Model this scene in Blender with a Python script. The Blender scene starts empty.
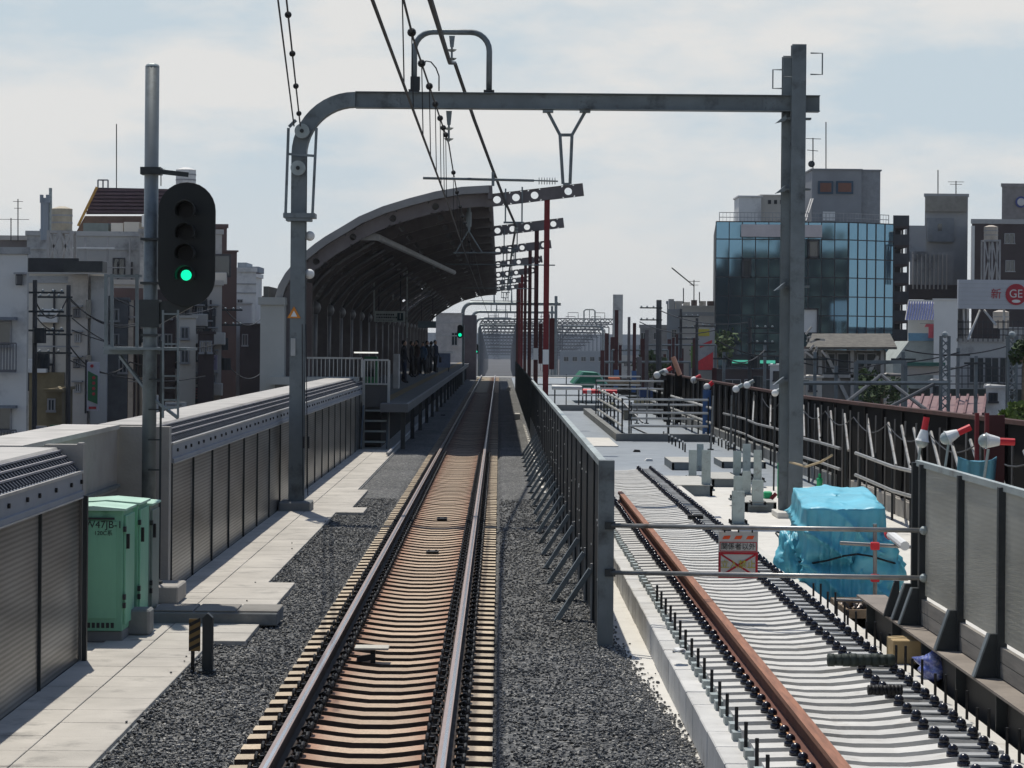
import bpy, math, random
from mathutils import Vector, Matrix, noise
R = math.radians
random.seed(7)
scene = bpy.context.scene
col = scene.collection
# ------------------------------------------------------------------ camera
F = 2400.0; H = 2.91; VX, VY = 499.5, 343.0; ROLL = R(0.5)
cam_d = bpy.data.cameras.new("camera"); cam = bpy.data.objects.new("camera", cam_d); col.objects.link(cam)
cam_d.sensor_width = 36; cam_d.lens = F * 36 / 1024
cam_d.shift_x = (512 - VX) / 1024; cam_d.shift_y = (VY - 384) / 1024
cam_d.clip_start = 0.1; cam_d.clip_end = 20000
cam.matrix_world = Matrix.Translation((0, 0, H)) @ Matrix.Rotation(R(90), 4, 'X') @ Matrix.Rotation(ROLL, 4, 'Z')
scene.camera = cam
# ------------------------------------------------------------------ world
SD = Vector((-0.12, 0.446, 1.0)).normalized()
world = bpy.data.worlds.new("World"); scene.world = world; world.use_nodes = True
nt = world.node_tree; nt.nodes.clear()
N = nt.nodes.new; L = nt.links.new
sky = N('ShaderNodeTexSky'); sky.sky_type = 'NISHITA'; sky.sun_disc = False
sky.sun_elevation = math.asin(SD.z); sky.sun_rotation = math.atan2(SD.x, SD.y)
sky.air_density = 1.0; sky.dust_density = 0.6; sky.ozone_density = 1.5
tc = N('ShaderNodeTexCoord'); mp = N('ShaderNodeMapping'); mp.inputs['Scale'].default_value = (5, 5, 15)
mp.inputs['Location'].default_value = (0.9, 0.2, 0.35)
nz = N('ShaderNodeTexNoise'); nz.inputs['Scale'].default_value = 1.5; nz.inputs['Detail'].default_value = 7; nz.inputs['Roughness'].default_value = 0.58
cr = N('ShaderNodeValToRGB'); cr.color_ramp.elements[0].position = 0.40; cr.color_ramp.elements[1].position = 0.58
mx = N('ShaderNodeMixRGB'); mx.inputs['Color1'].default_value = (4.9, 5.75, 6.35, 1); mx.inputs['Color2'].default_value = (6.75, 6.75, 6.65, 1)
sep = N('ShaderNodeSeparateXYZ'); low = N('ShaderNodeMapRange'); low.inputs['From Min'].default_value = 0.0; low.inputs['From Max'].default_value = 0.085
low.inputs['To Min'].default_value = 1; low.inputs['To Max'].default_value = 0
hz_ = N('ShaderNodeMixRGB'); hz_.inputs['Color2'].default_value = (6.0, 6.2, 6.25, 1)
high = N('ShaderNodeMapRange'); high.inputs['From Min'].default_value = 0.15; high.inputs['From Max'].default_value = 0.34
fin = N('ShaderNodeMixRGB')
bg = N('ShaderNodeBackground'); bg.inputs['Strength'].default_value = 0.096
wo = N('ShaderNodeOutputWorld')
L(tc.outputs['Generated'], mp.inputs['Vector']); L(mp.outputs[0], nz.inputs['Vector']); L(nz.outputs['Fac'], cr.inputs[0]); L(cr.outputs[0], mx.inputs['Fac'])
L(tc.outputs['Generated'], sep.inputs[0]); L(sep.outputs[2], low.inputs[0]); L(low.outputs[0], hz_.inputs['Fac']); L(mx.outputs[0], hz_.inputs['Color1'])
L(sep.outputs[2], high.inputs[0]); L(high.outputs[0], fin.inputs['Fac']); L(hz_.outputs[0], fin.inputs['Color1']); L(sky.outputs[0], fin.inputs['Color2'])
L(fin.outputs[0], bg.inputs['Color']); L(bg.outputs[0], wo.inputs['Surface'])
sun_d = bpy.data.lights.new("sun", 'SUN'); sun_d.energy = 3.5; sun_d.angle = R(0.5); sun_d.color = (1, 0.95, 0.86)
sun = bpy.data.objects.new("sun", sun_d); col.objects.link(sun); sun.rotation_euler = (-SD).to_track_quat('-Z', 'Y').to_euler()
scene.view_settings.view_transform = 'Standard'; scene.view_settings.look = 'None'
scene.view_settings.exposure = 0.24; scene.view_settings.gamma = 1; scene.view_settings.use_curve_mapping = False
scene.cycles.max_bounces = 6; scene.cycles.diffuse_bounces = 3; scene.cycles.glossy_bounces = 3
scene.cycles.transparent_max_bounces = 12; scene.cycles.use_denoising = True

# ------------------------------------------------------------------ helpers
cs, sn = math.cos(ROLL), math.sin(ROLL)
def uv(px, py):
    dx, dy = px - VX, py - VY
    return dx * cs + dy * sn, dy * cs - dx * sn
def W(px, py, Y):            # the place at distance Y seen at a pixel of the survey photograph
    u, t = uv(px, py); return Vector((u * Y / F, Y, H - t * Y / F))
def G(px, py, z=0.0):        # the place on the level z
    u, t = uv(px, py); q = (H - z) / t; return Vector((u * q, q * F, z))

MATS = {}
def mat(name, c, rough=0.8, metal=0.0, var=0.18, scale=2.0, bump=0.0, bscale=40, c2=None, c2amt=0.5, c2scale=0.8, stretch=None, spec=0.3, rvar=0.0):
    if name in MATS: return MATS[name]
    m = bpy.data.materials.new(name); m.use_nodes = True; n = m.node_tree.nodes; l = m.node_tree.links
    b = n['Principled BSDF']; b.inputs['Roughness'].default_value = rough; b.inputs['Metallic'].default_value = metal
    b.inputs['Specular IOR Level'].default_value = spec
    g = n.new('ShaderNodeNewGeometry'); mpg = n.new('ShaderNodeMapping')
    if stretch: mpg.inputs['Scale'].default_value = stretch
    l.new(g.outputs['Position'], mpg.inputs['Vector'])
    t = n.new('ShaderNodeTexNoise'); t.inputs['Scale'].default_value = scale; t.inputs['Detail'].default_value = 5; t.inputs['Roughness'].default_value = 0.65
    l.new(mpg.outputs[0], t.inputs['Vector'])
    r = n.new('ShaderNodeValToRGB'); r.color_ramp.elements[0].position = 0.3; r.color_ramp.elements[1].position = 0.7
    r.color_ramp.elements[0].color = tuple(x * (1 - var) for x in c) + (1,); r.color_ramp.elements[1].color = tuple(min(1, x * (1 + var)) for x in c) + (1,)
    l.new(t.outputs['Fac'], r.inputs[0]); out = r.outputs[0]
    if c2:
        t2 = n.new('ShaderNodeTexNoise'); t2.inputs['Scale'].default_value = c2scale; t2.inputs['Detail'].default_value = 6; t2.inputs['Roughness'].default_value = 0.7
        l.new(mpg.outputs[0], t2.inputs['Vector'])
        r2 = n.new('ShaderNodeValToRGB'); r2.color_ramp.elements[0].position = 0.62 - 0.25 * c2amt; r2.color_ramp.elements[1].position = 0.8 - 0.2 * c2amt
        l.new(t2.outputs['Fac'], r2.inputs[0])
        x = n.new('ShaderNodeMixRGB'); x.inputs['Color2'].default_value = tuple(c2) + (1,)
        l.new(r2.outputs[0], x.inputs['Fac']); l.new(out, x.inputs['Color1']); out = x.outputs[0]
    oi = n.new('ShaderNodeObjectInfo'); mr = n.new('ShaderNodeMapRange'); mr.inputs['To Min'].default_value = .9; mr.inputs['To Max'].default_value = 1.06; l.new(oi.outputs['Random'], mr.inputs[0])
    vm = n.new('ShaderNodeVectorMath'); vm.operation = 'SCALE'; l.new(out, vm.inputs[0]); l.new(mr.outputs[0], vm.inputs['Scale']); l.new(vm.outputs[0], b.inputs['Base Color'])
    if bump:
        t3 = n.new('ShaderNodeTexNoise'); t3.inputs['Scale'].default_value = bscale; t3.inputs['Detail'].default_value = 4
        l.new(g.outputs['Position'], t3.inputs['Vector'])
        bp = n.new('ShaderNodeBump'); bp.inputs['Strength'].default_value = bump; bp.inputs['Distance'].default_value = 0.02
        l.new(t3.outputs['Fac'], bp.inputs['Height']); l.new(bp.outputs[0], b.inputs['Normal'])
    MATS[name] = m; return m
def emis(name, c, s):
    m = bpy.data.materials.new(name); m.use_nodes = True; b = m.node_tree.nodes['Principled BSDF']
    b.inputs['Base Color'].default_value = tuple(c) + (1,); b.inputs['Emission Color'].default_value = tuple(c) + (1,); b.inputs['Emission Strength'].default_value = s
    MATS[name] = m; return m

steel = mat('galvanised_steel', (0.165, 0.19, 0.20), 0.5, 0.35, 0.2, 1.6, c2=(0.07, 0.075, 0.075), c2amt=0.35, c2scale=2.2)
steel_l = mat('pale_galvanised_steel', (0.33, 0.37, 0.36), 0.5, 0.25, 0.18, 3, c2=(0.14, 0.12, 0.1), c2amt=0.35, c2scale=5)
steel_d = mat('dark_painted_steel', (0.035, 0.04, 0.042), 0.5, 0.2, 0.2, 4)
pipe_m = mat('scaffold_pipe', (0.28, 0.28, 0.27), 0.45, 0.6, 0.2, 5, c2=(0.13, 0.09, 0.06), c2amt=0.3, c2scale=3)
wire_m = mat('wire_metal', (0.03, 0.032, 0.035), 0.6, 0.3, 0.1)
black = mat('black_rubber', (0.012, 0.012, 0.013), 0.55)
capm = mat('dark_bolt_cap', (0.012, 0.012, 0.02), 0.22, 0.1, spec=0.5)
conc = mat('weathered_concrete', (0.34, 0.32, 0.29), 0.9, 0, 0.14, 1.4, 0.25, 30, c2=(0.2, 0.19, 0.17), c2amt=0.35, c2scale=0.7)
conc_w = mat('walkway_concrete', (0.47, 0.44, 0.39), 0.9, 0, 0.16, 1.1, 0.2, 60, c2=(0.27, 0.255, 0.23), c2amt=0.34, c2scale=2.4)
conc_l = mat('new_concrete', (0.60, 0.58, 0.53), 0.85, 0, 0.08, 2.2, 0.15, 50, c2=(0.42, 0.38, 0.33), c2amt=0.2, c2scale=3)
conc_slp = mat('pale_sleeper_concrete', (0.54, 0.53, 0.50), 0.8, 0, 0.12, 4, 0.1, 50, c2=(0.33, 0.30, 0.26), c2amt=0.22, c2scale=2.5)
conc_d = mat('grey_concrete', (0.2, 0.205, 0.2), 0.9, 0, 0.2, 1.2, 0.2, 30, c2=(0.09, 0.09, 0.09), c2amt=0.4, c2scale=0.8)
cope = mat('coping_metal', (0.42, 0.40, 0.37), 0.75, 0.1, 0.14, 1.5, c2=(0.26, 0.25, 0.23), c2amt=0.35)
capband = mat('cap_band_paint', (0.22, 0.235, 0.26), 0.6, 0.1, 0.1, 2)
louv = mat('louvre_dark', (0.055, 0.06, 0.075), 0.6, 0.1, 0.2, 3)
louvl = mat('louvre_rail', (0.26, 0.25, 0.26), 0.6, 0.1, 0.2, 3)
deckcoat = mat('grey_deck_coating', (0.21, 0.235, 0.255), 0.6, 0, 0.14, 1.4, 0.1, 20, c2=(0.28, 0.30, 0.31), c2amt=0.3, c2scale=0.25)
asphalt = mat('street_asphalt', (0.06, 0.06, 0.062), 0.9, 0, 0.3, 0.05)
railside = mat('rusty_rail_side', (0.035, 0.025, 0.02), 0.75, 0.2, 0.3, 6)
railtop = mat('worn_rail_edge', (0.30, 0.235, 0.21), 0.5, 0.4, 0.12, 6, stretch=(8, 0.5, 1))
railshine = mat('polished_rail', (0.78, 0.77, 0.78), 0.22, 0.95, 0.06, 6, stretch=(8, 0.4, 1))
newrust = mat('new_rail_rust', (0.25, 0.115, 0.07), 0.75, 0.1, 0.3, 5, c2=(0.34, 0.15, 0.08), c2amt=0.4, c2scale=3, stretch=(6, 0.5, 6))
newrust_l = mat('new_rail_rust_light', (0.55, 0.30, 0.15), 0.75, 0.1, 0.25, 5, stretch=(6, 0.5, 6))
redpaint = mat('red_oxide_paint', (0.16, 0.018, 0.02), 0.6, 0, 0.2, 2)
redpaint_d = mat('dark_red_oxide', (0.07, 0.018, 0.018), 0.6, 0, 0.2, 2)
rustline = mat('rusty_plate', (0.06, 0.022, 0.016), 0.8, 0, 0.35, 3)
beamc = mat('brown_grey_beam', (0.14, 0.125, 0.125), 0.6, 0.1, 0.2, 2)
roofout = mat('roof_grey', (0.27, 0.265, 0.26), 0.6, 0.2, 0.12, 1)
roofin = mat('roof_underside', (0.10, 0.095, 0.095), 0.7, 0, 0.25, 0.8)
green_c = mat('green_cabinet_paint', (0.20, 0.46, 0.31), 0.5, 0, 0.14, 3, c2=(0.07, 0.22, 0.13), c2amt=0.35, c2scale=2, stretch=(1, 1, 0.3))
grey_c = mat('grey_green_cabinet', (0.2, 0.25, 0.22), 0.5, 0, 0.15, 3)
white_p = mat('white_paint', (0.72, 0.72, 0.70), 0.6, 0, 0.08, 3)
red_p = mat('bright_red', (0.62, 0.03, 0.04), 0.5, 0, 0.12, 4)
yellow_p = mat('dull_yellow', (0.5, 0.42, 0.05), 0.6)
orange_p = mat('orange_paint', (0.6, 0.22, 0.03), 0.5)
green_p = mat('bright_green', (0.02, 0.35, 0.14), 0.5)
black_p = mat('black_ink', (0.02, 0.02, 0.025), 0.6)
porcelain = mat('grey_porcelain', (0.3, 0.33, 0.32), 0.25, 0, spec=0.5)
wood = mat('timber', (0.24, 0.18, 0.12), 0.85, 0, 0.3, 3, 0.3, 30, c2=(0.12, 0.08, 0.05), c2amt=0.4, stretch=(1, 0.4, 3))
boards = mat('grey_timber', (0.25, 0.23, 0.2), 0.9, 0, 0.25, 3, c2=(0.12, 0.11, 0.1), c2amt=0.5, stretch=(1, 0.3, 4))
cardboard = mat('cardboard', (0.40, 0.29, 0.15), 0.85, 0, 0.12, 4)
winglass = mat('window_glass', (0.03, 0.04, 0.045), 0.08, 0, 0.3, 0.3, spec=0.8)
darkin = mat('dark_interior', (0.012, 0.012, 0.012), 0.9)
wallpile = mat('dark_sheet_piling', (0.004, 0.0035, 0.0035), 0.95, 0, 0.4, 1.5, spec=.1)

def glassmat(name, c, alpha, rough=0.25):
    m = bpy.data.materials.new(name); m.use_nodes = True; b = m.node_tree.nodes['Principled BSDF']; n = m.node_tree.nodes; l = m.node_tree.links
    b.inputs['Base Color'].default_value = tuple(c) + (1,); b.inputs['Roughness'].default_value = rough
    b.inputs['Specular IOR Level'].default_value = 0.6
    g = n.new('ShaderNodeNewGeometry'); w = n.new('ShaderNodeTexWave'); w.wave_type = 'BANDS'; w.bands_direction = 'Z'; w.inputs['Scale'].default_value = 7.5
    w.inputs['Distortion'].default_value = 0.6; w.inputs['Detail'].default_value = 1
    r = n.new('ShaderNodeValToRGB'); r.color_ramp.elements[0].color = (alpha - 0.16,) * 3 + (1,); r.color_ramp.elements[1].color = (min(1, alpha + 0.16),) * 3 + (1,)
    l.new(g.outputs['Position'], w.inputs['Vector']); l.new(w.outputs['Fac'], r.inputs[0]); l.new(r.outputs[0], b.inputs['Alpha'])
    t = n.new('ShaderNodeTexNoise'); t.inputs['Scale'].default_value = 0.9; t.inputs['Detail'].default_value = 4
    mp = n.new('ShaderNodeMapping'); mp.inputs['Scale'].default_value = (1, 0.5, 2.2); l.new(g.outputs['Position'], mp.inputs['Vector']); l.new(mp.outputs[0], t.inputs['Vector'])
    r2 = n.new('ShaderNodeValToRGB'); r2.color_ramp.elements[0].position = 0.35; r2.color_ramp.elements[1].position = 0.65
    r2.color_ramp.elements[0].color = tuple(x * 0.55 for x in c) + (1,); r2.color_ramp.elements[1].color = tuple(min(1, x * 1.5) for x in c) + (1,)
    l.new(t.outputs['Fac'], r2.inputs[0]); l.new(r2.outputs[0], b.inputs['Base Color'])
    MATS[name] = m; return m
meshpanel = glassmat('smoked_ribbed_panel', (0.17, 0.165, 0.15), 0.86, 0.3)
clearpanel = glassmat('clear_ribbed_panel', (0.36, 0.36, 0.33), 0.78, 0.5)
def add_translucent(m, c, f):
    n = m.node_tree.nodes; l = m.node_tree.links; b = n['Principled BSDF']; o = [x for x in n if x.type == 'OUTPUT_MATERIAL'][0]
    t = n.new('ShaderNodeBsdfTranslucent'); t.inputs[0].default_value = tuple(c) + (1,); x = n.new('ShaderNodeMixShader'); x.inputs[0].default_value = f
    l.new(b.outputs[0], x.inputs[1]); l.new(t.outputs[0], x.inputs[2]); l.new(x.outputs[0], o.inputs[0])
add_translucent(clearpanel, (.62, .61, .55), .55)

ORG = {}
def org(o): return ORG.get(o.name, Vector((0, 0, 0)))
class MB:
    def __init__(s): s.v = []; s.f = []; s.mi = []; s.m = 0
    def add(s, vs, fs):
        b = len(s.v); s.v += [Vector(v) for v in vs]; s.f += [tuple(b + i for i in f) for f in fs]; s.mi += [s.m] * len(fs); return s
    def box(s, x0, x1, y0, y1, z0, z1):
        if x0 > x1: x0, x1 = x1, x0
        if y0 > y1: y0, y1 = y1, y0
        if z0 > z1: z0, z1 = z1, z0
        return s.add([(x0, y0, z0), (x1, y0, z0), (x1, y1, z0), (x0, y1, z0), (x0, y0, z1), (x1, y0, z1), (x1, y1, z1), (x0, y1, z1)],
                     [(0, 3, 2, 1), (4, 5, 6, 7), (0, 1, 5, 4), (1, 2, 6, 5), (2, 3, 7, 6), (3, 0, 4, 7)])
    def bar(s, p0, p1, w, h=None, up=(0, 0, 1)):
        h = h or w; p0 = Vector(p0); p1 = Vector(p1); d = (p1 - p0).normalized(); u = Vector(up)
        if abs(d.dot(u)) > 0.98: u = Vector((0, 1, 0))
        a = d.cross(u).normalized(); b = a.cross(d).normalized(); vs = []
        for p in (p0, p1):
            for i, j in ((-1, -1), (1, -1), (1, 1), (-1, 1)): vs.append(p + a * (i * w / 2) + b * (j * h / 2))
        return s.add(vs, [(3, 2, 1, 0), (4, 5, 6, 7), (0, 1, 5, 4), (1, 2, 6, 5), (2, 3, 7, 6), (3, 0, 4, 7)])
    def tube(s, pts, r, n=8, r1=None, caps=True):
        pts = [Vector(p) for p in pts]; k = len(pts); b0 = len(s.v); vs = []; fs = []; pa = None
        for i, p in enumerate(pts):
            d = (pts[min(i + 1, k - 1)] - pts[max(i - 1, 0)]).normalized()
            if pa is None:
                u = Vector((0, 0, 1)) if abs(d.z) < 0.95 else Vector((0, 1, 0)); a = d.cross(u).normalized()
            else: a = (pa - d * pa.dot(d)).normalized()
            pa = a; b = d.cross(a)
            rr = r if r1 is None else r + (r1 - r) * i / (k - 1)
            for j in range(n):
                t = 2 * math.pi * j / n; vs.append(p + a * (math.cos(t) * rr) + b * (math.sin(t) * rr))
        for i in range(k - 1):
            for j in range(n):
                j2 = (j + 1) % n; fs.append((i * n + j, i * n + j2, (i + 1) * n + j2, (i + 1) * n + j))
        if caps: fs.append(tuple(range(n))[::-1]); fs.append(tuple((k - 1) * n + j for j in range(n)))
        return s.add(vs, fs)
    def prism(s, poly, a0, a1, axis='y'):
        n = len(poly); vs = []
        for a in (a0, a1):
            for p, q in poly: vs.append({'y': (p, a, q), 'x': (a, p, q), 'z': (p, q, a)}[axis])
        fs = [tuple(range(n)), tuple(range(2 * n - 1, n - 1, -1))] + [(i, i + n, (i + 1) % n + n, (i + 1) % n) for i in range(n)]
        return s.add(vs, fs)
    def disc(s, c, r, n=16, t=0.02):      # a disc facing the -y side
        return s.prism([(c[0] + r * math.cos(2 * math.pi * i / n), c[2] + r * math.sin(2 * math.pi * i / n)) for i in range(n)], c[1], c[1] + t)
    def ball(s, c, r, n=10, k=6, sz=1.0, sy=1.0):
        c = Vector(c); vs = [c + Vector((0, 0, r * sz))]
        for i in range(1, k):
            a = math.pi * i / k
            for j in range(n):
                b = 2 * math.pi * j / n; vs.append(c + Vector((math.sin(a) * math.cos(b) * r, math.sin(a) * math.sin(b) * r * sy, math.cos(a) * r * sz)))
        vs.append(c - Vector((0, 0, r * sz))); fs = []
        for j in range(n):
            j2 = (j + 1) % n; fs.append((0, 1 + j, 1 + j2)); fs.append((len(vs) - 1, 1 + (k - 2) * n + j2, 1 + (k - 2) * n + j))
            for i in range(k - 2): fs.append((1 + i * n + j, 1 + (i + 1) * n + j, 1 + (i + 1) * n + j2, 1 + i * n + j2))
        return s.add(vs, fs)
    def build(s, name, m=None, parent=None, loc=None, smooth=False, bevel=0, props=None):
        o3 = Vector(loc) if loc is not None else (org(parent) if parent else Vector((0, 0, 0)))
        me = bpy.data.meshes.new(name); me.from_pydata([v - o3 for v in s.v], [], s.f)
        ms = m if isinstance(m, (list, tuple)) else [m]
        for x in ms: me.materials.append(x)
        for p, i in zip(me.polygons, s.mi): p.material_index = i if len(ms) > 1 else 0; p.use_smooth = smooth
        me.validate(); me.update()
        import bmesh
        bm = bmesh.new(); bm.from_mesh(me); bmesh.ops.recalc_face_normals(bm, faces=bm.faces); bm.to_mesh(me); bm.free()
        o = bpy.data.objects.new(name, me); col.objects.link(o)
        if parent: o.parent = parent; o.location = o3 - org(parent)
        else: o.location = o3
        ORG[o.name] = o3
        if bevel:
            md = o.modifiers.new('bevel', 'BEVEL'); md.width = bevel; md.segments = 1; md.limit_method = 'ANGLE'
        return o
def tag(o, label=None, cat=None, group=None, kind=None):
    if label: o['label'] = label
    if cat: o['category'] = cat
    if group: o['group'] = group
    if kind: o['kind'] = kind
    return o
def thing(name, label, cat, loc, group=None):
    o = bpy.data.objects.new(name, None); col.objects.link(o); o.location = loc; ORG[o.name] = Vector(loc); o.empty_display_size = 0.2
    return tag(o, label, cat, group)
def copy_tree(o, parent=None):
    c = o.copy(); col.objects.link(c); c.parent = parent; ORG[c.name] = org(o)
    for ch in list(o.children): copy_tree(ch, c)
    return c
def struct(mb, name, m, **k): o = mb.build(name, m, **k); o['kind'] = 'structure'; return o
def text(name, body, size, loc, m, parent, rz=0.0, ext=0.002, align='CENTER', sx=1.0):
    c = bpy.data.curves.new(name, 'FONT'); c.body = body; c.size = size; c.extrude = ext; c.align_x = align; c.align_y = 'CENTER'
    c.materials.append(m); o = bpy.data.objects.new(name, c); col.objects.link(o); o.parent = parent
    dg = bpy.context.evaluated_depsgraph_get(); me = bpy.data.meshes.new_from_object(o.evaluated_get(dg)); bpy.data.objects.remove(o)
    o = bpy.data.objects.new(name, me); col.objects.link(o); o.parent = parent
    if not me.materials: me.materials.append(m)
    o.location = Vector(loc) - org(parent); o.rotation_euler = (R(90), 0, rz); o.scale = (sx, 1, 1); return o
def arcpts(c, r, a0, a1, n, y):
    return [Vector((c[0] + r * math.cos(a0 + (a1 - a0) * i / n), y, c[1] + r * math.sin(a0 + (a1 - a0) * i / n))) for i in range(n + 1)]

# ================================================================== SETTING
YN = 8.0
struct(MB().box(-900, 900, -60, 2600, -7.4, -7.0), 'street_ground', asphalt)
YE = 205.0
m = MB(); m.box(-4.6, 7.2, YN, YE, -0.9, -0.12); struct(m, 'viaduct_deck', conc_d)
struct(MB().box(1.02, 7.0, YN, 49.5, -0.12, 0.0), 'construction_floor', conc_l)
struct(MB().box(1.02, 7.0, 49.5, YE, -0.12, -0.004), 'coated_deck_floor', deckcoat)
# ballast bed -------------------------------------------------------
def ballast_mat(nm='crushed_stone', lo=.8, hi=1.12):
    m = bpy.data.materials.new(nm); m.use_nodes = True; n = m.node_tree.nodes; l = m.node_tree.links; b = n['Principled BSDF']
    b.inputs['Roughness'].default_value = 0.9; b.inputs['Specular IOR Level'].default_value = 0.2
    g = n.new('ShaderNodeNewGeometry')
    v = n.new('ShaderNodeTexVoronoi'); v.inputs['Scale'].default_value = 34; v.inputs['Randomness'].default_value = 1
    l.new(g.outputs['Position'], v.inputs['Vector'])
    sp = n.new('ShaderNodeSeparateColor'); l.new(v.outputs['Color'], sp.inputs[0])
    r = n.new('ShaderNodeValToRGB'); e = r.color_ramp.elements
    e[0].position = 0; e[0].color = (0.08, 0.085, 0.09, 1); e[1].position = 1; e[1].color = (0.46, 0.45, 0.42, 1)
    x = e.new(0.45); x.color = (0.18, 0.183, 0.183, 1); x = e.new(0.82); x.color = (0.25, 0.245, 0.23, 1)
    l.new(sp.outputs[0], r.inputs[0])
    t = n.new('ShaderNodeTexNoise'); t.inputs['Scale'].default_value = 0.7; t.inputs['Detail'].default_value = 4; l.new(g.outputs['Position'], t.inputs['Vector'])
    mr = n.new('ShaderNodeMapRange'); mr.inputs['From Min'].default_value = 0.3; mr.inputs['From Max'].default_value = 0.7; mr.inputs['To Min'].default_value = lo; mr.inputs['To Max'].default_value = hi
    l.new(t.outputs['Fac'], mr.inputs[0])
    mm = n.new('ShaderNodeVectorMath'); mm.operation = 'SCALE'; l.new(r.outputs[0], mm.inputs[0]); l.new(mr.outputs[0], mm.inputs['Scale'])
    l.new(mm.outputs[0], b.inputs['Base Color'])
    bp = n.new('ShaderNodeBump'); bp.inputs['Strength'].default_value = 1.0; bp.inputs['Distance'].default_value = 0.05; bp.invert = True
    l.new(v.outputs['Distance'], bp.inputs['Height']); l.new(bp.outputs[0], b.inputs['Normal']); MATS['crushed_stone'] = m; return m
stone = ballast_mat(); stone_bed = ballast_mat('stone_bed', .74, 1.02)  # bed copy scaled darker, painting in the self-shadow of the loose stones
def right_edge(y):
    k = max(0.0, min(1.0, (y - 15.5) / 9.0))
    return 1.42 - 0.42 * k + 0.07 * noise.noise(Vector((y * 1.3, 3, 0))) * (1 - k)
xs = [-3.0, -2.7, -2.4, -2.15, -1.98, -1.88, -1.83, -1.5, -1.2, -0.9, -0.6, -0.3, 0.0, 0.04, 0.1, 0.2, 0.35, 0.5, 0.65, 0.8, 0.9, 1.0]
ys = []; y = YN
while y < YE: ys.append(y); y += 0.25 if y < 60 else 2.0
ys.append(YE)
vs = []; fs = []
for y in ys:
    for i, x in enumerate(xs):
        z = -0.075 if -1.85 < x < 0.02 else (-0.02 if -1.9 < x < 0.06 else 0.0)
        if x > 0.6:
            e = right_edge(y); x = 0.65 + (x - 0.65) * (e - 0.65) / 0.35 if x > 0.65 else x
            if i == len(xs) - 1: z = -0.02 if y < 25 else -0.01
            elif i >= len(xs) - 3: z = 0.02
        if -1.85 < x < 0.02: zz = z
        else: zz = z + 0.018 * noise.noise(Vector((x * 4, y * 4, 0)))
        vs.append((x, y, zz))
for j in range(len(ys) - 1):
    for i in range(len(xs) - 1):
        a = j * len(xs) + i; fs.append((a, a + 1, a + 1 + len(xs), a + len(xs)))
bed = struct(MB().add(vs, fs), 'ballast_bed', stone_bed, smooth=True)
# loose stones on the bed
m = MB(); ICO = []
ph = (1 + 5 ** 0.5) / 2
iv = [Vector(v).normalized() for v in ((-1, ph, 0), (1, ph, 0), (-1, -ph, 0), (1, -ph, 0), (0, -1, ph), (0, 1, ph), (0, -1, -ph), (0, 1, -ph), (ph, 0, -1), (ph, 0, 1), (-ph, 0, -1), (-ph, 0, 1))]
ifc = [(0, 11, 5), (0, 5, 1), (0, 1, 7), (0, 7, 10), (0, 10, 11), (1, 5, 9), (5, 11, 4), (11, 10, 2), (10, 7, 6), (7, 1, 8), (3, 9, 4), (3, 4, 2), (3, 2, 6), (3, 6, 8), (3, 8, 9), (4, 9, 5), (2, 4, 11), (6, 2, 10), (8, 6, 7), (9, 8, 1)]
def stone_at(x, y, z, s):
    a = random.uniform(0, 6.28); ca, sa = math.cos(a), math.sin(a); k = (random.uniform(.8, 1.3), random.uniform(.7, 1.2), random.uniform(.5, .9))
    vv = []
    for v in iv:
        p = Vector((v.x * k[0], v.y * k[1], v.z * k[2])) * (s * random.uniform(.75, 1.2)); vv.append((x + p.x * ca - p.y * sa, y + p.x * sa + p.y * ca, z + p.z))
    m.add(vv, ifc)
for _ in range(32000):
    y = 14.5 + 30 * random.random() ** 1.9; side = random.random()
    if side < 0.42: x = random.uniform(-2.72, -1.84)
    elif side < .78: x = random.uniform(0.03, right_edge(y) + 0.02)
    else: x = right_edge(y) + .03 - abs(random.gauss(0, .22)); y = min(y, 26)
    stone_at(x, y, 0.010 + (.018 if x > .62 else 0), random.uniform(.009, .019))
for _ in range(1500):
    y = random.uniform(14.5, 27); stone_at(right_edge(y) + abs(random.gauss(0, .07)), y, 0.012, random.uniform(.008, .018))
for _ in range(14):
    stone_at(random.uniform(-2.95, -2.72), random.uniform(14.5, 40), 0.06, random.uniform(.008, .016))
for _ in range(600):
    y = random.uniform(14.5, 45); stone_at(-2.685 + random.gauss(0, .022) , y, 0.03, random.uniform(.010, .02))
for _ in range(1500):
    y = 14.5 + 30 * random.random() ** 1.5; stone_at(random.uniform(-1.82, 0.0), y, -0.07, random.uniform(.016, .03))
o = m.build('ballast_stones', stone); tag(o, 'loose crushed grey stones lying over the ballast bed', 'gravel', kind='stuff')

# ------------------------------------------------------------------ walkway
def slab_mat_joint():
    return conc_w
m = MB()
def slab_edge(y):
    q = y / F
    if 0.0095 < q < 0.01175: return -2.40
    if 0.0166 < q < 0.0172: return -2.26
    if 0.0172 <= q < 0.0191: return -2.52
    return -2.72
y = YN; k = 0
while y < 66:
    ln = 0.62
    for (a, b) in ((-3.72, -3.262), (-3.252, slab_edge(y))):
        z = 0.05 + random.uniform(-0.002, 0.002); m.box(a, b, y, y + ln - 0.008, -0.1, z)
    y += ln
struct(m, 'walkway', conc_w, bevel=0.004)
m = MB(); m.box(-3.72, -2.72, 66, YE, -0.1, 0.05); struct(m, 'walkway_under_platform', conc_w)
struct(MB().box(-3.74, -2.70, YN, 66, -0.118, 0.02), 'walkway_joint_bed', conc_d)

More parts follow.
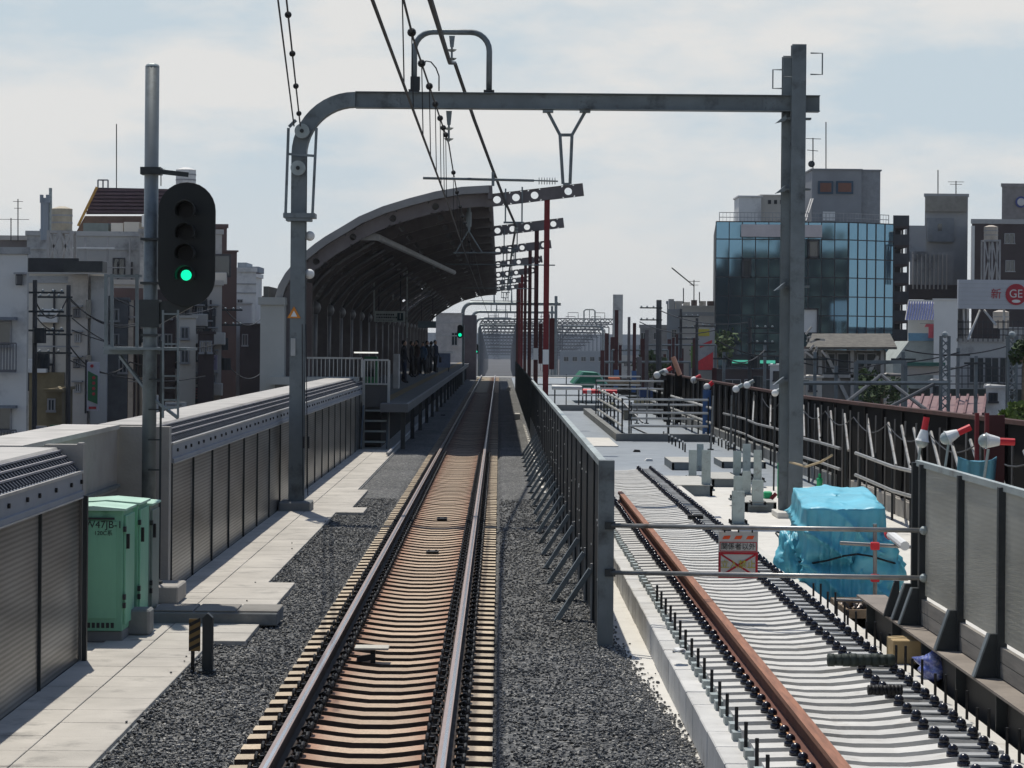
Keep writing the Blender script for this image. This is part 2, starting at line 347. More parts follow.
# ------------------------------------------------------------------ left barriers
def barrier(name, label, y0, y1, xf=-3.71):
    root = thing(name, label, 'barrier wall', (xf, y0, 0))
    zt = 1.73
    MB().box(xf - 0.30, xf - 0.04, y0, y1, -0.1, 0.16).build('footing', conc_d, root)
    n = max(1, round((y1 - y0) / 1.96)); st = (y1 - y0) / n
    for i in range(n):
        a = y0 + i * st; b = a + st
        p = MB().box(xf - 0.03, xf - 0.015, a + 0.03, b - 0.03, 0.05, 1.50).build('ribbed_panel', meshpanel, root)
        MB().box(xf - 0.035, xf + 0.006, a - 0.02 + 0.02, a + 0.028, 0.04, 1.51).build('post', steel_d, root)
    MB().box(xf - 0.24, xf - 0.20, y0, y1, 0.16, 1.5).build('backing_wall', conc_d, root)
    MB().prism([(xf - 0.26, 1.515), (xf + 0.02, 1.515), (xf + 0.02, 1.56), (xf, 1.565), (xf, zt), (xf - 0.03, zt), (xf - 0.25, 1.90), (xf - 0.26, 1.90)], y0, y1).build('cap_band', capband, root)
    e = MB().box(xf - 0.008, xf + 0.012, y0, y1, zt - 0.012, zt + 0.012).build('edge_trim', cope, root)
    e2 = MB().box(xf - 0.004, xf + 0.028, y0, y1, 1.50, 1.514).build('lower_trim', cope, root)
    m = MB()
    y = y0 + 0.4
    while y < y1: m.prism([(y + .022 * math.cos(t * math.pi / 3), 1.645 + .022 * math.sin(t * math.pi / 3)) for t in range(6)], xf, xf + 0.02, 'x'); y += 0.72 if int(y * 10) % 2 else 0.5
    m.build('bolt', black, root)
    # sloping louvre with dark ribs, rails lengthwise
    m = MB()
    def sl(t): return (xf - 0.03 - 0.19 * t, zt + 0.17 * t)
    ribs = int((y1 - y0) / 0.12); ribs = min(ribs, 400)
    for i in range(ribs):
        y = y0 + (i + .5) * (y1 - y0) / ribs; a = sl(0.03); b = sl(0.97)
        m.bar((a[0], y, a[1] + 0.012), (b[0], y, b[1] + 0.012), 0.035, 0.03)
    m.build('louvre_ribs', louv, root)
    m = MB()
    for t in (0.3, 0.62, 0.9):
        a = sl(t); m.bar((a[0] + .004, y0, a[1] + 0.034), (a[0] + .004, y1, a[1] + 0.034), 0.022, 0.016)
    m.build('louvre_rail', louvl, root)
    MB().prism([(xf - 0.255, 1.86), (xf - 0.215, 1.925), (xf - 0.23, 1.945), (xf - 0.85, 1.945), (xf - 0.85, 1.86)], y0, y1).build('coping', cope, root)
    MB().box(xf - 0.85, xf - 0.62, y0, y1, -1.2, 1.858).build('outer_wall', conc, root)
    return root
b1 = barrier('trackside_barrier', 'near stretch of panelled trackside wall left of the green cabinets', YN, 21.4)
MB().box(-4.05, -3.705, 21.4, 21.56, -0.1, 1.97).build('end_fin', conc, b1)
MB().box(-3.76, -3.71, 21.41, 21.55, 1.971, 1.985).build('fin_cap', cope, b1)
MB().box(-3.69, -3.65, 21.33, 21.39, 0.0, 1.52).build('end_post', steel_d, b1)
b2 = barrier('trackside_barrier', 'long panelled trackside wall running from the signal to the station stairs', 27.3, 66.0)
MB().box(-4.3, -3.72, 27.1, 27.29, -0.1, 1.93).build('end_fin', conc, b2)
# recessed wall
root = thing('recess_wall', 'plain concrete wall set back behind the green cabinets', 'wall', (-4.35, 21.6, 0))
MB().box(-4.9, -4.30, 21.57, 27.09, -0.5, 1.90).build('wall_body', conc, root)
MB().box(-4.92, -4.28, 21.57, 27.09, 1.902, 1.95).build('coping', cope, root)
m = MB().box(-4.298, -4.27, 21.7, 26.9, 0.1, 1.25); m.build('ribbed_panel', meshpanel, root)
MB().box(-4.30, -4.25, 21.6, 27.0, 1.255, 1.29).build('panel_rail', steel, root)
struct(MB().box(-4.3, -3.73, 21.57, 27.1, -0.118, 0.03), 'recess_floor', conc_w)

# ------------------------------------------------------------------ green cabinets
def cabinet(label, y0, d, x0, x1, z0, z1, cm, txt=None, paint_side=None):
    root = thing('equipment_cabinet', label, 'cabinet', ((x0 + x1) / 2, y0, z0))
    MB().box(x0, x1, y0, y0 + d, z0, z1).build('housing', cm, root, bevel=0.006)
    MB().prism([(x0 - .03, z1), (x1 + .03, z1), (x1 + .03, z1 + .02), ((x0 + x1) / 2, z1 + .045), (x0 - .03, z1 + .02)], y0 - .03, y0 + d + .03).build('roof', mat('pale_green_roof', (0.42, 0.62, 0.5), 0.5), root)
    dr = MB().box(x1 + .001, x1 + .022, y0 + .03, y0 + d - .03, z0 + .06, z1 - .05).build('door', cm, root, bevel=0.004)
    MB().box(x1 + .022, x1 + .05, y0 + .06, y0 + .10, z0 + .78, z0 + .92).build('handle', black, dr)
    hm = MB()
    for z in (z0 + .22, z0 + .3, z1 - .2): hm.box(x1 + .003, x1 + .03, y0 - .012, y0 + .028, z, z + .05)
    hm.build('hinge', steel_d, root)
    pm = MB().box(x0 + .02, x1 - .06, y0 - .012, y0 - .001, z0 + .12, z1 - .10).build('side_panel', cm, root, bevel=0.003)
    MB().box(x0 + .02, x1 - .08, y0 - .02, y0 - .013, z1 - .085, z1 - .065).build('rain_strip', steel_d, root)
    v = MB()
    for i in range(9): v.box(x0 + .09 + i * .045, x0 + .12 + i * .045, y0 - .004, y0 - .0005, z0 + .03, z0 + .08)
    v.build('vent_slots', steel_d, root)
    if txt:
        for (b, s, dz) in txt: text('lettering', b, s, (x0 + .375, y0 - .0135, z1 - dz), black_p, root)
    MB().box(x0 - .02, x1 + .0, y0 + .02, y0 + d, 0.03, z0 - .001).build('plinth', conc_d, root, bevel=0.01)
    return root
cabinet('green steel equipment cabinet nearest the viewer with black lettering on its side', 22.8, 0.62, -4.12, -3.56, 0.14, 1.285, green_c, [('W47JB-1', 0.098, 0.135), ('120C系', 0.055, 0.215)])
cabinet('middle green equipment cabinet with padlocked door behind the lettered one', 23.6, 0.62, -4.14, -3.54, 0.14, 1.29, green_c)
cabinet('grey green cabinet farthest of the three beside the signal mast', 24.35, 0.55, -4.16, -3.53, 0.12, 1.23, grey_c)
MB().box(-3.62, -3.36, 23.2, 23.5, 0.05, 0.3).build('cable_riser', conc_d, loc=(-3.5, 23.3, 0.05), bevel=.02)
o = bpy.data.objects['cable_riser']; tag(o, 'small rough concrete stump at the foot of the green cabinets', 'concrete block')
# trough beam
root = thing('cable_trough', 'concrete cable trough lying across the walkway from the cabinets', 'cable trough', (-2.9, 24.3, .05))
MB().box(-3.5, -2.22, 24.25, 24.95, 0.03, 0.16).build('trough_body', conc_d, root, bevel=.012)
m = MB()
for x in (-3.49, -3.06, -2.63): m.box(x, x + .41, 24.29, 24.91, 0.161, 0.178)
m.build('lid', mat('trough_lid', (0.24, 0.225, 0.2), 0.9), root, bevel=.006)
o = MB().box(-3.86, -3.46, 26.0, 26.7, 0.05, 0.24).build('mast_foundation', conc, loc=(-3.6, 26.3, .05), bevel=.015); tag(o, 'low concrete foundation block at the foot of the signal mast', 'foundation')
# marker post
p = G(207, 674, 0.0)
root = thing('marker_post', 'short dark post with yellow and black striped plate beside the ballast', 'marker post', (p.x, p.y, 0))
MB().prism([(p.x - .045, 0.0), (p.x + .045, 0.0), (p.x + .045, .49), (p.x, .53), (p.x - .045, .49)], p.y, p.y + .09).build('post', steel_d, root, bevel=.004)
MB().box(p.x - .07, p.x + .07, p.y - .03, p.y + .12, 0.0, .03).build('base_plate', steel_d, root)
MB().box(p.x - .145, p.x - .115, p.y + .02, p.y + .05, 0.0, .22).build('stay', black, root)
pl = MB().box(p.x - .16, p.x - .06, p.y - .012, p.y + .0, .2, .48).build('plate', mat('faded_yellow', (.17, .11, .04), .7), root)
m = MB()
for i in range(4): z = .22 + i * .07; m.prism([(p.x - .158, z - .02), (p.x - .062, z + .03), (p.x - .062, z + .062), (p.x - .158, z + .012)], p.y - .015, p.y - .0125)
m.build('stripe', black, pl)

# ------------------------------------------------------------------ signal
Ys = 26.3
def signal(label, Ys, px, ytop, ybase, head, ladder=True, lit=3):
    b = W(px, ybase, Ys); root = thing('railway_signal', label, 'railway signal', (b.x, Ys, b.z)); return root, b
b = Vector((-3.83, Ys, 0.24)); root = thing('railway_signal', 'tall grey mast with black oval four lamp signal showing green', 'railway signal', b)
MB().tube([(b.x, Ys, .24), (b.x, Ys, 5.90)], .078, 16).build('mast', steel, root, smooth=True)
MB().ball((b.x, Ys, 5.905), .08, 12, 6, .5).build('mast_cap', steel_l, root)
m = MB(); m.tube([(b.x, Ys, .241), (b.x, Ys, .27)], .16, 16); m.build('base_flange', steel_d, root)
hp0 = W(160, 250, Ys); hx0 = W(160, 245, Ys).x; hx1 = W(217, 245, Ys).x; hz0 = W(189, 307, Ys).z; hz1 = W(189, 183, Ys).z
cx = (hx0 + hx1) / 2; rr = (hx1 - hx0) / 2
poly = [(cx + rr * math.cos(t * math.pi / 14), hz1 - rr + rr * math.sin(t * math.pi / 14)) for t in range(15)] + \
       [(cx - rr * math.cos(t * math.pi / 14), hz0 + rr - rr * math.sin(t * math.pi / 14)) for t in range(15)]
MB().prism(poly, Ys - .16, Ys - .13).build('backplate', mat('matt_black_signal', (.014, .016, .016), .6), root, bevel=.004)
MB().box(cx - .13, cx + .13, Ys - .128, Ys + .12, hz0 + .2, hz1 - .2).build('lamp_housing', black, root, bevel=.01)
hood = MB()
lens_on = emis('signal_green_light', (0.0, 0.75, 0.38), 1.1)
for i, py in enumerate((212, 234, 254.5, 275.6)):
    c = W(189.3, py, Ys); c.x = cx
    hm = MB(); n = 16; vs = []; fs = []
    for j in range(n + 1):
        t = -0.15 * math.pi + 1.3 * math.pi * j / n
        for (yy, r_) in ((Ys - .161, .105), (Ys - .40, .112), (Ys - .40, .104), (Ys - .161, .097)):
            vs.append((c.x + r_ * math.cos(t), yy, c.z + r_ * math.sin(t)))
    for j in range(n):
        for k in range(4): fs.append((j * 4 + k, j * 4 + (k + 1) % 4, j * 4 + 4 + (k + 1) % 4, j * 4 + 4 + k))
    hm.add(vs, fs); h = hm.build('visor', MATS['matt_black_signal'], root, smooth=True)
    MB().disc((c.x, Ys - .175, c.z), .058 if i == 3 else .075, 20, .012).build('lens', lens_on if i == 3 else mat('dark_lens', (.004, .004, .005), .5, spec=.25), root, smooth=False)
m = MB(); m.box(b.x - .11, b.x + .11, Ys - .1, Ys + .1, 4.72, 4.80); m.bar((b.x, Ys - .09, 4.76), (cx, Ys - .05, 4.72), .05); m.build('upper_bracket', steel_d, root)
m = MB(); m.box(b.x - .11, b.x + .11, Ys - .1, Ys + .1, 3.05, 3.35); m.prism([(b.x, 3.3), (cx + .13, 3.42), (cx + .05, 3.28), (b.x, 3.02)], Ys - .06, Ys + .06); m.build('lower_bracket', steel_d, root)
m = MB()
for z in (4.0, 3.52, 2.95): MB().box(b.x - .1, b.x + .1, Ys - .1, Ys + .1, z, z + .025).build('clamp_band', steel_d, root)
# service cage
m = MB(); Yc = Ys + .35
for px in (106, 112, 137): a = W(px, 274, Yc); c = W(px, 352, Yc); m.bar(a, c, .035)
for px in (146,): a = W(px, 290, Yc); c = W(px, 348, Yc); m.bar(a, c, .03)
for py, x0, x1 in ((276, 105, 142), (352, 104, 160), (346, 104, 112)): m.bar(W(x0, py, Yc), W(x1, py, Yc), .05 if py == 352 else .03)
for px in (163, 178): m.bar(W(px, 310, Yc - .5), W(px, 418, Yc - .5), .022)
for py in (314, 344, 376, 388, 400, 408): m.bar(W(163, py, Yc - .5), W(178, py, Yc - .5), .018)
m.bar(W(120, 356, Yc), W(150, 395, Ys), .03); m.bar(W(178, 418, Yc - .5), W(152, 398, Ys), .03)
m.box(b.x - .5, b.x + .42, Ys - .1, Ys + .8, 2.80, 2.83)
m.build('service_platform', steel, root)
m = MB()
lx = W(157, 500, Ys).x
for dx in (0.04,): m.bar((lx + dx, Ys - .05, .3), (lx + dx, Ys - .05, 2.9), .022)
for i in range(8): m.bar((b.x, Ys - .08, .5 + i * .33), (lx + .05, Ys - .05, .5 + i * .33), .016)
m.build('climbing_rungs', steel_d, root)

# ------------------------------------------------------------------ left track
TX = -0.921; HG = 0.5665
def sleeper_mesh(w=.21, hl=.895, top=.02, bot=-.11):
    m = MB(); prof = [(-hl, -.012), (-.42, 0), (-.25, -.022), (-.12, -.034), (.12, -.034), (.25, -.022), (.42, 0), (hl, -.012)]
    vs = []
    for x, dz in prof:
        for (yy, zz) in ((-w / 2, top + dz), (w / 2, top + dz), (w / 2 + .02, bot), (-w / 2 - .02, bot)): vs.append((x, yy, zz))
    fs = [(0, 1, 2, 3), tuple(range(len(vs) - 4, len(vs)))[::-1]]
    for i in range(len(prof) - 1):
        for k in range(4): fs.append((i * 4 + k, i * 4 + (k + 1) % 4, i * 4 + 4 + (k + 1) % 4, i * 4 + 4 + k))
    m.add(vs, fs); return m
def rusty_sleeper():
    m = bpy.data.materials.new('dusty_sleeper_concrete'); m.use_nodes = True; n = m.node_tree.nodes; l = m.node_tree.links; b = n['Principled BSDF']; b.inputs['Roughness'].default_value = .9
    g = n.new('ShaderNodeTexCoord'); s = n.new('ShaderNodeSeparateXYZ'); l.new(g.outputs['Object'], s.inputs[0])
    ab = n.new('ShaderNodeMath'); ab.operation = 'ABSOLUTE'; l.new(s.outputs[0], ab.inputs[0])
    nz = n.new('ShaderNodeTexNoise'); nz.inputs['Scale'].default_value = 4; nz.inputs['Detail'].default_value = 5
    gg = n.new('ShaderNodeNewGeometry'); l.new(gg.outputs['Position'], nz.inputs['Vector'])
    ad = n.new('ShaderNodeMath'); ad.operation = 'MULTIPLY_ADD'; ad.inputs[1].default_value = .22; l.new(nz.outputs['Fac'], ad.inputs[0]); l.new(ab.outputs[0], ad.inputs[2])
    r = n.new('ShaderNodeValToRGB'); e = r.color_ramp.elements
    e[0].position = .12; e[0].color = (.50, .38, .27, 1); e[1].position = 1; e[1].color = (.55, .45, .32, 1)
    for p_, c_ in ((.38, (.46, .33, .23)), (.52, (.36, .20, .13)), (.62, (.24, .14, .10)), (.78, (.32, .22, .15)), (.86, (.5, .40, .29))):
        x = e.new(p_); x.color = c_ + (1,)
    l.new(ad.outputs[0], r.inputs[0])
    oi = n.new('ShaderNodeObjectInfo'); mr = n.new('ShaderNodeMapRange'); mr.inputs['To Min'].default_value = .78; mr.inputs['To Max'].default_value = 1.1; l.new(oi.outputs['Random'], mr.inputs[0])
    n2 = n.new('ShaderNodeTexNoise'); n2.inputs['Scale'].default_value = 45; l.new(gg.outputs['Position'], n2.inputs['Vector'])
    m2 = n.new('ShaderNodeMapRange'); m2.inputs['From Min'].default_value = .3; m2.inputs['From Max'].default_value = .7; m2.inputs['To Min'].default_value = .82; m2.inputs['To Max'].default_value = 1.12; l.new(n2.outputs['Fac'], m2.inputs[0])
    mu = n.new('ShaderNodeMath'); mu.operation = 'MULTIPLY'; l.new(mr.outputs[0], mu.inputs[0]); l.new(m2.outputs[0], mu.inputs[1])
    vm = n.new('ShaderNodeVectorMath'); vm.operation = 'SCALE'; l.new(r.outputs[0], vm.inputs[0]); l.new(mu.outputs[0], vm.inputs['Scale']); l.new(vm.outputs[0], b.inputs['Base Color'])
    return m
slm = rusty_sleeper()
SP = .43
root = thing('track_sleeper', 'brown stained concrete sleeper with dark spring clips under the running rails', 'sleeper', (TX, 0, 0), 'sleepers under the running track')
s0 = sleeper_mesh().build('sleeper_block', slm, None, bevel=0)
s0.data.materials.append(mat('shaded_sleeper_side', (.075, .05, .036), .95, 0, .3, 8))  # darker side colour paints in the shade on the sleeper faces
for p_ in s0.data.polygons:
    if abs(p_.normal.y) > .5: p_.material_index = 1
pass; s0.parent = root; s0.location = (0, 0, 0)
def clip_mesh():
    m = MB(); m.box(-.028, .028, -.06, .06, .02, .042)
    pts = [(-.03 + .0 * t, .05 * math.cos(t), .055 + .032 * math.sin(t)) for t in [i * math.pi / 6 - .3 for i in range(8)]]
    m.tube(pts, .011, 5); m.tube([(-.03, .05, .05), (.0, .052, .075), (.03, .03, .06), (.032, -.02, .045)], .011, 5)
    m.tube([(0, 0, .03), (0, 0, .075)], .016, 6); return m
cm = clip_mesh().build('rail_clip', black)
cl = []
for sgn in (-1, 1):
    for off in (-.105, .105):
        c = cm if not cl else cm.copy()
        if cl: col.objects.link(c)
        c.parent = root; c.location = (sgn * HG + off, 0, 0); c.rotation_euler = (0, 0, 0 if off < 0 else math.pi); c.scale = (1.15, 1.15, 1.25); cl.append(c)
root.location = (TX, 12.0, 0)
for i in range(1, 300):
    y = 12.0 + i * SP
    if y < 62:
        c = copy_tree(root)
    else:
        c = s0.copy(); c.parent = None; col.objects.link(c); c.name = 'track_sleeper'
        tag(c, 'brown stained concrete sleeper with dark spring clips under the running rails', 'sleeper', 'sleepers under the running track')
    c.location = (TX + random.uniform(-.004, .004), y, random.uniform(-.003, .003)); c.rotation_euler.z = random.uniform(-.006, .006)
m = MB(); y = 12.0 + 300 * SP
while y < YE:
    m.box(TX - .895, TX + .895, y - .1, y + .1, -.1, .01); y += SP
tag(m.build('distant_sleepers', slm), 'far sleepers of the running track merging inside the station', 'sleepers', kind='stuff')
def rail(mb, x, y0, y1, zb, head=.065, foot=.127, h=.153):
    f = foot / 2; a = head / 2
    mb.prism([(x - f, zb), (x + f, zb), (x + f, zb + .012), (x + .012, zb + .03), (x + .010, zb + h - .045), (x + a, zb + h - .036), (x + a, zb + h - .004), (x + a - .006, zb + h), (x - a + .006, zb + h), (x - a, zb + h - .004), (x - a, zb + h - .036), (x - .010, zb + h - .045), (x - .012, zb + .03), (x - f, zb + .012)], y0, y1)
for sgn, nm in ((-1, 'left running rail of the main track, polished bright on top'), (1, 'right running rail of the main track nearest the fence, polished on top')):
    x = TX + sgn * HG; m = MB(); rail(m, x, YN, YE, .021)
    root = thing('running_rail', nm, 'rail', (x, YN, .02), 'rails of the running track')
    m.build('rail_body', railside, root)
    MB().box(x - .031, x + .031, YN, YE, .1735, .176).build('head_edge', railtop, root)
    MB().box(x - .004, x + .020, YN, YE, .1765, .178).build('running_surface', railshine, root)
# beacon + plates
p = G(372, 648, .12)
root = thing('track_beacon', 'small white plate beacon on a dark bracket between the rails', 'track beacon', (p.x, p.y, .0))
MB().box(p.x - .155, p.x + .155, p.y - .12, p.y + .12, .115, .135).build('plate', mat('beacon_plate', (.5, .47, .4), .7), root, bevel=.004)
MB().box(p.x - .01, p.x + .035, p.y - .08, p.y - .04, -.02, .114).build('bracket', black, root)
MB().bar((p.x - .13, p.y - .1, .03), (p.x + .02, p.y - .08, .05), .06, .05).build('cable_box', black, root)
for (px, py, lb) in ((432.5, 551.5, 'small black plate on a sleeper between the rails, nearer of two'), (442, 518.5, 'small black plate on a sleeper between the rails, farther of two'), (443, 415, 'dark cable clamp between the rails inside the canopy shade')):
    p = G(px, py, .02); m = MB().box(p.x - .085, p.x + .085, p.y - .09, p.y + .09, .0, .03); m.tube([(p.x - .05, p.y, .03), (p.x - .05, p.y, .045)], .02, 8); m.tube([(p.x + .05, p.y, .03), (p.x + .05, p.y, .045)], .02, 8)
    tag(m.build('sleeper_plate', black, loc=(p.x, p.y, .0), bevel=.004), lb, 'metal plate')

# ------------------------------------------------------------------ catenary portal builder
def portal(label, Y, xl, xr, zb, w=.27, detail=False, group=None):
    root = thing('catenary_portal', label, 'overhead line portal', (xl, Y, 0), group)
    rad = .95; hw = w / 2
    # left post, curved corner and beam as one bent H section split in parts
    def hpost(x, z0, z1):
        m = MB(); m.box(x - hw, x + hw, Y - .14, Y - .12, z0, z1); m.box(x - hw, x + hw, Y + .12, Y + .14, z0, z1); m.box(x - hw * .7, x - hw * .55, Y - .12, Y + .12, z0, z1); m.box(x + hw * .55, x + hw * .7, Y - .12, Y + .12, z0, z1); return m
    hpost(xl, .2, zb - rad).build('left_post', steel, root)
    m = MB(); n = 12; vs = []; fs = []
    for j in range(n + 1):
        t = math.pi - (math.pi / 2) * j / n
        for yy in (Y - .14, Y + .14):
            for r_ in (rad + hw, rad - hw): vs.append((xl + rad + r_ * math.cos(t), yy, zb - rad + r_ * math.sin(t)))
    for j in range(n):
        for (a, b) in ((0, 1), (1, 3), (3, 2), (2, 0)): fs.append((j * 4 + a, j * 4 + b, j * 4 + 4 + b, j * 4 + 4 + a))
    m.add(vs, fs); m.build('curved_corner', steel, root)
    bm_ = MB().box(xl + rad, xr + .35, Y - .05, Y + .05, zb - hw, zb + hw)
    for z in (zb - hw - .012, zb + hw): bm_.box(xl + rad, xr + .35, Y - .13, Y + .13, z, z + .012)
    be = bm_.build('beam', steel, root)
    sp = MB()
    for x in (xl + 1.6, xr - .5, (xl + xr) / 2 + .6):
        sp.box(x - .11, x + .11, Y - .065, Y - .05, zb - hw + .01, zb + hw - .01)
        for i in (-1, 1):
            for k in (-1, 0, 1): sp.ball((x + i * .06, Y - .068, zb + k * .08), .011, 6, 4)
    sp.build('splice_plate', steel, be)
    MB().box(xl - .27, xl + .27, Y - .4, Y + .3, .0, .2).build('foundation', conc_d, root, bevel=.02)
    return root
YP = .0170 * F
root = portal('nearest grey steel overhead line portal spanning both tracks', YP, -3.43, 5.05, 7.02, w=.25, detail=True)
P1 = root
# right double post
m = MB(); x = 5.09
def hsec(m, x, w, Y, z0, z1, d=.2):
    m.box(x - w / 2, x + w / 2, Y - d / 2, Y - d / 2 + .018, z0, z1); m.box(x - w / 2, x + w / 2, Y + d / 2 - .018, Y + d / 2, z0, z1); m.box(x - .01, x + .01, Y - d / 2 + .0185, Y + d / 2 - .0185, z0, z1 - .003)
hsec(m, 5.02, .24, YP - .18, .02, 8.0); m.build('right_post', steel, root)
m = MB(); hsec(m, 4.87, .15, YP + .22, .02, 7.85); m.build('rear_right_post', steel, root)
m = MB()
for z in (6.75, 5.55, 3.9, 2.3): m.box(4.80, 5.26, YP - .07, YP + .1, z, z + .03); m.prism([(4.66, z - .06), (4.83, z + .08), (4.83, z - .02)], YP - .1, YP + .1)
m.build('batten_plate', steel, root)
m = MB()
for (x0, x1, z0, z1, yy) in ((4.63, 4.82, 7.3, 7.62, YP + .2), (4.76, 5.02, 7.45, 7.78, YP - .25), (5.22, 5.42, 7.5, 7.86, YP - .2)):
    m.tube([(x1 if x0 < 5 else x0, yy, z1), (x0 if x0 < 5 else x1, yy, z1), (x0 if x0 < 5 else x1, yy, z0), (x1 if x0 < 5 else x0, yy, z0)], .014, 6)
m.build('cable_loop', steel, root)
MB().box(4.7, 5.5, YP - .45, YP + .45, 0, .1).build('right_foundation', conc_l, root, bevel=.01)
# top hoop
def W_(px, py): return W(px, py, YP)
hz0 = 7.02 + .15; xl = W_(414, 90).x; xr = W_(489, 90).x; zt = W_(450, 32).z; r = .32; pts = [Vector((xl, YP, hz0))]
pts += arcpts((xl + r, zt - r), r, math.pi, math.pi / 2, 6, YP) + arcpts((xr - r, zt - r), r, math.pi / 2, 0, 6, YP) + [Vector((xr, YP, hz0))]
MB().tube(pts, .05, 10).build('top_hoop', steel, root, smooth=True)
m = MB(); m.box(xl - .09, xl + .09, YP - .12, YP + .12, hz0, hz0 + .03); m.box(xr - .09, xr + .09, YP - .12, YP + .12, hz0, hz0 + .03); m.box(xl - .06, xl + .1, YP - .08, YP + .08, hz0 + .03, hz0 + .25); m.build('hoop_foot', steel_d, root)
def insulator(root, p, n=2, down=.34, r=.085):
    m = MB(); m.tube([p, (p[0], p[1], p[2] - down)], .018, 8); m.prism([(p[0] - .05, p[2]), (p[0] + .05, p[2]), (p[0] + .03, p[2] - down * .45), (p[0] - .03, p[2] - down * .45)], p[1] - .03, p[1] + .03); m.build('insulator_stem', steel, root)
    m = MB()
    for i in range(n):
        z = p[2] - down * (.55 + .35 * i / max(1, n - 1)); m.tube([(p[0], p[1], z), (p[0], p[1], z - .02), (p[0], p[1], z - .035)], r, 14, r1=r * .5)
    m.build('insulator_disc', porcelain, root, smooth=False)
ins1 = W_(452, 36); ins1.y = YP; insulator(root, ins1, 2, .42)
ins2 = W_(449, 111); ins2.y = YP; insulator(root, ins2, 2, .52)
# V drop arm
m = MB()
a = W_(548, 112); b = W_(585, 112); c = W_(560, 135); d = W_(572, 135); e = W_(563, 184); f = W_(570, 184)
m.tube([a, c, e], .028, 8); m.tube([b, d, f], .028, 8); m.bar(c, d, .05, .05); m.bar(e, f, .06, .04); m.box(a.x - .09, a.x + .09, YP - .1, YP + .1, a.z - .01, a.z + .03); m.box(b.x - .09, b.x + .09, YP - .1, YP + .1, b.z - .01, b.z + .03)
m.build('drop_arm', steel, root)
m = MB(); a = W_(423, 178); b = W_(534, 180.5); m.tube([a, b], .024, 8); c = W_(558, 181.3); m.tube([b, c], .014, 6); m.bar(W_(493, 172), W_(493, 186), .05, .06); m.build('registration_pipe', steel, root)
m = MB()
for i in range(7): x = b.x + .08 + i * .045; m.tube([(x, YP, b.z - .005), (x + .014, YP, b.z - .005)], .06, 12)
m.build('rod_insulator', porcelain, root)
# tension frame on left post
m = MB(); Yf = YP - .25
for px in ((288.5, 128, 285.5, 216), (316.5, 128, 312.5, 214)):
    m.bar(W(px[0], px[1], Yf), W(px[2], px[3], Yf), .045)
m.bar(W(288, 154, Yf), W(316, 156, Yf), .04); m.bar(W(289, 127, Yf), W(296, 120, Yf), .05)
a = W(283.5, 213, Yf); b = W(315, 218, Yf); m.box(a.x, b.x, Yf - .08, Yf + .4, b.z, a.z)
a = W(286, 218, Yf); b = W(311, 221, Yf); m.box(a.x, b.x, Yf - .06, Yf + .35, b.z, a.z)
m.build('tension_frame', steel, root)
for (px, py, r_) in ((302, 131, .125), (298, 168, .125)):
    c = W(px, py, Yf); m = MB()
    m.disc((c.x, Yf - .03, c.z), r_, 20, .08); pu = m.build('pulley', steel_l, root)
    m = MB(); m.disc((c.x, Yf - .05, c.z), .035, 10, .02); m.build('pulley_hub', steel_d, pu)
for (px, py) in ((310, 236), (310, 274)):
    c = W(px, py, YP); m = MB(); m.ball((-3.24, YP, c.z), .085, 12, 8); m.build('round_lamp', white_p, root, smooth=True)
c = W(294, 314, YP - .15)
wm = MB().prism([(c.x - .115, c.z - .07), (c.x + .115, c.z - .07), (c.x, c.z + .13)], YP - .165, YP - .155).build('warning_triangle', orange_p, root)
MB().prism([(c.x - .055, c.z - .045), (c.x + .055, c.z - .045), (c.x, c.z + .055)], YP - .169, YP - .166).build('triangle_centre', white_p, wm)
c = W(294, 347, YP); MB().box(c.x - .04, c.x + .04, YP - .165, YP - .155, c.z - .15, c.z + .15).build('number_plate', mat('plate_grey', (.42, .43, .42), .6), root, bevel=.01)
m = MB()
for dx in (.20, .28): m.tube([(-3.5 + dx, YP - .2, .3), (-3.5 + dx * .8, YP - .2, 3.2)], .008, 5); m.tube([(-3.5 + dx, YP - .2, 1.1), (-3.5 + dx, YP - .2, 1.3)], .02, 6)
m.build('earth_wire', wire_m, root)

# ------------------------------------------------------------------ wires
def wire(label, pts, r, beads=None, name='overhead_wire', steps=1, sag=0, cat='wire', droppers=None, group=None):
    P = [Vector(p) for p in pts]; path = []
    for a, b in zip(P[:-1], P[1:]):
        nn = 14
        for i in range(nn):
            t = i / nn; q = a.lerp(b, t); q.z -= sag * 4 * t * (1 - t); path.append(q)
    path.append(P[-1]); root = thing(name, label, cat, P[0], group)
    MB().tube(path, r, 6).build('cable', wire_m, root)
    if beads:
        m = MB()
        for y in beads:
            for a, b in zip(path[:-1], path[1:]):
                if a.y <= y <= b.y or b.y <= y <= a.y:
                    t = (y - a.y) / (b.y - a.y + 1e-9); c = a.lerp(b, t); m.ball(c, .045, 8, 6)
                    if droppers is not None: m.tube([c, (droppers[0] + (c.x - droppers[0]) * .2, c.y, droppers[1])], .006, 4)
        m.build('clamp', black, root)
    return root
q0 = .0085
def wp(px, py, Y): return W(px, py, Y)
wire('contact wire hanging lowest over the running track', [(-.86, 10, 5.17), (-.86, YP, 5.17), (-.90, 65, 5.17), (-.92, 200, 5.17)], .014)
wire('black beaded messenger wire above the contact wire', [(-.89, 12, 6.15), (-.89, 24, 5.95), (-.89, YP, 6.28)], .012, beads=[21.3, 23.6, 26.6, 29.5, 32.2, 34.8, 36.8, 38.4], droppers=(-.86, 5.17))
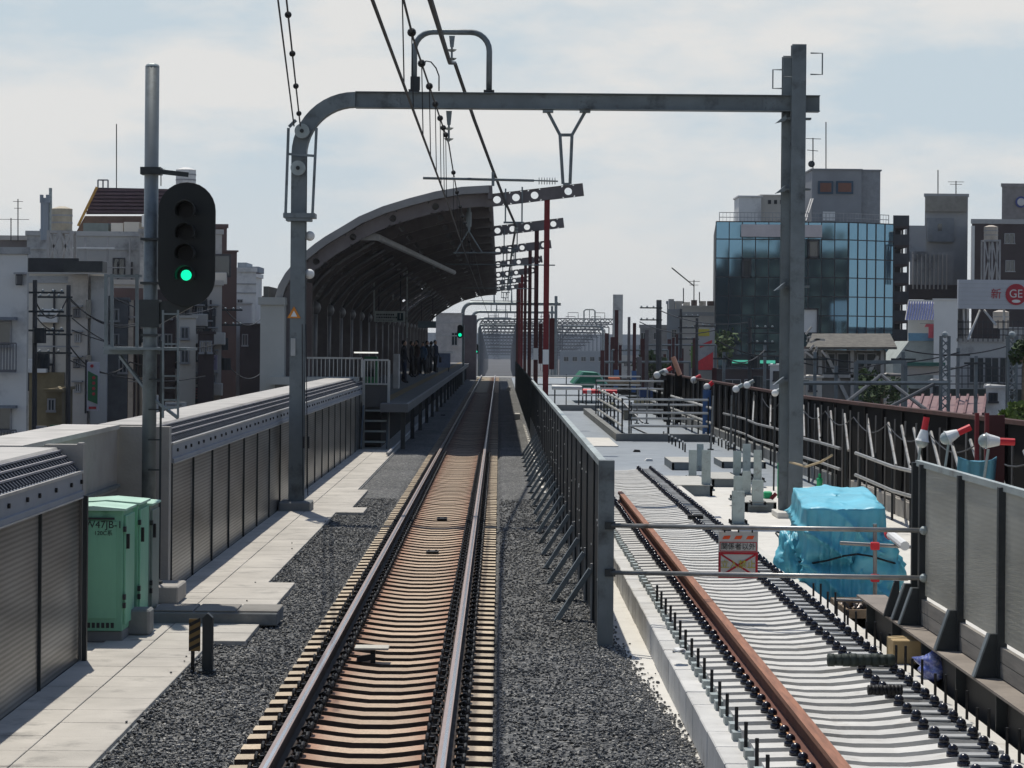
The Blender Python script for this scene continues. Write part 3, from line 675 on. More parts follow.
wire('thick black feeder cable hanging over the portal hoop', [(-.80, 14, 6.75), (-.80, 26.5, 6.70), (-.80, YP - 4, 7.2), (-.80, YP, 7.66), (-.52, 46, 7.18), (-.2, 52, 6.72), (.12, 58.5, 6.33), (.42, .0271 * F, 6.08), (.42, 83, 6.25), (.42, 101, 6.2), (.42, 140, 6.2)], .034)
wire('thin twin wire from the portal pulley toward the viewer, left strand', [wp(294, 126, YP), wp(278, 0, 29.0), wp(262, -120, 22)], .012)
wire('thin beaded wire from the portal pulley toward the viewer, right strand', [wp(300.5, 128, YP), wp(286.5, 0, 29.0), wp(273, -120, 22)], .012, beads=[30.0, 33.0, 36, 39.0])
wire('messenger wire continuing from the portal to the station canopy', [(-.89, YP, 6.28), (-.9, .0271 * F, 6.05), (-.9, 83, 6.1), (-.92, 150, 6.1)], .012, beads=[45, 49, 53, 57, 61, 70, 76], droppers=(-.88, 5.17), sag=.25)

# ------------------------------------------------------------------ central fence
XF = 1.02; Y0 = .00957 * F; YFE = 150
root = thing('safety_fence', 'dark panelled safety fence with slanting braces between the two tracks', 'fence', (XF, Y0, 0))
MB().box(XF - .06, XF + .09, Y0 - .05, Y0 + .09, -.02, 1.80).build('end_post', steel, root, bevel=.006)
panelm = mat('dark_fence_panel', (.022, .026, .028), .55, .2, .3, 4)
k = 0; y = Y0 + .1; step = 1.96
while y < 74:
    ye = y + step
    m = MB(); n = 7
    for i in range(n): a = y + (i + .1) * step / n; m.box(XF - .012, XF + .004, a, a + step / n * .82, .02, 1.70)
    pnl = m.build('fence_panel', panelm, root)
    m = MB(); m.box(XF - .03, XF + .03, ye - .03, ye + .01, 0, 1.74); m.build('post', panelm, root)
    m = MB(); m.box(XF - .05, XF - .031, ye - .035, ye + .015, .0, .62); m.build('post_foot', mat('worn_galvanised', (.3, .3, .29), .6, .3), root)
    MB().box(XF - .035, XF + .035, y, ye - .02, 1.71, 1.775).build('top_rail', steel_l, root)
    if k < 20:
        MB().bar((XF - .05, ye, .56), (XF - .40, ye, .02), .05, .11, up=(0, 1, 0)).build('brace', steel, root)
        MB().bar((XF - .45, ye, .012), (XF - .04, ye, .012), .05, .02, up=(0, 0, 1)).build('foot_bar', steel_d, root)
    y = ye; k += 1
m = MB()
while y < YFE:
    m.box(XF - .012, XF + .01, y, y + step - .04, .1, 1.76); m.box(XF - .035, XF + .035, y, y + .05, 0, 1.78); y += step
m.build('distant_panels', panelm, root)
m = MB()
for i in range(90):
    yy = Y0 + .3 + 40 * random.random(); m.box(XF - .024, XF - .0135, yy, yy + .03, (z := random.choice((.5, .8, 1.1, 1.4)) + random.uniform(-.08, .08)), z + .02)
m.build('rivet', mat('shiny_rivet', (.8, .8, .78), .3, .6), root)
for (px, py, lb) in ((508, 391, 'cream concrete block at the fence foot in the canopy shade edge, farther one'), (516, 420, 'cream concrete block at the fence foot beside the canopy shadow, nearer one')):
    p = G(px, py, .0); o = MB().box(p.x - .06, p.x + .16, p.y, p.y + .9, 0, .24).build('fence_block', conc_l, loc=(p.x, p.y, 0), bevel=.02); tag(o, lb, 'concrete block')
m = MB()
for i in range(26):
    yy = 46 + i * 1.5; m.box(XF - .17, XF - .1, yy, yy + .7, 0, .05)
tag(m.build('edge_blocks', conc_l), 'rubble line of small pale concrete pieces along the fence foot', 'rubble', kind='stuff')
# black cable on the ballast
# ------------------------------------------------------------------ station
YA = .0271 * F; YB = 187.0
outer_px = [(276, 300), (280, 286), (286.5, 274.5), (300, 258), (316, 245), (326, 238), (343, 228), (359.6, 218), (383, 208), (409, 200), (436, 193), (462, 188.5), (489, 187)]
OP = [W(x, y, YA) for x, y in outer_px]
outer = [(p.x, p.z) for p in OP]
def offset(poly, d):
    out = []
    for i, (x, z) in enumerate(poly):
        a = poly[max(0, i - 1)]; b = poly[min(len(poly) - 1, i + 1)]; dx, dz = b[0] - a[0], b[1] - a[1]; l = math.hypot(dx, dz); out.append((x + dz / l * d, z - dx / l * d))
    return out
inner = offset(outer, .12)
station = thing('station_canopy', 'big curved grey canopy roof over the station platform', 'canopy', (-6, YA, 1.27))
def shell(mb, a, b, y0, y1): mb.prism(list(a) + list(b)[::-1], y0, y1)
GAP0, GAP1 = 128, 137
m = MB(); shell(m, outer[6:], offset(outer, .055)[6:], GAP0 + .002, GAP1 - .002); m.build('roof_sheet', roofout, station)
for (a, b) in ((YA + .26, GAP0), (GAP1, YB)):
    m = MB(); shell(m, outer, offset(outer, .05), a, b); m.build('roof_sheet', roofout, station, smooth=False)
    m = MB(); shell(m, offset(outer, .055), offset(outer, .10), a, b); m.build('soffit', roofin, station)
m = MB(); fr = offset(outer, .16); shell(m, offset(outer, -.04), fr, YA - .12, YA + .1)
m.build('front_fascia', roofout, station)
# ribs with round holes
def holed(mb, path, hh, y0, y1, holes, rad, flange=.0):
    seg = [0.0]
    for a, b in zip(path[:-1], path[1:]): seg.append(seg[-1] + math.hypot(b[0] - a[0], b[1] - a[1]))
    Ltot = seg[-1]
    def at(s, t):
        s = max(0, min(Ltot, s)); i = 0
        while i < len(seg) - 2 and s > seg[i + 1]: i += 1
        k = (s - seg[i]) / (seg[i + 1] - seg[i]); a, b = path[i], path[i + 1]
        def tan(j):
            p, q = path[max(0, j - 1)], path[min(len(path) - 1, j + 1)]; d = math.hypot(q[0] - p[0], q[1] - p[1]); return ((q[0] - p[0]) / d, (q[1] - p[1]) / d)
        t0, t1 = tan(i), tan(i + 1); tx, tz = t0[0] * (1 - k) + t1[0] * k, t0[1] * (1 - k) + t1[1] * k; l = math.hypot(tx, tz); tx /= l; tz /= l
        return (a[0] + (b[0] - a[0]) * k - tz * t, a[1] + (b[1] - a[1]) * k + tx * t)
    cells = []; cur = 0.0
    for h in sorted(holes):
        cells.append((cur, h - hh, None)); cells.append((h - hh, h + hh, h)); cur = h + hh
    cells.append((cur, Ltot, None))
    for a, b, h in cells:
        if h is None:
            n = max(1, int((b - a) / .4))
            for i in range(n):
                s0, s1 = a + (b - a) * i / n, a + (b - a) * (i + 1) / n
                if s1 - s0 < 1e-4: continue
                q = [at(s0, -hh), at(s1, -hh), at(s1, hh), at(s0, hh)]
                for yy in (y0, y1): mb.add([(x, yy, z) for x, z in q], [(0, 1, 2, 3)])
        else:
            n = 16
            for i in range(n):
                pr = []
                for j in (i, i + 1):
                    t = 2 * math.pi * (j + .5) / n - math.pi * 0; cx_, cz_ = math.cos(t), math.sin(t); k = 1 / max(abs(cx_), abs(cz_))
                    pr.append((at(h + rad * cx_, rad * cz_), at(h + hh * cx_ * k, hh * cz_ * k)))
                for yy in (y0, y1): mb.add([(p[0], yy, p[1]) for p in (pr[0][0], pr[0][1], pr[1][1], pr[1][0])], [(0, 1, 2, 3)])
                mb.add([(pr[0][0][0], y0, pr[0][0][1]), (pr[1][0][0], y0, pr[1][0][1]), (pr[1][0][0], y1, pr[1][0][1]), (pr[0][0][0], y1, pr[0][0][1])], [(0, 1, 2, 3)])
            # corners of the square
    n = max(2, int(Ltot / .35))
    for i in range(n):
        s0, s1 = Ltot * i / n, Ltot * (i + 1) / n
        for t in (-hh, hh):
            a, b = at(s0, t), at(s1, t); mb.add([(a[0], y0 - flange, a[1]), (b[0], y0 - flange, b[1]), (b[0], y1 + flange, b[1]), (a[0], y1 + flange, a[1])], [(0, 1, 2, 3)])
    for s in (0, Ltot): a, b = at(s, -hh), at(s, hh); mb.add([(a[0], y0, a[1]), (b[0], y0, b[1]), (b[0], y1, b[1]), (a[0], y1, a[1])], [(0, 1, 2, 3)])
    return Ltot
ribmid = offset(outer, .34)
def rib(front):
    m = MB(); hs = []
    tot = sum(math.hypot(b[0] - a[0], b[1] - a[1]) for a, b in zip(ribmid[:-1], ribmid[1:]))
    s = 1.4
    while s < tot - .6: hs.append(s); s += .75 * 1.6
    holed(m, ribmid, .17, YA + .12, YA + .30, hs, .095)
    m.box(ribmid[0][0] - .15, ribmid[0][0] + .2, YA + .1, YA + .32, 1.27, ribmid[0][1]); return m
rib0 = rib(True).build('rib', beamc, station)
nr = 21; SPR = 6.0
for i in range(1, nr):
    c = rib0.copy(); col.objects.link(c); c.parent = station; c.location = (0, i * SPR, 0)
m = MB()
for t in range(1, 24):
    s = t / 24 * (len(outer) - 1); i = int(s); k = s - i; ip = offset(outer, .14); a, b = ip[i], ip[min(i + 1, len(ip) - 1)]
    x, z = a[0] + (b[0] - a[0]) * k, a[1] + (b[1] - a[1]) * k; m.bar((x, YA + .3, z), (x, YB, z), .07, .07)
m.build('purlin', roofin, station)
e = outer[-1]; MB().box(e[0] - .03, e[0] + .09, YA - .1, YB, e[1] - .33, e[1] + .04).build('eave_gutter', beamc, station)
# inner column row with round heads and curved lower rib
m0 = MB(); xc = -5.75
m0.tube([(xc, YA + 3, 1.27), (xc, YA + 3, 3.9)], .13, 10); m0.ball((xc, YA + 3, 3.95), .24, 10, 6)
ip = offset(outer, .55); m0.tube([(xc, YA + 3, 4.0)] + [(x, YA + 3, z) for x, z in ip[2:8]], .06, 6)
c0 = m0.build('column', mat('canopy_column', (.13, .13, .135), .5, .2), station, smooth=True)
for i in range(1, 20):
    c = c0.copy(); col.objects.link(c); c.parent = station; c.location = (0, i * SPR, 0)
a = W(375, 236, YA + 1); m = MB(); m.box(-3.9, -3.3, YA + .5, YA + .62, a.z - .14, a.z + .02)
m.tube([(a.x, YA + 1.2, a.z), (-2.0, 104, 5.95)], .10, 8); m.build('cable_duct', mat('duct_grey', (.3, .3, .3), .6), station)
m = MB()
for (px, y0, y1, Yq) in ((374, 285, 316, 95), (407, 268, 338, 100), (393, 275, 300, 110)): a = W(px, y0, Yq); b = W(px, y1, Yq); m.bar((a.x, Yq, a.z + .8), (b.x, Yq, b.z), .06)
m.build('hanger_rod', steel_l, station)
# temporary beams to red columns
for i in range(7):
    Yb = YA + .2 + i * 18.0
    rt = thing('canopy_prop_beam', ['nearest', 'second', 'third', 'fourth', 'fifth', 'sixth', 'farthest'][i] + ' holed beam resting on a red steel column beside the canopy', 'steel beam', (1.25, Yb, 0), 'holed canopy beams on red columns')
    m = MB(); holed(m, [(-.45, 6.76), (2.24 - .05 * i, 7.10)], .17, Yb - .09, Yb + .09, [.35, .87, 1.38, 2.3], .105, flange=.03)
    m.build('holed_beam', beamc, rt)
    m = MB(); hsec(m, 1.26, .15, Yb, .0, 6.82, .15); m.build('column', redpaint if i in (0, 4, 5) else redpaint_d, rt)
    if i < 2:
        m = MB(); z = W(545, 357, YA).z; m.box(1.18, 1.34, Yb - .085, Yb - .078, z - .2, z + .2); m.build('white_tag', white_p, rt)
        m = MB(); m.box(1.36, 1.50, Yb + .3, Yb + .4, 2.2, 3.6); m.build('side_plate', redpaint_d, rt)
    # hanging rectangular bracket with insulator
    m = MB(); z = 6.85; x0, x1 = .13, .58; m.tube([(x0, Yb - .15, z + .25 * (i == 0)), (x0, Yb - .15, 6.18), (x1, Yb - .15, 6.18), (x1, Yb - .15, z + .3 * (i == 0))], .022, 6)
    m.tube([(x0 - .05, Yb - .15, 6.18), (x1 + .05, Yb - .15, 6.18)], .03, 6)
    if i % 2 == 1 or i == 0:
        zz = 5.62 - .0 * i
        if i: m.tube([(-1.9, Yb - .15, zz), (1.9, Yb - .15, zz)], .025, 6); m.tube([(x0 + .1, Yb - .15, 6.18), (x0 + .1, Yb - .15, zz)], .02, 6); m.tube([(x1 - .05, Yb - .15, 6.18), (x1 - .05, Yb - .15, zz)], .02, 6)
    m.build('wire_bracket', steel, rt)
    insulator(rt, Vector((.42, Yb - .15, 6.18)), 2, .25, .07)
# hanging support from soffit
m = MB(); m.tube([(-.88, YA + 1, 6.75), (-.88, YA + 1, 6.0)], .05, 8); m.tube([(-.88, YA + 1, 6.5), (-.88, YA + 1, 6.1)], .08, 8); m.tube([(-.88, YA + 1, 6.0), (-1.25, YA + 1, 5.35)], .02, 6); m.tube([(-.88, YA + 1, 6.0), (-.5, YA + 1, 5.4)], .02, 6); m.tube([(-1.3, YA + 1, 5.38), (.0, YA + 1, 5.4)], .02, 6)
m.build('wire_support', steel, station)
# platform
plat = thing('station_platform', 'raised concrete platform with a yellow line under the canopy', 'platform', (-4, YA, 0))
YPf = .0265 * F
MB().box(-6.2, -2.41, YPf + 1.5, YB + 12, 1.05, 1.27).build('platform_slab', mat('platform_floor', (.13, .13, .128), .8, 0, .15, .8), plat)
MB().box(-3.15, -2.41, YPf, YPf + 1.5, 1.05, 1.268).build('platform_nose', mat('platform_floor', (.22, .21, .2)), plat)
MB().box(-2.46, -2.40, YPf, YB + 12, 1.271, 1.285).build('edge_strip', mat('edge_white', (.3, .3, .29), .7), plat)
MB().box(-3.35, -3.05, YPf + 1.5, YB + 12, 1.271, 1.276).build('tactile_strip', mat('tactile_yellow', (.2, .15, .07), .7), plat)
m = MB(); y = YPf + .5
while y < YB: MB().box(-2.62, -2.50, y, y + .12, 0.05, 1.05).build('platform_leg', steel_d, plat); y += 7.0
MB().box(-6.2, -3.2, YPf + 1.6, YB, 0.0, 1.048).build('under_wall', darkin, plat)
m = MB(); m.tube([(-2.78, 60, .12), (-2.78, 190, .12)], .035, 6); m.build('conduit', mat('conduit_grey', (.3, .3, .3), .6), plat)
# station back wall with windows and doors
sb = thing('station_building', 'dark glazed rear wall of the platform with pale piers', 'station building', (-6.7, YA, 0))
pier = mat('pale_pier_tiles', (.40, .40, .37), .8, 0, .08, 1)
pz = W(270, 305, YA)
a = W(260.5, 300, YA - .5); b = W(284.5, 300, YA - .5)
MB().box(a.x, b.x, YA - .5, YA + .6, -1.2, pz.z).build('front_pier', pier, sb)
MB().box(a.x - .06, b.x + .02, YA - .56, YA + .66, pz.z, pz.z + .2).build('pier_cap', pier, sb)
MB().box(b.x + .02, b.x + .68, YA + .2, YA + .35, 1.27, 4.5).build('brown_panel', mat('brown_panel', (.08, .06, .055), .7), sb)
m = MB(); m.box(-6.45, -6.30, YA + .4, YB, 1.27, 2.3); m.box(-6.45, -6.30, YA + .4, YB, 3.7, 4.4)
m.build('rear_wall', mat('rear_wall_grey', (.1, .1, .095), .8), sb)
for i in range(20):
    y = YA + .6 + i * 6
    if y > YB - 6: break
    w_ = MB().box(-6.42, -6.36, y + .3, y + 5.7, 2.3, 3.7).build('window', winglass, sb)
# far pale facade on the platform
m = MB(); m.box(-6.2, -5.9, 137, 187, 1.27, 4.6); m.build('far_pale_wall', mat('pale_wall', (.5, .48, .44), .8), sb)
m = MB(); a = W(463, 315, 190); b = W(476, 360, 190); m.box(a.x, b.x, 190, 194, 0, a.z); m.build('stair_tower', mat('tower_mauve', (.16, .14, .15), .8), sb)
# ledge and rails
m = MB(); a = W(269, 370, YA - 1); b = W(356, 376, YA - 1); m.box(a.x, b.x, YA - 1, YA + .4, 1.75, 1.95); m.build('ledge', pier, sb)
MB().box(-6.0, -3.75, YA - .8, YA - .6, 0.0, 1.748).build('ledge_wall', conc_d, sb)
rl = thing('platform_railing', 'pale metal railing on the ledge left of the platform gate', 'railing', (-5, YA - .9, 1.96))
za, zb_ = 2.47, 1.96; x0 = W(305, 359, YA - .9).x; x1 = W(362, 359, YA - .9).x; pg = mat('railing_grey', (.36, .36, .34), .5, .3)
m = MB(); m.bar((x0, YA - .9, za), (x1, YA - .9, za), .05); m.build('handrail', pg, rl)
m = MB(); k = 14
for i in range(k + 1): x = x0 + (x1 - x0) * i / k; m.bar((x, YA - .9, zb_), (x, YA - .9, za), .022 if i not in (0, k) else .05)
m.build('balusters', pg, rl)
Yg = .0288 * F - 4.2
gt = thing('platform_gate', 'metal barred gate at the top of the short stairs', 'gate', (-3.5, Yg, 1.27))
x0 = W(364, 360, Yg).x; x1 = W(389, 360, Yg).x; za = W(375, 360, Yg).z; zc = W(375, 384, Yg).z
m = MB(); m.bar((x0, Yg, za), (x1, Yg, za), .05); m.bar((x0, Yg, zc), (x1, Yg, zc), .04); m.bar((x0, Yg, 0.05), (x0, Yg, za), .07); m.bar((x1, Yg, 0.05), (x1, Yg, za), .07); m.build('gate_frame', pg, gt)
m = MB()
for i in range(1, 7): x = x0 + (x1 - x0) * i / 7; m.bar((x, Yg, zc), (x, Yg, za), .022)
m.build('gate_bars', pg, gt)
MB().box(x0 + .04, x1 - .04, Yg + .02, Yg + .05, 1.15, zc - .03).build('kick_plate', mat('kick_plate', (.09, .085, .08), .7), gt)
st = thing('platform_stairs', 'short steel stairs climbing from the walkway to the platform gate', 'stairs', (-3.5, Yg, 0))
for i in range(4): MB().box(x0 + .05, x1 - .05, Yg - .9 + i * .28, Yg - .62 + i * .28, .22 + i * .27, .26 + i * .27).build('step', steel_l, st)
m = MB(); m.bar((x0, Yg - .95, .06), (x0, Yg + .0, 1.15), .04, .16); m.bar((x1, Yg - .95, .06), (x1, Yg, 1.15), .04, .16); m.build('stringer', steel, st)
# hanging signs
for (x0, y0, x1, y1, Yq, lb, dk) in ((374, 311, 405, 322, 100, 'hanging pale station sign with small dark lettering and a dark square', True), (418, 321, 436, 328, 140, 'dim blue grey hanging sign farther along the platform', False)):
    a = W(x0, y0, Yq); b = W(x1, y1, Yq); sg = thing('hanging_sign', lb, 'sign', ((a.x + b.x) / 2, Yq, b.z))
    MB().box(a.x, b.x, Yq, Yq + .12, b.z, a.z).build('sign_box', mat('sign_face_pale', (.42, .46, .44), .5) if dk else mat('sign_face_blue', (.10, .14, .16), .5), sg, bevel=.01)
    if dk:
        w = b.x - a.x; h = a.z - b.z
        sq = MB().box(a.x + w * .75, b.x - w * .06, Yq - .008, Yq - .001, b.z + h * .12, a.z - h * .16).build('dark_square', mat('sign_dark', (.02, .05, .06), .5), sg)
        text('lettering', '1', h * .75, (a.x + w * .845, Yq - .012, (a.z + b.z) / 2), mat('sign_face_pale', (.42, .46, .44)), sg)
        m = MB()
        for r_, z in enumerate((.66, .40, .2)):
            x = .08
            while x < (.62 if r_ != 1 else .7):
                l_ = random.uniform(.02, .05); m.box(a.x + w * x, a.x + w * (x + l_), Yq - .006, Yq - .001, b.z + h * (z - .07), b.z + h * (z + (.09 if r_ < 2 else -.01))); x += l_ + .018
        m.build('small_lettering', black_p, sg)
    for x_ in (a.x + .2, b.x - .2): MB().bar((x_, Yq + .06, a.z), (x_, Yq + .06, a.z + 1.6), .04).build('hanger', steel_d, sg)
# kiosk etc.
a = W(393, 354, 84); o = MB().box(a.x, a.x + .22, 84, 84.5, 1.27, a.z).build('ticket_post', mat('post_box_grey', (.5, .5, .5), .6), loc=(a.x, 84, 1.27), bevel=.02); tag(o, 'pale grey waist high box standing behind the platform gate', 'box')
a = W(364, 361, 80); b = W(377, 361, 80)
root = thing('vending_machine', 'green and dark vending machine behind the platform gate', 'vending machine', (a.x, 80, 1.27))
MB().box(a.x, b.x, 80, 80.7, 1.27, a.z + .15).build('cabinet_body', mat('vend_green', (.03, .16, .07), .5), root, bevel=.02); MB().box(a.x + .06, b.x - .06, 79.985, 79.999, 1.75, a.z + .05).build('front_window', winglass, root)
a = W(354, 351.8, 84); b = W(378, 353.4, 84); o = MB().box(a.x, b.x, 84, 84.1, b.z, a.z).build('light_strip', emis('lit_strip', (1, 1, .92), .75), loc=(a.x, 84, b.z)); tag(o, 'bright lit strip across the dark platform hall', 'lamp')
a = W(436, 351.5, 135); b = W(454, 353, 135)
root = thing('platform_bench', 'blue grey bench screen with bright top at the platform side', 'bench', (a.x, 135, 1.27))
MB().box(a.x, b.x, 135, 135.1, b.z, a.z).build('top_board', white_p, root); MB().box(a.x, b.x - .2, 135, 135.08, 1.5, b.z - .02).build('screen', mat('screen_blue', (.12, .15, .22), .6), root)
m = MB(); m.bar((a.x + .1, 135.05, 1.27), (a.x + .1, 135.05, 1.5), .05); m.bar((b.x - .3, 135.05, 1.27), (b.x - .3, 135.05, 1.5), .05); m.build('leg', steel_d, root)

# people ------------------------------------------------------------
skin = mat('skin', (.35, .22, .16), .6); hair = mat('black_hair', (.01, .009, .008), .5)
def person(label, x, y, h, top, legs, turn=0.0, stance=.1, armf=.1, bag=False, skirt=False):
    root = thing('person', label, 'person', (x, y, 1.27))
    k = h / 1.7
    verts = [(0, 0, .95), (0, 0, 1.15), (0, -.01, 1.38), (0, 0, 1.5), (0, -.02, 1.6)]; edges = [(0, 1), (1, 2), (2, 3), (3, 4)]; rad = [.13, .12, .14, .055, .09]
    def add(p, r_, to): verts.append(p); rad.append(r_); edges.append((to, len(verts) - 1)); return len(verts) - 1
    for s in (-1, 1):
        a = add((s * .09, 0, .88), .095, 0); b = add((s * .10, s * stance * .5 - .03, .48), .06, a); c = add((s * .105, s * stance, .09), .042, b); add((s * .11, s * stance - .15, .035), .035, c)
        a = add((s * .19, 0, 1.40), .055, 2); b = add((s * .24, .02, 1.13), .042, a); c = add((s * .22, -armf * (1.2 if s > 0 else .5), .90), .032, b); add((s * .215, -armf * 1.3 * (1.2 if s > 0 else .5) - .02, .82), .03, c)
    me = bpy.data.meshes.new('body'); ct, st_ = math.cos(turn), math.sin(turn)
    me.from_pydata([((p[0] * ct - p[1] * st_) * k, (p[0] * st_ + p[1] * ct) * k, p[2] * k) for p in verts], edges, []); o = bpy.data.objects.new('body', me); col.objects.link(o); o.parent = root
    md = o.modifiers.new('skin', 'SKIN'); 
    for i, sv in enumerate(me.skin_vertices[0].data): sv.radius = (rad[i] * k, rad[i] * k * .85); sv.use_root = (i == 0)
    md.use_smooth_shade = True; sd = o.modifiers.new('sub', 'SUBSURF'); sd.levels = 1; sd.render_levels = 1
    me.materials.append(top); ORG[o.name] = Vector((x, y, 1.27))
    O = Vector((x, y, 1.27))
    def pt(a, b, c): return O + Vector(((a * ct - b * st_) * k, (a * st_ + b * ct) * k, c * k))
    MB().ball(pt(0, -.02, 1.615), .088 * k, 12, 8, 1.25).build('head', skin, root, smooth=True)
    MB().ball(pt(0, .012, 1.645), .098 * k, 12, 8, 1.1).build('hair', hair, root, smooth=True)
    m = MB()
    for s in (-1, 1): m.tube([pt(s * .085, 0, .93), pt(s * .10, s * stance * .5 - .03, .48), pt(s * .105, s * stance, .1)], .102 * k, 8, r1=.06 * k)
    if skirt: m = MB().tube([pt(0, 0, .98), pt(0, 0, .5)], .15 * k, 10, r1=.23 * k)
    m.build('skirt' if skirt else 'trousers', legs, root, smooth=True)
    if bag: MB().box(x + .22, x + .36, y - .2, y + .12, 1.27 + .55, 1.27 + .85).build('shoulder_bag', black, root, bevel=.02)
dk = [mat('cloth_%s' % n_, c_, .9) for n_, c_ in (('black', (.015, .015, .018)), ('navy', (.02, .025, .045)), ('grey', (.06, .06, .065)), ('brown', (.05, .03, .025)), ('blue', (.05, .09, .15)), ('cream', (.22, .2, .17)))]
ppl = [(404, 96, 1.68, 0, 1, 'person leaning by the pale box in black jacket, leftmost of the waiting crowd'), (411.5, 112, 1.66, 0, 0, 'person in dark clothes standing second from left among the waiting crowd'), (417, 116, 1.7, 3, 0, 'person in dark brown top near the middle of the platform crowd'),
       (423, 118, 1.62, 4, 0, 'person in blue top standing at the centre of the platform crowd'), (427, 124, 1.68, 0, 2, 'person in black behind the one in blue'), (431, 127, 1.66, 2, 0, 'person in grey top standing in the right half of the crowd'), (435, 130, 1.72, 1, 0, 'person with black shoulder bag, rightmost of the waiting crowd'), (414, 124, 1.6, 5, 1, 'shorter person in cream top partly hidden in the crowd')]
for i, (px, Yq, h, t, l_, lb) in enumerate(ppl):
    u, _ = uv(px, 360); person(lb, u * Yq / F, Yq, h, dk[t], dk[l_], turn=random.uniform(-2.5, 2.5), stance=random.uniform(.03, .14), armf=random.uniform(.02, .2), bag=(i == 6), skirt=(i == 7))
# small far signals
for (px, py, Yq, lb) in ((460, 331.5, 165, 'small far signal showing green at the platform end'), (476.5, 349, 210, 'smallest signal beyond the platform end')):
    c = W(px, py, Yq); root = thing('railway_signal', lb, 'railway signal', (c.x, Yq, 0)); hw = 3.0 * Yq / F; hh = 6.8 * Yq / F
    if Yq > 180: hw *= .6; hh *= .75
    MB().prism([(c.x + hw * math.cos(t * math.pi / 6) , c.z + (hh - hw) * (1 if math.sin(t * math.pi / 6 + .01) > 0 else -1) + hw * math.sin(t * math.pi / 6)) for t in range(12)], Yq, Yq + .08).build('backplate', MATS['matt_black_signal'], root)
    MB().disc((c.x, Yq - .05, c.z - hh * .5), .12 if Yq < 180 else .08, 10, .03).build('lens', lens_on, root); MB().tube([(c.x + hw * 1.2, Yq + .1, 0), (c.x + hw * 1.2, Yq + .1, c.z + hh)], .07, 6).build('mast', steel, root)
    MB().box(c.x, c.x + hw * 1.2, Yq + .09, Yq + .15, c.z - .1, c.z + .1).build('bracket', steel_d, root)

# ================================================================== CONSTRUCTION SIDE
# track slab, edge blocks, new sleepers
struct(MB().box(1.63, 3.52, 13.0, 49.3, 0.001, .20), 'new_track_bed', conc_l, bevel=.01)
rod_m = black
y = 13.2; k = 0; blk = None
rt0 = thing('edge_block', 'pale concrete edge block with a black anchor rod along the new track bed', 'concrete block', (1.53, y, 0), 'edge blocks along the new track bed')
MB().box(1.435, 1.625, y, y + .612, 0.001, .285).build('block_body', conc_slp, rt0, bevel=.008)
MB().tube([(1.60, y + .3, .28), (1.60, y + .3, .50)], .012, 6).build('anchor_rod', black, rt0)
i = 1
while y + i * .62 < 49:
    c = copy_tree(rt0); c.location = (1.53 + random.uniform(-.004, .004), y + i * .62, random.uniform(-.004, .004))
    if y + i * .62 > 24:
        for ch in list(c.children):
            if 'rod' in ch.name: bpy.data.objects.remove(ch)
    i += 1
# sleepers
SX = 2.42; SPN = .345
rt0 = thing('new_sleeper', 'clean pale concrete sleeper with dark domed bolt caps and no rails', 'sleeper', (SX, 0, 0), 'new sleepers on the unfinished track')
sb0 = sleeper_mesh(w=.19, hl=.79, top=.375, bot=.19).build('sleeper_block', conc_slp); sb0.parent = rt0
pad0 = MB().box(-.10, .10, -.085, .02, .376, .388).build('rail_pad', mat('grey_rail_pad', (.36, .365, .36), .6)); pad0.parent = rt0; pad0.location = (.545, 0, 0)
m = MB(); m.ball((0, 0, .415), .034, 10, 7, 1.0); m.tube([(0, 0, .37), (0, 0, .40)], .04, 10); cap0 = m.build('bolt_cap', capm, smooth=True); cap0.parent = rt0; cap0.location = (-.555, -.04, 0)
for x in (.42, .67):
    c = cap0.copy(); col.objects.link(c); c.parent = rt0; c.location = (x, -.04, 0)
pl0 = MB().box(-.03, .03, -.06, .06, .26, .345).build('end_plate', steel_l); pl0.parent = rt0; pl0.location = (-.815, -.02, 0)
rt0.location = (SX, 13.2, 0); i = 1
while 13.2 + i * SPN < 49:
    c = copy_tree(rt0); c.location = (SX + random.uniform(-.008, .008), 13.2 + i * SPN, random.uniform(-.003, .003)); c.rotation_euler.z = random.uniform(-.012, .012); i += 1
# loose rail lying on its seat
root = thing('loose_rail', 'rust orange new rail lying loose on the pale sleepers', 'rail', (1.94, 15, .40))
m = MB(); rail(m, 1.95, 8.0, .016 * F, .393, .07, .145, .16); m.build('rail_body', mat('shaded_rail_web', (.13, .05, .032), .8, .1, .3, 4), root)  # body brown darkened to paint in the shadow under the rail head
MB().box(1.878, 1.93, 8.0, .0159 * F, .4055, .408).build('foot_face', newrust_l, root)
MB().box(1.913, 1.987, 8.0, .0159 * F, .522, .5555).build('rail_head', newrust, root)
# rods in pairs at the right
rt0 = thing('anchor_rod_pair', 'pair of short black anchor rods standing on the right edge of the slab', 'anchor rods', (3.36, 14, .2), 'anchor rod pairs beside the new sleepers')
r0 = MB().tube([(3.33, 14, .2), (3.33, 14, .42)], .011, 6).build('rod', black, rt0)
r1 = r0.copy(); col.objects.link(r1); r1.parent = rt0; r1.location = (.07, -.05, 0)
for i in range(1, 14):
    c = copy_tree(rt0); c.location = (3.36 + random.uniform(-.03, .03), 14 + i * .86, .2)
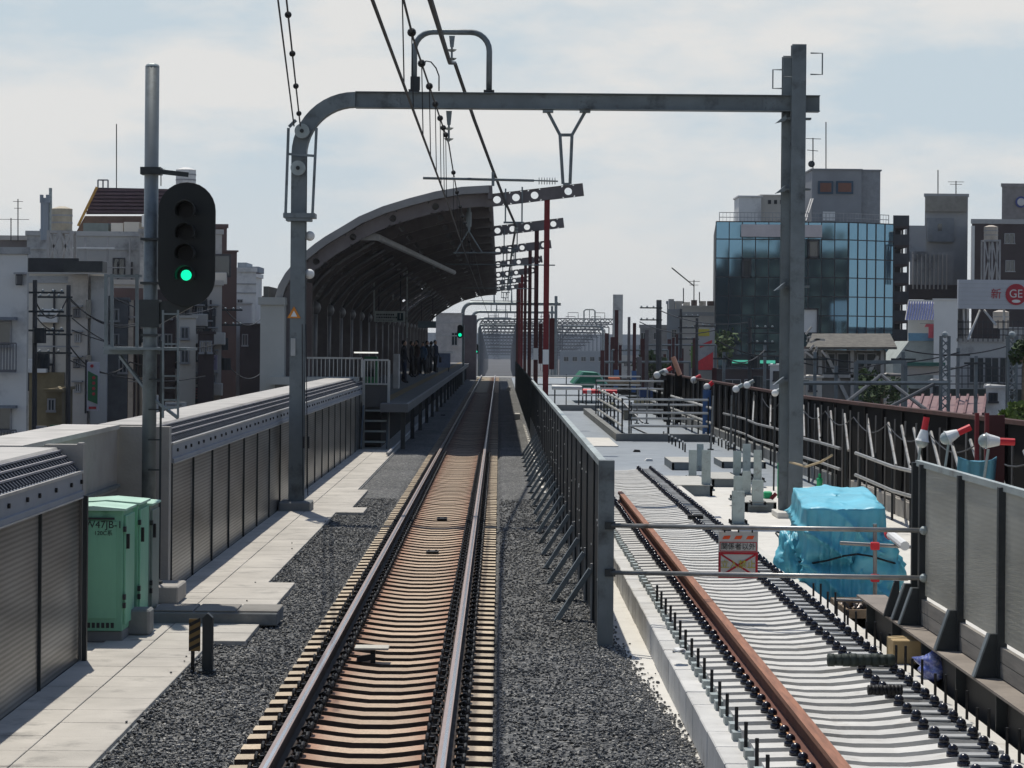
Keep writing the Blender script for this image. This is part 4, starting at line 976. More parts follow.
# small things on sleepers
def roll(label, px0, px1, py, z, r, m_, name='rolled_mat', cat='roll'):
    a = G(px0, py, z); b = G(px1, py, z); m = MB(); n = 9; pts = [a.lerp(b, i / n) for i in range(n + 1)]
    for i in range(n): m.tube([pts[i], pts[i].lerp(pts[i + 1], .85)], r * random.uniform(.85, 1.1), 10)
    m.tube([a, b], r * .85, 10)
    tag(m.build(name, m_, loc=a, smooth=True), label, cat)
roll('dark green rubber roll lying across the sleepers by the cardboard box', 828, 894, 660, .47, .05, mat('dark_green_rubber', (.03, .04, .035), .7))
roll('short black roll with a red end lying on the sleepers', 868, 902, 690, .45, .04, black)
roll('small black tube left on the sleepers near the steel stubs', 688, 703, 517, .45, .035, black)
p = G(893, 664, .2); o = MB().box(p.x, p.x + .24, p.y, p.y + .35, .2, .40).build('carton', cardboard, loc=p, bevel=.006)
tag(o, 'brown cardboard carton standing beside the steel girder', 'carton')
MB().box(p.x - .001, p.x + .241, p.y + .15, p.y + .2, .401, .403).build('tape', mat('parcel_tape', (.5, .38, .2), .3), o)
# plastic bag
def crumple(label, name, cat, c, rx, ry, rz, m_, seed, amp=.25, n=28, k=18, flat=None):
    mb = MB(); mb.ball((0, 0, 0), 1, n, k); vs = []
    for v in mb.v:
        d = 1 + amp * noise.noise(v * 1.7 + Vector((seed, 0, 0))) + amp * .5 * noise.noise(v * 5 + Vector((0, seed, 0))) + amp * .22 * noise.noise(v * 12)
        vs.append(Vector((v.x * rx, v.y * ry, max(v.z, -.8) * rz)) * d + Vector(c))
    mb.v = vs; return tag(mb.build(name, m_, loc=(c[0], c[1], c[2] - rz * .8), smooth=True), label, cat)
p = G(938, 680, .2); bagm = mat('blue_plastic', (.10, .13, .38), .25, 0, .5, 12, spec=.7, c2=(.55, .58, .7), c2amt=.5, c2scale=9)
crumple('blue and clear plastic bag slumped at the girder foot', 'plastic_bag', 'bag', (p.x, p.y + .15, .29), .16, .18, .12, bagm, 3, .5)
p = G(655, 650, .4); crumple('clear plastic scrap lying on the new sleepers', 'plastic_scrap', 'plastic scrap', (p.x + .2, p.y, .40), .06, .08, .02, white_p, 9, .6, 12, 8)
# fastener crate
p = G(848, 628, .0); root = thing('fastener_crate', 'open brown crate filled with dark metal fasteners in front of the tarpaulin', 'crate', (p.x, p.y, 0))
cx0, cx1, cy0, cy1 = p.x - .02, p.x + .58, p.y, p.y + 1.2
m = MB(); m.box(cx0, cx1, cy0, cy0 + .03, 0, .19); m.box(cx0, cx1, cy1 - .03, cy1, 0, .19); m.box(cx0, cx0 + .03, cy0, cy1, 0, .19); m.box(cx1 - .03, cx1, cy0, cy1, 0, .19); m.box(cx0, cx1, cy0, cy1, 0, .1); m.build('crate_box', wood, root)
m = MB()
for i in range(60): x = random.uniform(cx0 + .06, cx1 - .08); yy = random.uniform(cy0 + .06, cy1 - .1); m.bar((x, yy, .13), (x + random.uniform(-.05, .05), yy + random.uniform(-.08, .08), .17), .025)
o = m.build('fasteners', mat('oily_metal', (.06, .05, .045), .35, .6, .5, 20), root); tag(o, kind='stuff')
# girder + right barrier
GY = .0098 * F
root = thing('steel_girder', 'dark steel girder with pale flange carrying the right hand barrier', 'girder', (3.65, 14, 0))
m = MB(); m.box(3.62, 3.64, 10, GY, .0, .455); m.box(3.53, 3.66, 10, GY, .0, .02); m.build('web', mat('girder_web', (.03, .028, .025), .7), root)
MB().box(3.52, 3.80, 10, GY, .455, .475).build('top_flange', mat('girder_flange', (.22, .19, .16), .8, .1, .25, 3), root)
m = MB(); y = 11
while y < GY - .3: m.box(3.54, 3.62, y, y + .015, .02, .455); y += 1.5
m.build('web_stiffener', steel_d, root)
BX = 3.73; BYE = 3.72 / 418 * F
root = thing('clear_barrier', 'tall barrier of clear ribbed panels between dark posts on the right', 'barrier', (BX, BYE, .48))
MB().box(BX - .02, BX + .03, 10, BYE, 1.85, 1.90).build('top_rail', steel_l, root)
posts = [BYE] + [3.72 / u * F for u in (425.5, 464, 505, 556)] + [3.72 / 612 * F]
for i, yy in enumerate(posts):
    MB().box(BX - .05, BX + .02, yy - .04, yy + .03, .478, 1.88).build('post', steel_d, root)
    if i < 4:
        g = MB(); g.prism([(BX - .21, .478), (BX - .05, .478), (BX - .05, .80), (BX - .10, .80)], yy - .02, yy + .06); gs = g.build('gusset', steel_d, root)
        MB().bar((BX - .215, yy + .02, .48), (BX - .105, yy + .02, .80), .085, .012, up=(1, 0, 0)).build('gusset_flange', steel, gs)
g = MB(); g.prism([(BX - .25, .478), (BX - .11, .478), (BX - .11, .80), (BX - .15, .80)], BYE + .25, BYE + .3); g.build('gusset', steel_d, root)
for a, b in zip(posts[1:-1], posts[2:]):
    MB().box(BX, BX + .012, b + .04, a - .05, .74, 1.86).build('clear_panel', clearpanel, root)
    m = MB()
    for k in range(2): m.box(BX - .03, BX + .005, b + .04, a - .05, .485 + k * .115, .485 + k * .115 + .108)
    m.build('timber_board', boards, root)
MB().box(BX, BX + .012, posts[1] + .04, posts[0] - .05, .74, 1.86).build('clear_panel', clearpanel, root)
# pipes across
for (a0, b0, lb) in (((609, 525.5), (924, 530.5), 'upper steel pipe barring the way between the fence end and the clear barrier'), ((609, 572.5), (924, 578), 'lower steel pipe barring the way, crossing below the notice')):
    a = W(a0[0], a0[1], .00955 * F); b = W(b0[0], b0[1], .0087 * F); root = thing('barrier_pipe', lb, 'pipe', a)
    MB().tube([a, b], .022, 10).build('tube', pipe_m, root, smooth=True)
    m = MB(); m.box(a.x - .04, a.x + .06, a.y - .04, a.y + .04, a.z - .035, a.z + .035); m.build('clamp', steel_d, root)
    MB().ball(b + Vector((.0, 0, 0)), .04, 10, 6).build('end_coupler', steel_l, root)
# notice
Yn = .0093 * F
a = W(718.5, 531, Yn); b = W(757.5, 578.5, Yn); w = b.x - a.x; h = a.z - b.z
root = thing('warning_notice', 'white notice with black and yellow characters and a red crossed frame on the pipes', 'notice', ((a.x + b.x) / 2, Yn, b.z))
rz = 0
MB().box(a.x, b.x, Yn - .012, Yn, b.z, a.z).build('board', mat('notice_white', (.5, .48, .44), .6, 0, .1, 8), root)
def nx(t): return a.x + w * t
def nz_(t): return b.z + h * (1 - t)
Yt = Yn - .0145
m = MB()
for t in (.2, .5, .8): m.prism([(nx(t - .11), nz_(.17)), (nx(t - .06), nz_(.10)), (nx(t + .11), nz_(.09)), (nx(t + .07), nz_(.165))], Yt, Yt + .002)
m.build('orange_dash', mat('notice_orange', (.75, .09, .02), .6), root)
m = MB()
def frame(m, x0, x1, z0, z1, t_, y_):
    m.box(nx(x0), nx(x1), y_, y_ + .002, nz_(z0), nz_(z0 + t_)); m.box(nx(x0), nx(x1), y_, y_ + .002, nz_(z1 - t_), nz_(z1)); tt = t_ * h / w
    m.box(nx(x0), nx(x0 + tt), y_, y_ + .002, nz_(z0 + t_), nz_(z1 - t_)); m.box(nx(x1 - tt), nx(x1), y_, y_ + .002, nz_(z0 + t_), nz_(z1 - t_))
frame(m, .03, .97, .225, .43, .016, Yt); frame(m, .0, 1, .44, .99, .05, Yt)
m.bar((nx(.06), Yt, nz_(.49)), (nx(.94), Yt, nz_(.95)), .002, .017, up=(0, 0, 1)); m.bar((nx(.94), Yt - .003, nz_(.49)), (nx(.06), Yt - .003, nz_(.95)), .002, .017, up=(0, 0, 1))
m.build('red_frame', mat('notice_red', (.42, .02, .03), .6), root)
text('lettering', '関係者以外', w * .185, (nx(.5), Yt - .001, nz_(.33)), black_p, root, sx=.95)
text('lettering', '立入禁止', w * .225, (nx(.5), Yt - .006, nz_(.71)), mat('notice_yellow', (.42, .36, .04), .6), root, sx=1.0)
m = MB()
for t in (.15, .5, .85): m.tube([(nx(t), Yn - .03, a.z - .01), (nx(t), Yn - .03, a.z + .04), (nx(t), Yn + .03, a.z + .04)], .008, 5)
m.build('tie', black, root)
# blue tarpaulin ---------------------------------------------------
def tarp():
    Y0, Y1 = 27.5, 31.0; x0, x1 = 3.50, 4.47; zt = 1.09
    mb = MB(); nu, nv = 160, 64; vs = []; fs = []
    for j in range(nv + 1):
        v = j / nv
        for i in range(nu):
            t = 2 * math.pi * i / nu; c_, s_ = math.cos(t), math.sin(t)
            k = (abs(c_) ** 9 + abs(s_) ** 9) ** (-1 / 9); ex, ey = c_ * k, s_ * k
            if v < .3: f = v / .3; r_ = f; z = zt - .05 * (ey < 0) * f ** 6 + .015 * math.sin(ex * f * 5 + ey * 2)
            else:
                f = (v - .3) / .7; z = zt * (1 - f) + .02 - .05 * (1 - f)
                r_ = 1.0 + .012 * math.sin(min(f * 6, 3.14)) + .10 * f * f - .06 * math.exp(-((f - .62) / .07) ** 2)
            px = (x0 + x1) / 2 + ex * r_ * (x1 - x0) / 2; py = (Y0 + Y1) / 2 + ey * r_ * (Y1 - Y0) / 2
            fold = 0
            if v >= .3:
                s1 = t * 14 + f * 2.4 + 2.2 * noise.noise(Vector((t * 1.3, f * 1.5, 1)))
                ridge = 1 - abs(math.sin(s1)) ; s2 = (px * 1.5 + z * 2.3) * 3.1 + 2 * noise.noise(Vector((px, z * 2, 4)))
                ridge2 = 1 - abs(math.sin(s2))
                fold = (.10 * ridge ** 3 - .02) * min(1, f * 1.8) + .06 * ridge2 ** 4 * min(1, f * 4) + .03 * noise.noise(Vector((px * 2.2, py, z * 2.5)))
            else:
                z += .018 * (1 - abs(math.sin(px * 5 + py * 1.1 + noise.noise(Vector((px * 2, py, 0))) * 2))) ** 3
            vs.append(Vector((px + ex * fold + .08 * (py - 27.5), py + ey * fold * 1.4, z + .006 * noise.noise(Vector((px * 14, py * 9, z * 12))))))
    for j in range(nv):
        for i in range(nu):
            i2 = (i + 1) % nu; fs.append((j * nu + i, j * nu + i2, (j + 1) * nu + i2, (j + 1) * nu + i))
    mb.add(vs, fs); return mb
tm = mat('blue_tarpaulin', (.10, .44, .56), .46, 0, .18, 2.0, .2, 14, spec=.6, c2=(.14, .46, .55), c2amt=.4, c2scale=1.6)
n_ = tm.node_tree.nodes; l_ = tm.node_tree.links; b_ = n_['Principled BSDF']; g_ = [x for x in n_ if x.type == 'NEW_GEOMETRY'][0]
rn = n_.new('ShaderNodeTexNoise'); rn.noise_type = 'RIDGED_MULTIFRACTAL'; rn.inputs['Scale'].default_value = 2.1; rn.inputs['Detail'].default_value = 3.5; rn.inputs['Roughness'].default_value = .5; rn.inputs['Distortion'].default_value = .6
mp_ = n_.new('ShaderNodeMapping'); mp_.inputs['Scale'].default_value = (1.3, .7, .8); mp_.inputs['Rotation'].default_value = (0, .5, 0); l_.new(g_.outputs['Position'], mp_.inputs['Vector']); l_.new(mp_.outputs[0], rn.inputs['Vector'])
bb = n_.new('ShaderNodeBump'); bb.inputs['Strength'].default_value = .9; bb.inputs['Distance'].default_value = .09; l_.new(rn.outputs['Fac'], bb.inputs['Height'])
ob = [x for x in n_ if x.type == 'BUMP' and x is not bb and x.name != bb.name][0]; l_.new(bb.outputs[0], ob.inputs['Normal'])
root = thing('covered_load', 'bright blue tarpaulin tied over a boxy load in front of the right portal post', 'tarpaulin', (3.95, 27.5, 0))
mb = tarp(); mb.build('tarpaulin_sheet', tm, root, smooth=True)
MB().box(3.7, 4.3, 27.75, 30.0, .01, .34).build('load_box', wood, root)
m = MB(); pts = []
for i in range(25): t = 2 * math.pi * i / 24; k = (abs(math.cos(t)) ** 5 + abs(math.sin(t)) ** 5) ** (-.2); pts.append((4.1 + math.cos(t) * k * .52, 29.2 + math.sin(t) * k * 1.76, .46 + .08 * math.sin(t * 3)))
m.tube([(p_[0] + (p_[0] - 4.1) * .16, p_[1] + (p_[1] - 29.2) * .05, p_[2]) for p_ in pts], .012, 5); m.build('rope', black, root)
crumple('loose gathered corner of the blue tarpaulin trailing on the left', 'tarpaulin_corner', 'tarpaulin', (3.46, 28.3, .36), .17, .3, .34, tm, 5, .4, 48, 30)
crumple('bulging skirt of the blue tarpaulin lying low on the right', 'tarpaulin_skirt', 'tarpaulin', (4.34, 27.6, .36), .34, .2, .40, tm, 12, .3, 48, 30)
# stand with couplers in front
Yk = .0105 * F
root = thing('scaffold_stand', 'small scaffold stand with red couplers in front of the tarpaulin', 'scaffold stand', W(875, 610, Yk))
m = MB(); a = W(875, 524, Yk); b = W(875, 615, Yk); m.tube([a, b], .022, 8); m.build('upright', pipe_m, root)
for (x0_, y0_, x1_, y1_) in ((840, 543, 911, 547), (842, 577, 908, 579), (834, 600, 898, 602)):
    MB().tube([W(x0_, y0_, Yk), W(x1_, y1_, Yk)], .02, 8).build('ledger', pipe_m, root)
for yy in (546, 578):
    c = W(875, yy, Yk - .1); MB().box(c.x - .045, c.x + .045, c.y - .03, c.y + .03, c.z - .04, c.z + .04).build('red_coupler', red_p, root, bevel=.008)
a = W(891, 535, Yk + .3); b = W(905, 546, Yk - .3); o = MB().tube([a, b], .05, 10).build('cable_reel_tube', white_p, loc=a); tag(o, 'white tube with red end beside the tarpaulin stand', 'tube')
MB().tube([a + (a - b) * .02, a + (a - b) * .14], .058, 10).build('red_end', red_p, o)
# H-steel stubs --------------------------------------------------------
stubs = [(692.5, 450, 479, .155), (700, 444, 470, .14), (706, 450, 489.5, .165), (737, 451, 476, .16), (746.5, 444, 477, .155), (757.5, 450, 481, .155), (738, 476, 499, .155), (757.5, 480, 505, .19), (746.5, 471, 494, .15), (738, 491, 524, .19)]
for i, (px, yt, yb, w) in enumerate(stubs):
    p = G(px, yb, .12); z1 = W(px, yt, p.y).z
    root = thing('steel_stub', 'pale grey flat steel stub upright, %s' % ['leftmost of the far left trio', 'rear of the far left trio', 'tallest of the far left trio', 'far left of the right cluster', 'rear middle of the right cluster', 'far right of the right cluster', 'behind the nearest stub', 'right of the nearest stub', 'centre of the right cluster', 'nearest to the notice'][i], 'steel stub', (p.x, p.y, 0), 'steel stubs on base plates')
    m = MB(); hsec(m, p.x, w, p.y, .13, z1, .13); m.build('stub_post', mat('stub_paint', (.42, .48, .46), .55, .1, .12, 5, c2=(.2, .19, .17), c2amt=.3, c2scale=6), root)
    MB().box(p.x - .16, p.x + .16, p.y - .16, p.y + .16, .1, .13).build('base_plate', steel, root)
    m = MB()
    for dx in (-.12, .12):
        for dy in (-.12, .12): m.tube([(p.x + dx, p.y + dy, .13), (p.x + dx, p.y + dy, .19)], .016, 6)
    m.build('anchor_bolts', black, root)
bases = [((641 + 22, 0), 0)]
for (px0, px1, py, dz, ln, lb) in ((672, 700, 470, .17, 2.6, 'far left'), (674, 712, 496, .2, 3.2, 'near left'), (712, 740, 487, .16, 2.5, 'middle'), (722, 765, 468, .14, 2.2, 'far right'), (745, 776, 512, .16, 1.6, 'near right')):
    a = G(px0, py, .0); b = G(px1, py, .0)
    root = thing('base_frame', 'low grey steel base frame under the stubs, %s one' % lb, 'steel frame', (a.x, a.y, 0))
    m = MB(); m.box(a.x, a.x + .05, a.y, a.y + ln, 0, dz); m.box(b.x - .05, b.x, a.y, a.y + ln, 0, dz); m.box(a.x, b.x, a.y, a.y + .04, 0, dz); m.build('side_beams', steel, root)
    MB().box(a.x, b.x, a.y - .01, a.y + ln, dz + .001, dz + .015).build('top_sheet', mat('dusty_sheet', (.42, .41, .37), .7, .1, .15, 4), root)
p = G(770, 503, .1); root = thing('jack', 'green jack with dark red handle at the foot of the portal post', 'jack', (p.x, p.y, .0))
MB().box(p.x - .1, p.x + .04, p.y, p.y + .2, .1, .3).build('green_body', green_p, root, bevel=.02); MB().bar((p.x, p.y, .15), (p.x + .1, p.y - .05, .27), .06).build('handle', redpaint, root)
p = G(778.5, 498, .0); z1 = W(778.5, 463, p.y).z; o = MB().bar((p.x, p.y, 0), (p.x, p.y, z1), .045).build('green_pole', green_p, loc=p); tag(o, 'thin green pole leaning beside the portal post', 'pole')
p = G(819.5, 490, .0); root = thing('bottle', 'green bottle standing on the pale slab behind the tarpaulin', 'bottle', (p.x, p.y, 0)); MB().tube([p, p + Vector((0, 0, .2)), p + Vector((0, 0, .24))], .06, 10).build('bottle_body', green_p, root, smooth=True); MB().tube([p + Vector((0, 0, .24)), p + Vector((0, 0, .33))], .028, 8).build('neck', green_p, root)
# rebar rows on the coated deck
rt0 = None
k = 0
for (x0_, y0_, x1_, y1_, n) in ((663, 439, 686, 452, 8), (706, 441, 733, 452, 8), (720, 437, 745, 447, 5)):
    for i in range(n):
        p = G(x0_ + (x1_ - x0_) * i / (n - 1) + random.uniform(-1, 1), y0_ + (y1_ - y0_) * i / (n - 1), 0)
        if rt0 is None:
            rt0 = MB().tube([(0, 0, 0), (0, 0, .22)], .022, 6).build('starter_bar', black); MB().ball((0, 0, .23), .03, 8, 5).build('bar_cap', white_p, rt0); tag(rt0, 'short upright starter bar with a pale cap on the coated deck', 'starter bar', 'starter bars on the coated deck'); c = rt0
        else: c = copy_tree(rt0)
        c.location = p; k += 1
for (px, py, lb) in ((637, 452, 'small dark offcut lying alone on the coated deck'), (649, 461, 'small white offcut lying nearer on the coated deck')):
    p = G(px, py, 0); tag(MB().prism([(p.x - .1, 0), (p.x + .1, 0), (p.x + .08, .05), (p.x - .05, .06)], p.y, p.y + .25).build('offcut', black if px < 640 else white_p, loc=p), lb, 'offcut')
# raised edge and stair opening rails
a = G(616, 441, 0); b = G(716, 441, 0)
struct(MB().box(a.x, 6.5, a.y, a.y + .35, 0, .22), 'raised_kerb', conc_d); struct(MB().box(a.x, a.x + .3, a.y + .35, 100, 0, .22), 'raised_kerb_return', conc_d)
struct(MB().box(1.3, 7.0, 104, 104.4, 0.0, .25), 'cross_kerb', conc_d)
p = G(600, 434, 0); struct(MB().box(2.5, 3.4, 68, 74, .0, .02), 'pale_mortar_patch', conc_l)
def railing(label, pts, zs, r=.04, m_=mat('railing_pipe_pale', (.45, .45, .43), .5, .3, .15, 3), posts=True, name='scaffold_railing', pr=.025, zb=0, step=1.5):
    root = thing(name, label, 'railing', pts[0])
    for z in zs: 
        MB().tube([(p[0], p[1], z) for p in pts], r, 6).build('rail', m_, root)
    for a, b in zip(pts[:-1], pts[1:]):
        a, b = Vector(a), Vector(b); n = max(1, int((b - a).length / step))
        for i in range(n + (b == Vector(pts[-1]))):
            q = a.lerp(b, i / n); MB().tube([(q.x, q.y, zb), (q.x, q.y, max(zs) + .08)], pr, 6).build('post', steel_d, root)
    return root
ya = a.y
railing('grey pipe railing around the deck opening, nearest run', [(a.x + .4, ya + .2, 0), (6.3, ya + .2, 0)], (.45, .85, 1.25), step=1.0)
railing('grey pipe railing around the deck opening, left run', [(a.x + .2, ya + .4, 0), (a.x + .2, 90, 0)], (.45, .85, 1.2), step=2.2)
railing('grey pipe railing around the deck opening, far run', [(a.x + .2, 92, 0), (6.3, 92, 0)], (.4, .8, 1.2, 1.5), step=1.2)
railing('thin pipe railing across the deck beyond the opening', [(1.4, 112, 0), (6.6, 112, 0)], (.5, 1.0, 1.4), step=1.3)
m = MB(); m.bar((4.2, 76, .3), (4.9, 73, .02), .05); m.bar((4.0, 84, 1.2), (4.8, 80, .3), .05)
tag(m.build('leaning_pipes', pipe_m, loc=(4.5, 75, 0)), 'two pale pipes leaning inside the deck opening', 'pipes')
# right edge wall with inner pipework -----------------------------------
WX = 6.95
def wz(y): return 1.70 + .18 * max(0, min(1, (55 - y) / 24)) 
root = thing('edge_wall', 'dark sheet piled wall with a rusty top edge along the right side of the deck', 'wall', (WX, 30, 0))
MB().prism([(10, -.2), (104, -.2), (104, 1.65), (55, 1.70), (31, 1.88), (10, 1.95)], WX + .05, WX + .12, 'x').build('sheeting', wallpile, root)
y = 12.0
while y < 100:
    MB().box(WX + .0, WX + .05, y, y + .10, .28, wz(y) - .02).build('sheet_rib', wallpile, root); y += 2.1
MB().prism([(10, 1.95), (31, 1.88), (55, 1.70), (104, 1.65), (104, 1.71), (55, 1.76), (31, 1.94), (10, 2.02)], WX + .0, WX + .16, 'x').build('rusty_cap', rustline, root)
MB().prism([(10, 0.0), (47, 0.0), (47, .29), (10, .29)], WX - .08, WX + .045, 'x').build('concrete_upstand', conc, root)
MB().prism([(49.6, 0.0), (100, 0.0), (100, .25), (49.6, .25)], WX - .08, WX + .045, 'x').build('concrete_upstand', conc_d, root)
m0 = None; y = 14.0; n = 0
while y < 86:
    if m0 is None: m0 = MB().tube([(WX - .13, 0, .02), (WX - .13, 0, 1.66)], .016, 6).build('standard_pipe', mat('thin_pipe_grey', (.2, .19, .18), .6, .3), None); m0.parent = root; m0.location = (-WX, y - 30, 0)
    else:
        c = m0.copy(); col.objects.link(c); c.parent = root; c.location = (-WX, y - 30, 0)
    y += 1.05 if y < 60 else 2.0
for (x, y) in (): pass
rr_ = thing('pipe_railing', 'double pipe railing following the dark right edge wall', 'railing', (6.6, 24, 0))
for z in (.93, .53):
    MB().tube([(6.55, y, z + .02 * math.sin(y * .9)) for y in [BYE + .5 + i * 2 for i in range(10)] + [44]], .032, 8).build('rail', pipe_m, rr_)
    MB().tube([(6.55, y, z + .02 * math.sin(y * .7)) for y in [46 + i * 3 for i in range(9)]], .03, 8).build('rail', pipe_m, rr_)
y = 24
while y < 70: MB().tube([(6.6, y, 0), (6.6, y, 1.05)], .022, 6).build('post', steel_d, rr_); y += 1.8
root = thing('raking_props', 'pale slanting pipe props between the wall and the railing', 'props', (6.7, 30, 0))
for yy in (26, 27.3, 29.6, 31.8, 33.2, 34.8, 36.4, 38, 39.2, 40.6, 43, 46, 48, 50, 52.5, 55, 59, 63): MB().tube([(6.56, yy - 1.0, .95), (WX - .05, yy + 1.9, 1.55)], .026, 6).build('prop', pipe_m, root)
m = MB()
for i in range(8):
    y = 30 + i * 4; pts = [(WX - .15, y + 4 * t / 8, 1.55 - .22 * math.sin(math.pi * t / 8)) for t in range(9)]; m.tube(pts, .012, 4)
tag(m.build('festoon_cable', wire_m, loc=(WX - .15, 30, 1.5)), 'black cable looped along the top of the right edge wall', 'cable')
a = W(790, 462, YP - .5); b = W(832, 455, 38); m = MB(); m.tube([a, a.lerp(b, .4) + Vector((0, 0, -.12)), a.lerp(b, .75) + Vector((0, 0, -.08)), b], .02, 6)
tag(m.build('slack_rope', mat('tan_rope', (.4, .32, .2), .9), loc=a), 'tan rope hanging slack from the portal post to the railing', 'rope')
# work lamps
for (px, py, Yl, ang, lb) in ((923, 437, 33.3, 80, 'white bell lamp with upright red handle, farthest of three on the right wall'), (951, 436, 31.4, 25, 'white bell lamp with slanting red handle, middle of three on the right wall'), (991, 441, 28.6, -2, 'white bell lamp with level red handle, nearest of three on the right wall')):
    c = W(px, py, Yl); root = thing('work_lamp', lb, 'work lamp', c); d = Vector((math.cos(R(ang)), 0, math.sin(R(ang)))); off = -d * .06
    MB().tube([c + off, c + off + d * .03, c + off + d * .10, c + off + d * .16], .10, 16, r1=.05).build('bell', white_p, root, smooth=False)
    MB().ball(c + off - d * .01, .085, 12, 8).build('bulb', porcelain, root, smooth=True)
    MB().tube([c + off + d * .16, c + off + d * .34], .045, 10).build('handle', red_p, root)
    MB().tube([c + Vector((-.02, .05, -.1)), c + Vector((-.1, .1, -.75))], .018, 6).build('bracket', steel_l, root)
# red posts + blue cloth behind the barrier
root = thing('red_gate_post', 'pair of dark red posts rising behind the clear barrier', 'posts', (6.7, 31, 0))
for px in (977, 987): a = W(px, 413, 31.2); MB().bar((a.x, 31.2, .2), (a.x, 31.2, a.z), .05).build('post', redpaint, root)
a = W(985, 415, 31.4); MB().box(a.x, a.x + .26, 31.4, 31.45, .2, a.z).build('red_board', redpaint_d, root)
c = W(978, 470, 30.6); mm_ = MB(); 
pts = []; vs = []; fs = []
for i in range(13):
    for j in range(7):
        x = c.x - .25 + .5 * i / 12; z = c.z + .17 - .36 * j / 6 - (.08 * math.sin(math.pi * i / 12) if j == 0 else 0); vs.append((x, 30.6 + .05 * math.sin(i * 1.7) + .02 * j, z))
for i in range(12):
    for j in range(6): q = i * 7 + j; fs.append((q, q + 1, q + 8, q + 7))
mm_.add(vs, fs); o = mm_.build('blue_cloth', mat('faded_blue_cloth', (.10, .27, .36), .8), loc=c, smooth=True); md = o.modifiers.new('s', 'SOLIDIFY'); md.thickness = .01; tag(o, 'faded blue cloth hung behind the clear barrier', 'cloth')
# items along the far deck ---------------------------------------------
a = W(592, 372, 118); root = thing('green_tent', 'low green tarpaulin tent far along the deck', 'tent', (a.x, 118, 0))
vs = MB(); l, r_ = W(573, 384, 118), W(607, 384, 118); t0_, t1_ = W(583, 372, 118), W(598, 373, 118)
vs.prism([(l.x, l.z), (r_.x, r_.z), (t1_.x, t1_.z), (t0_.x, t0_.z)], 118, 124); vs.build('sheet', mat('green_sheet', (.02, .16, .10), .5), root)
m = MB(); m.bar((l.x, 117.9, l.z), (t0_.x, 117.9, t0_.z), .08); m.bar((r_.x, 117.9, r_.z), (t1_.x, 117.9, t1_.z), .08); m.build('pale_pole', mat('tent_pole', (.25, .5, .42), .5), root)
lo = W(581, 383, 117); ro = W(594, 388, 117); MB().box(lo.x, ro.x, 117, 117.6, ro.z, lo.z).build('lower_load', mat('green_sheet_d', (.015, .1, .07), .6), root)
MB().bar((lo.x + .1, 117.3, 0), (lo.x + .1, 117.3, ro.z), .06).build('leg', steel_d, root); MB().bar((ro.x - .1, 117.3, 0), (ro.x - .1, 117.3, ro.z), .06).build('leg', steel_d, root)
for (x0_, x1_, y0_, y1_, Yq, mm, nm, lb, ct) in (
    (552, 582, 386, 390, 108, white_p, 'white_pipe_stack', 'white pipe bundle lying across the far deck', 'pipes'), (583, 617, 391, 394, 107, red_p, 'red_white_bar', 'red barrier bar lying across the far deck', 'barrier bar'),
    (609, 620, 377, 380, 121, mat('coral_sheet', (.6, .16, .08), .6), 'orange_sheet', 'orange sheet on the far deck beyond the green tent', 'sheet'),
    (607, 640, 381, 386, 120, wood, 'timber_stack', 'flat brown timber stack beyond the railings', 'timber stack'),
    (640, 690, 388, 398, 105, mat('blue_sheet', (.03, .06, .15), .7), 'blue_sheet', 'dark blue sheeting behind the far railings', 'sheet'),
    (604, 616, 403, 410, 96, mat('khaki_board', (.2, .19, .12), .8), 'khaki_board', 'khaki board on a trestle at the opening corner', 'board')):
    a = W(x0_, y0_, Yq); b = W(x1_, y1_, Yq); zb = max(b.z, 0.02)
    root = thing(nm, lb, ct, (a.x, Yq, 0)); m = MB()
    if 'pipe' in nm or 'bar' in nm:
        for k in range(3): m.tube([(a.x, Yq + k * .2, zb + .09 + .02 * k), (b.x, Yq + k * .25, zb + .09)], .09, 8)
        m.build('tubes', mm, root)
        if nm == 'red_white_bar':
            for t in (.12, .55): MB().tube([(a.x + (b.x - a.x) * t, Yq, zb + .09), (a.x + (b.x - a.x) * (t + .12), Yq, zb + .09)], .095, 8).build('white_band', white_p, root)
    else: m.box(a.x, b.x, Yq, Yq + 1.0, zb, a.z); m.build('panel_sheet', mm, root, bevel=.04)
    m = MB()
    for t in (.1, .9): m.bar((a.x + (b.x - a.x) * t, Yq + .2, 0), (a.x + (b.x - a.x) * t, Yq + .2, zb + .02), .06)
    m.build('trestle', steel_d, root)
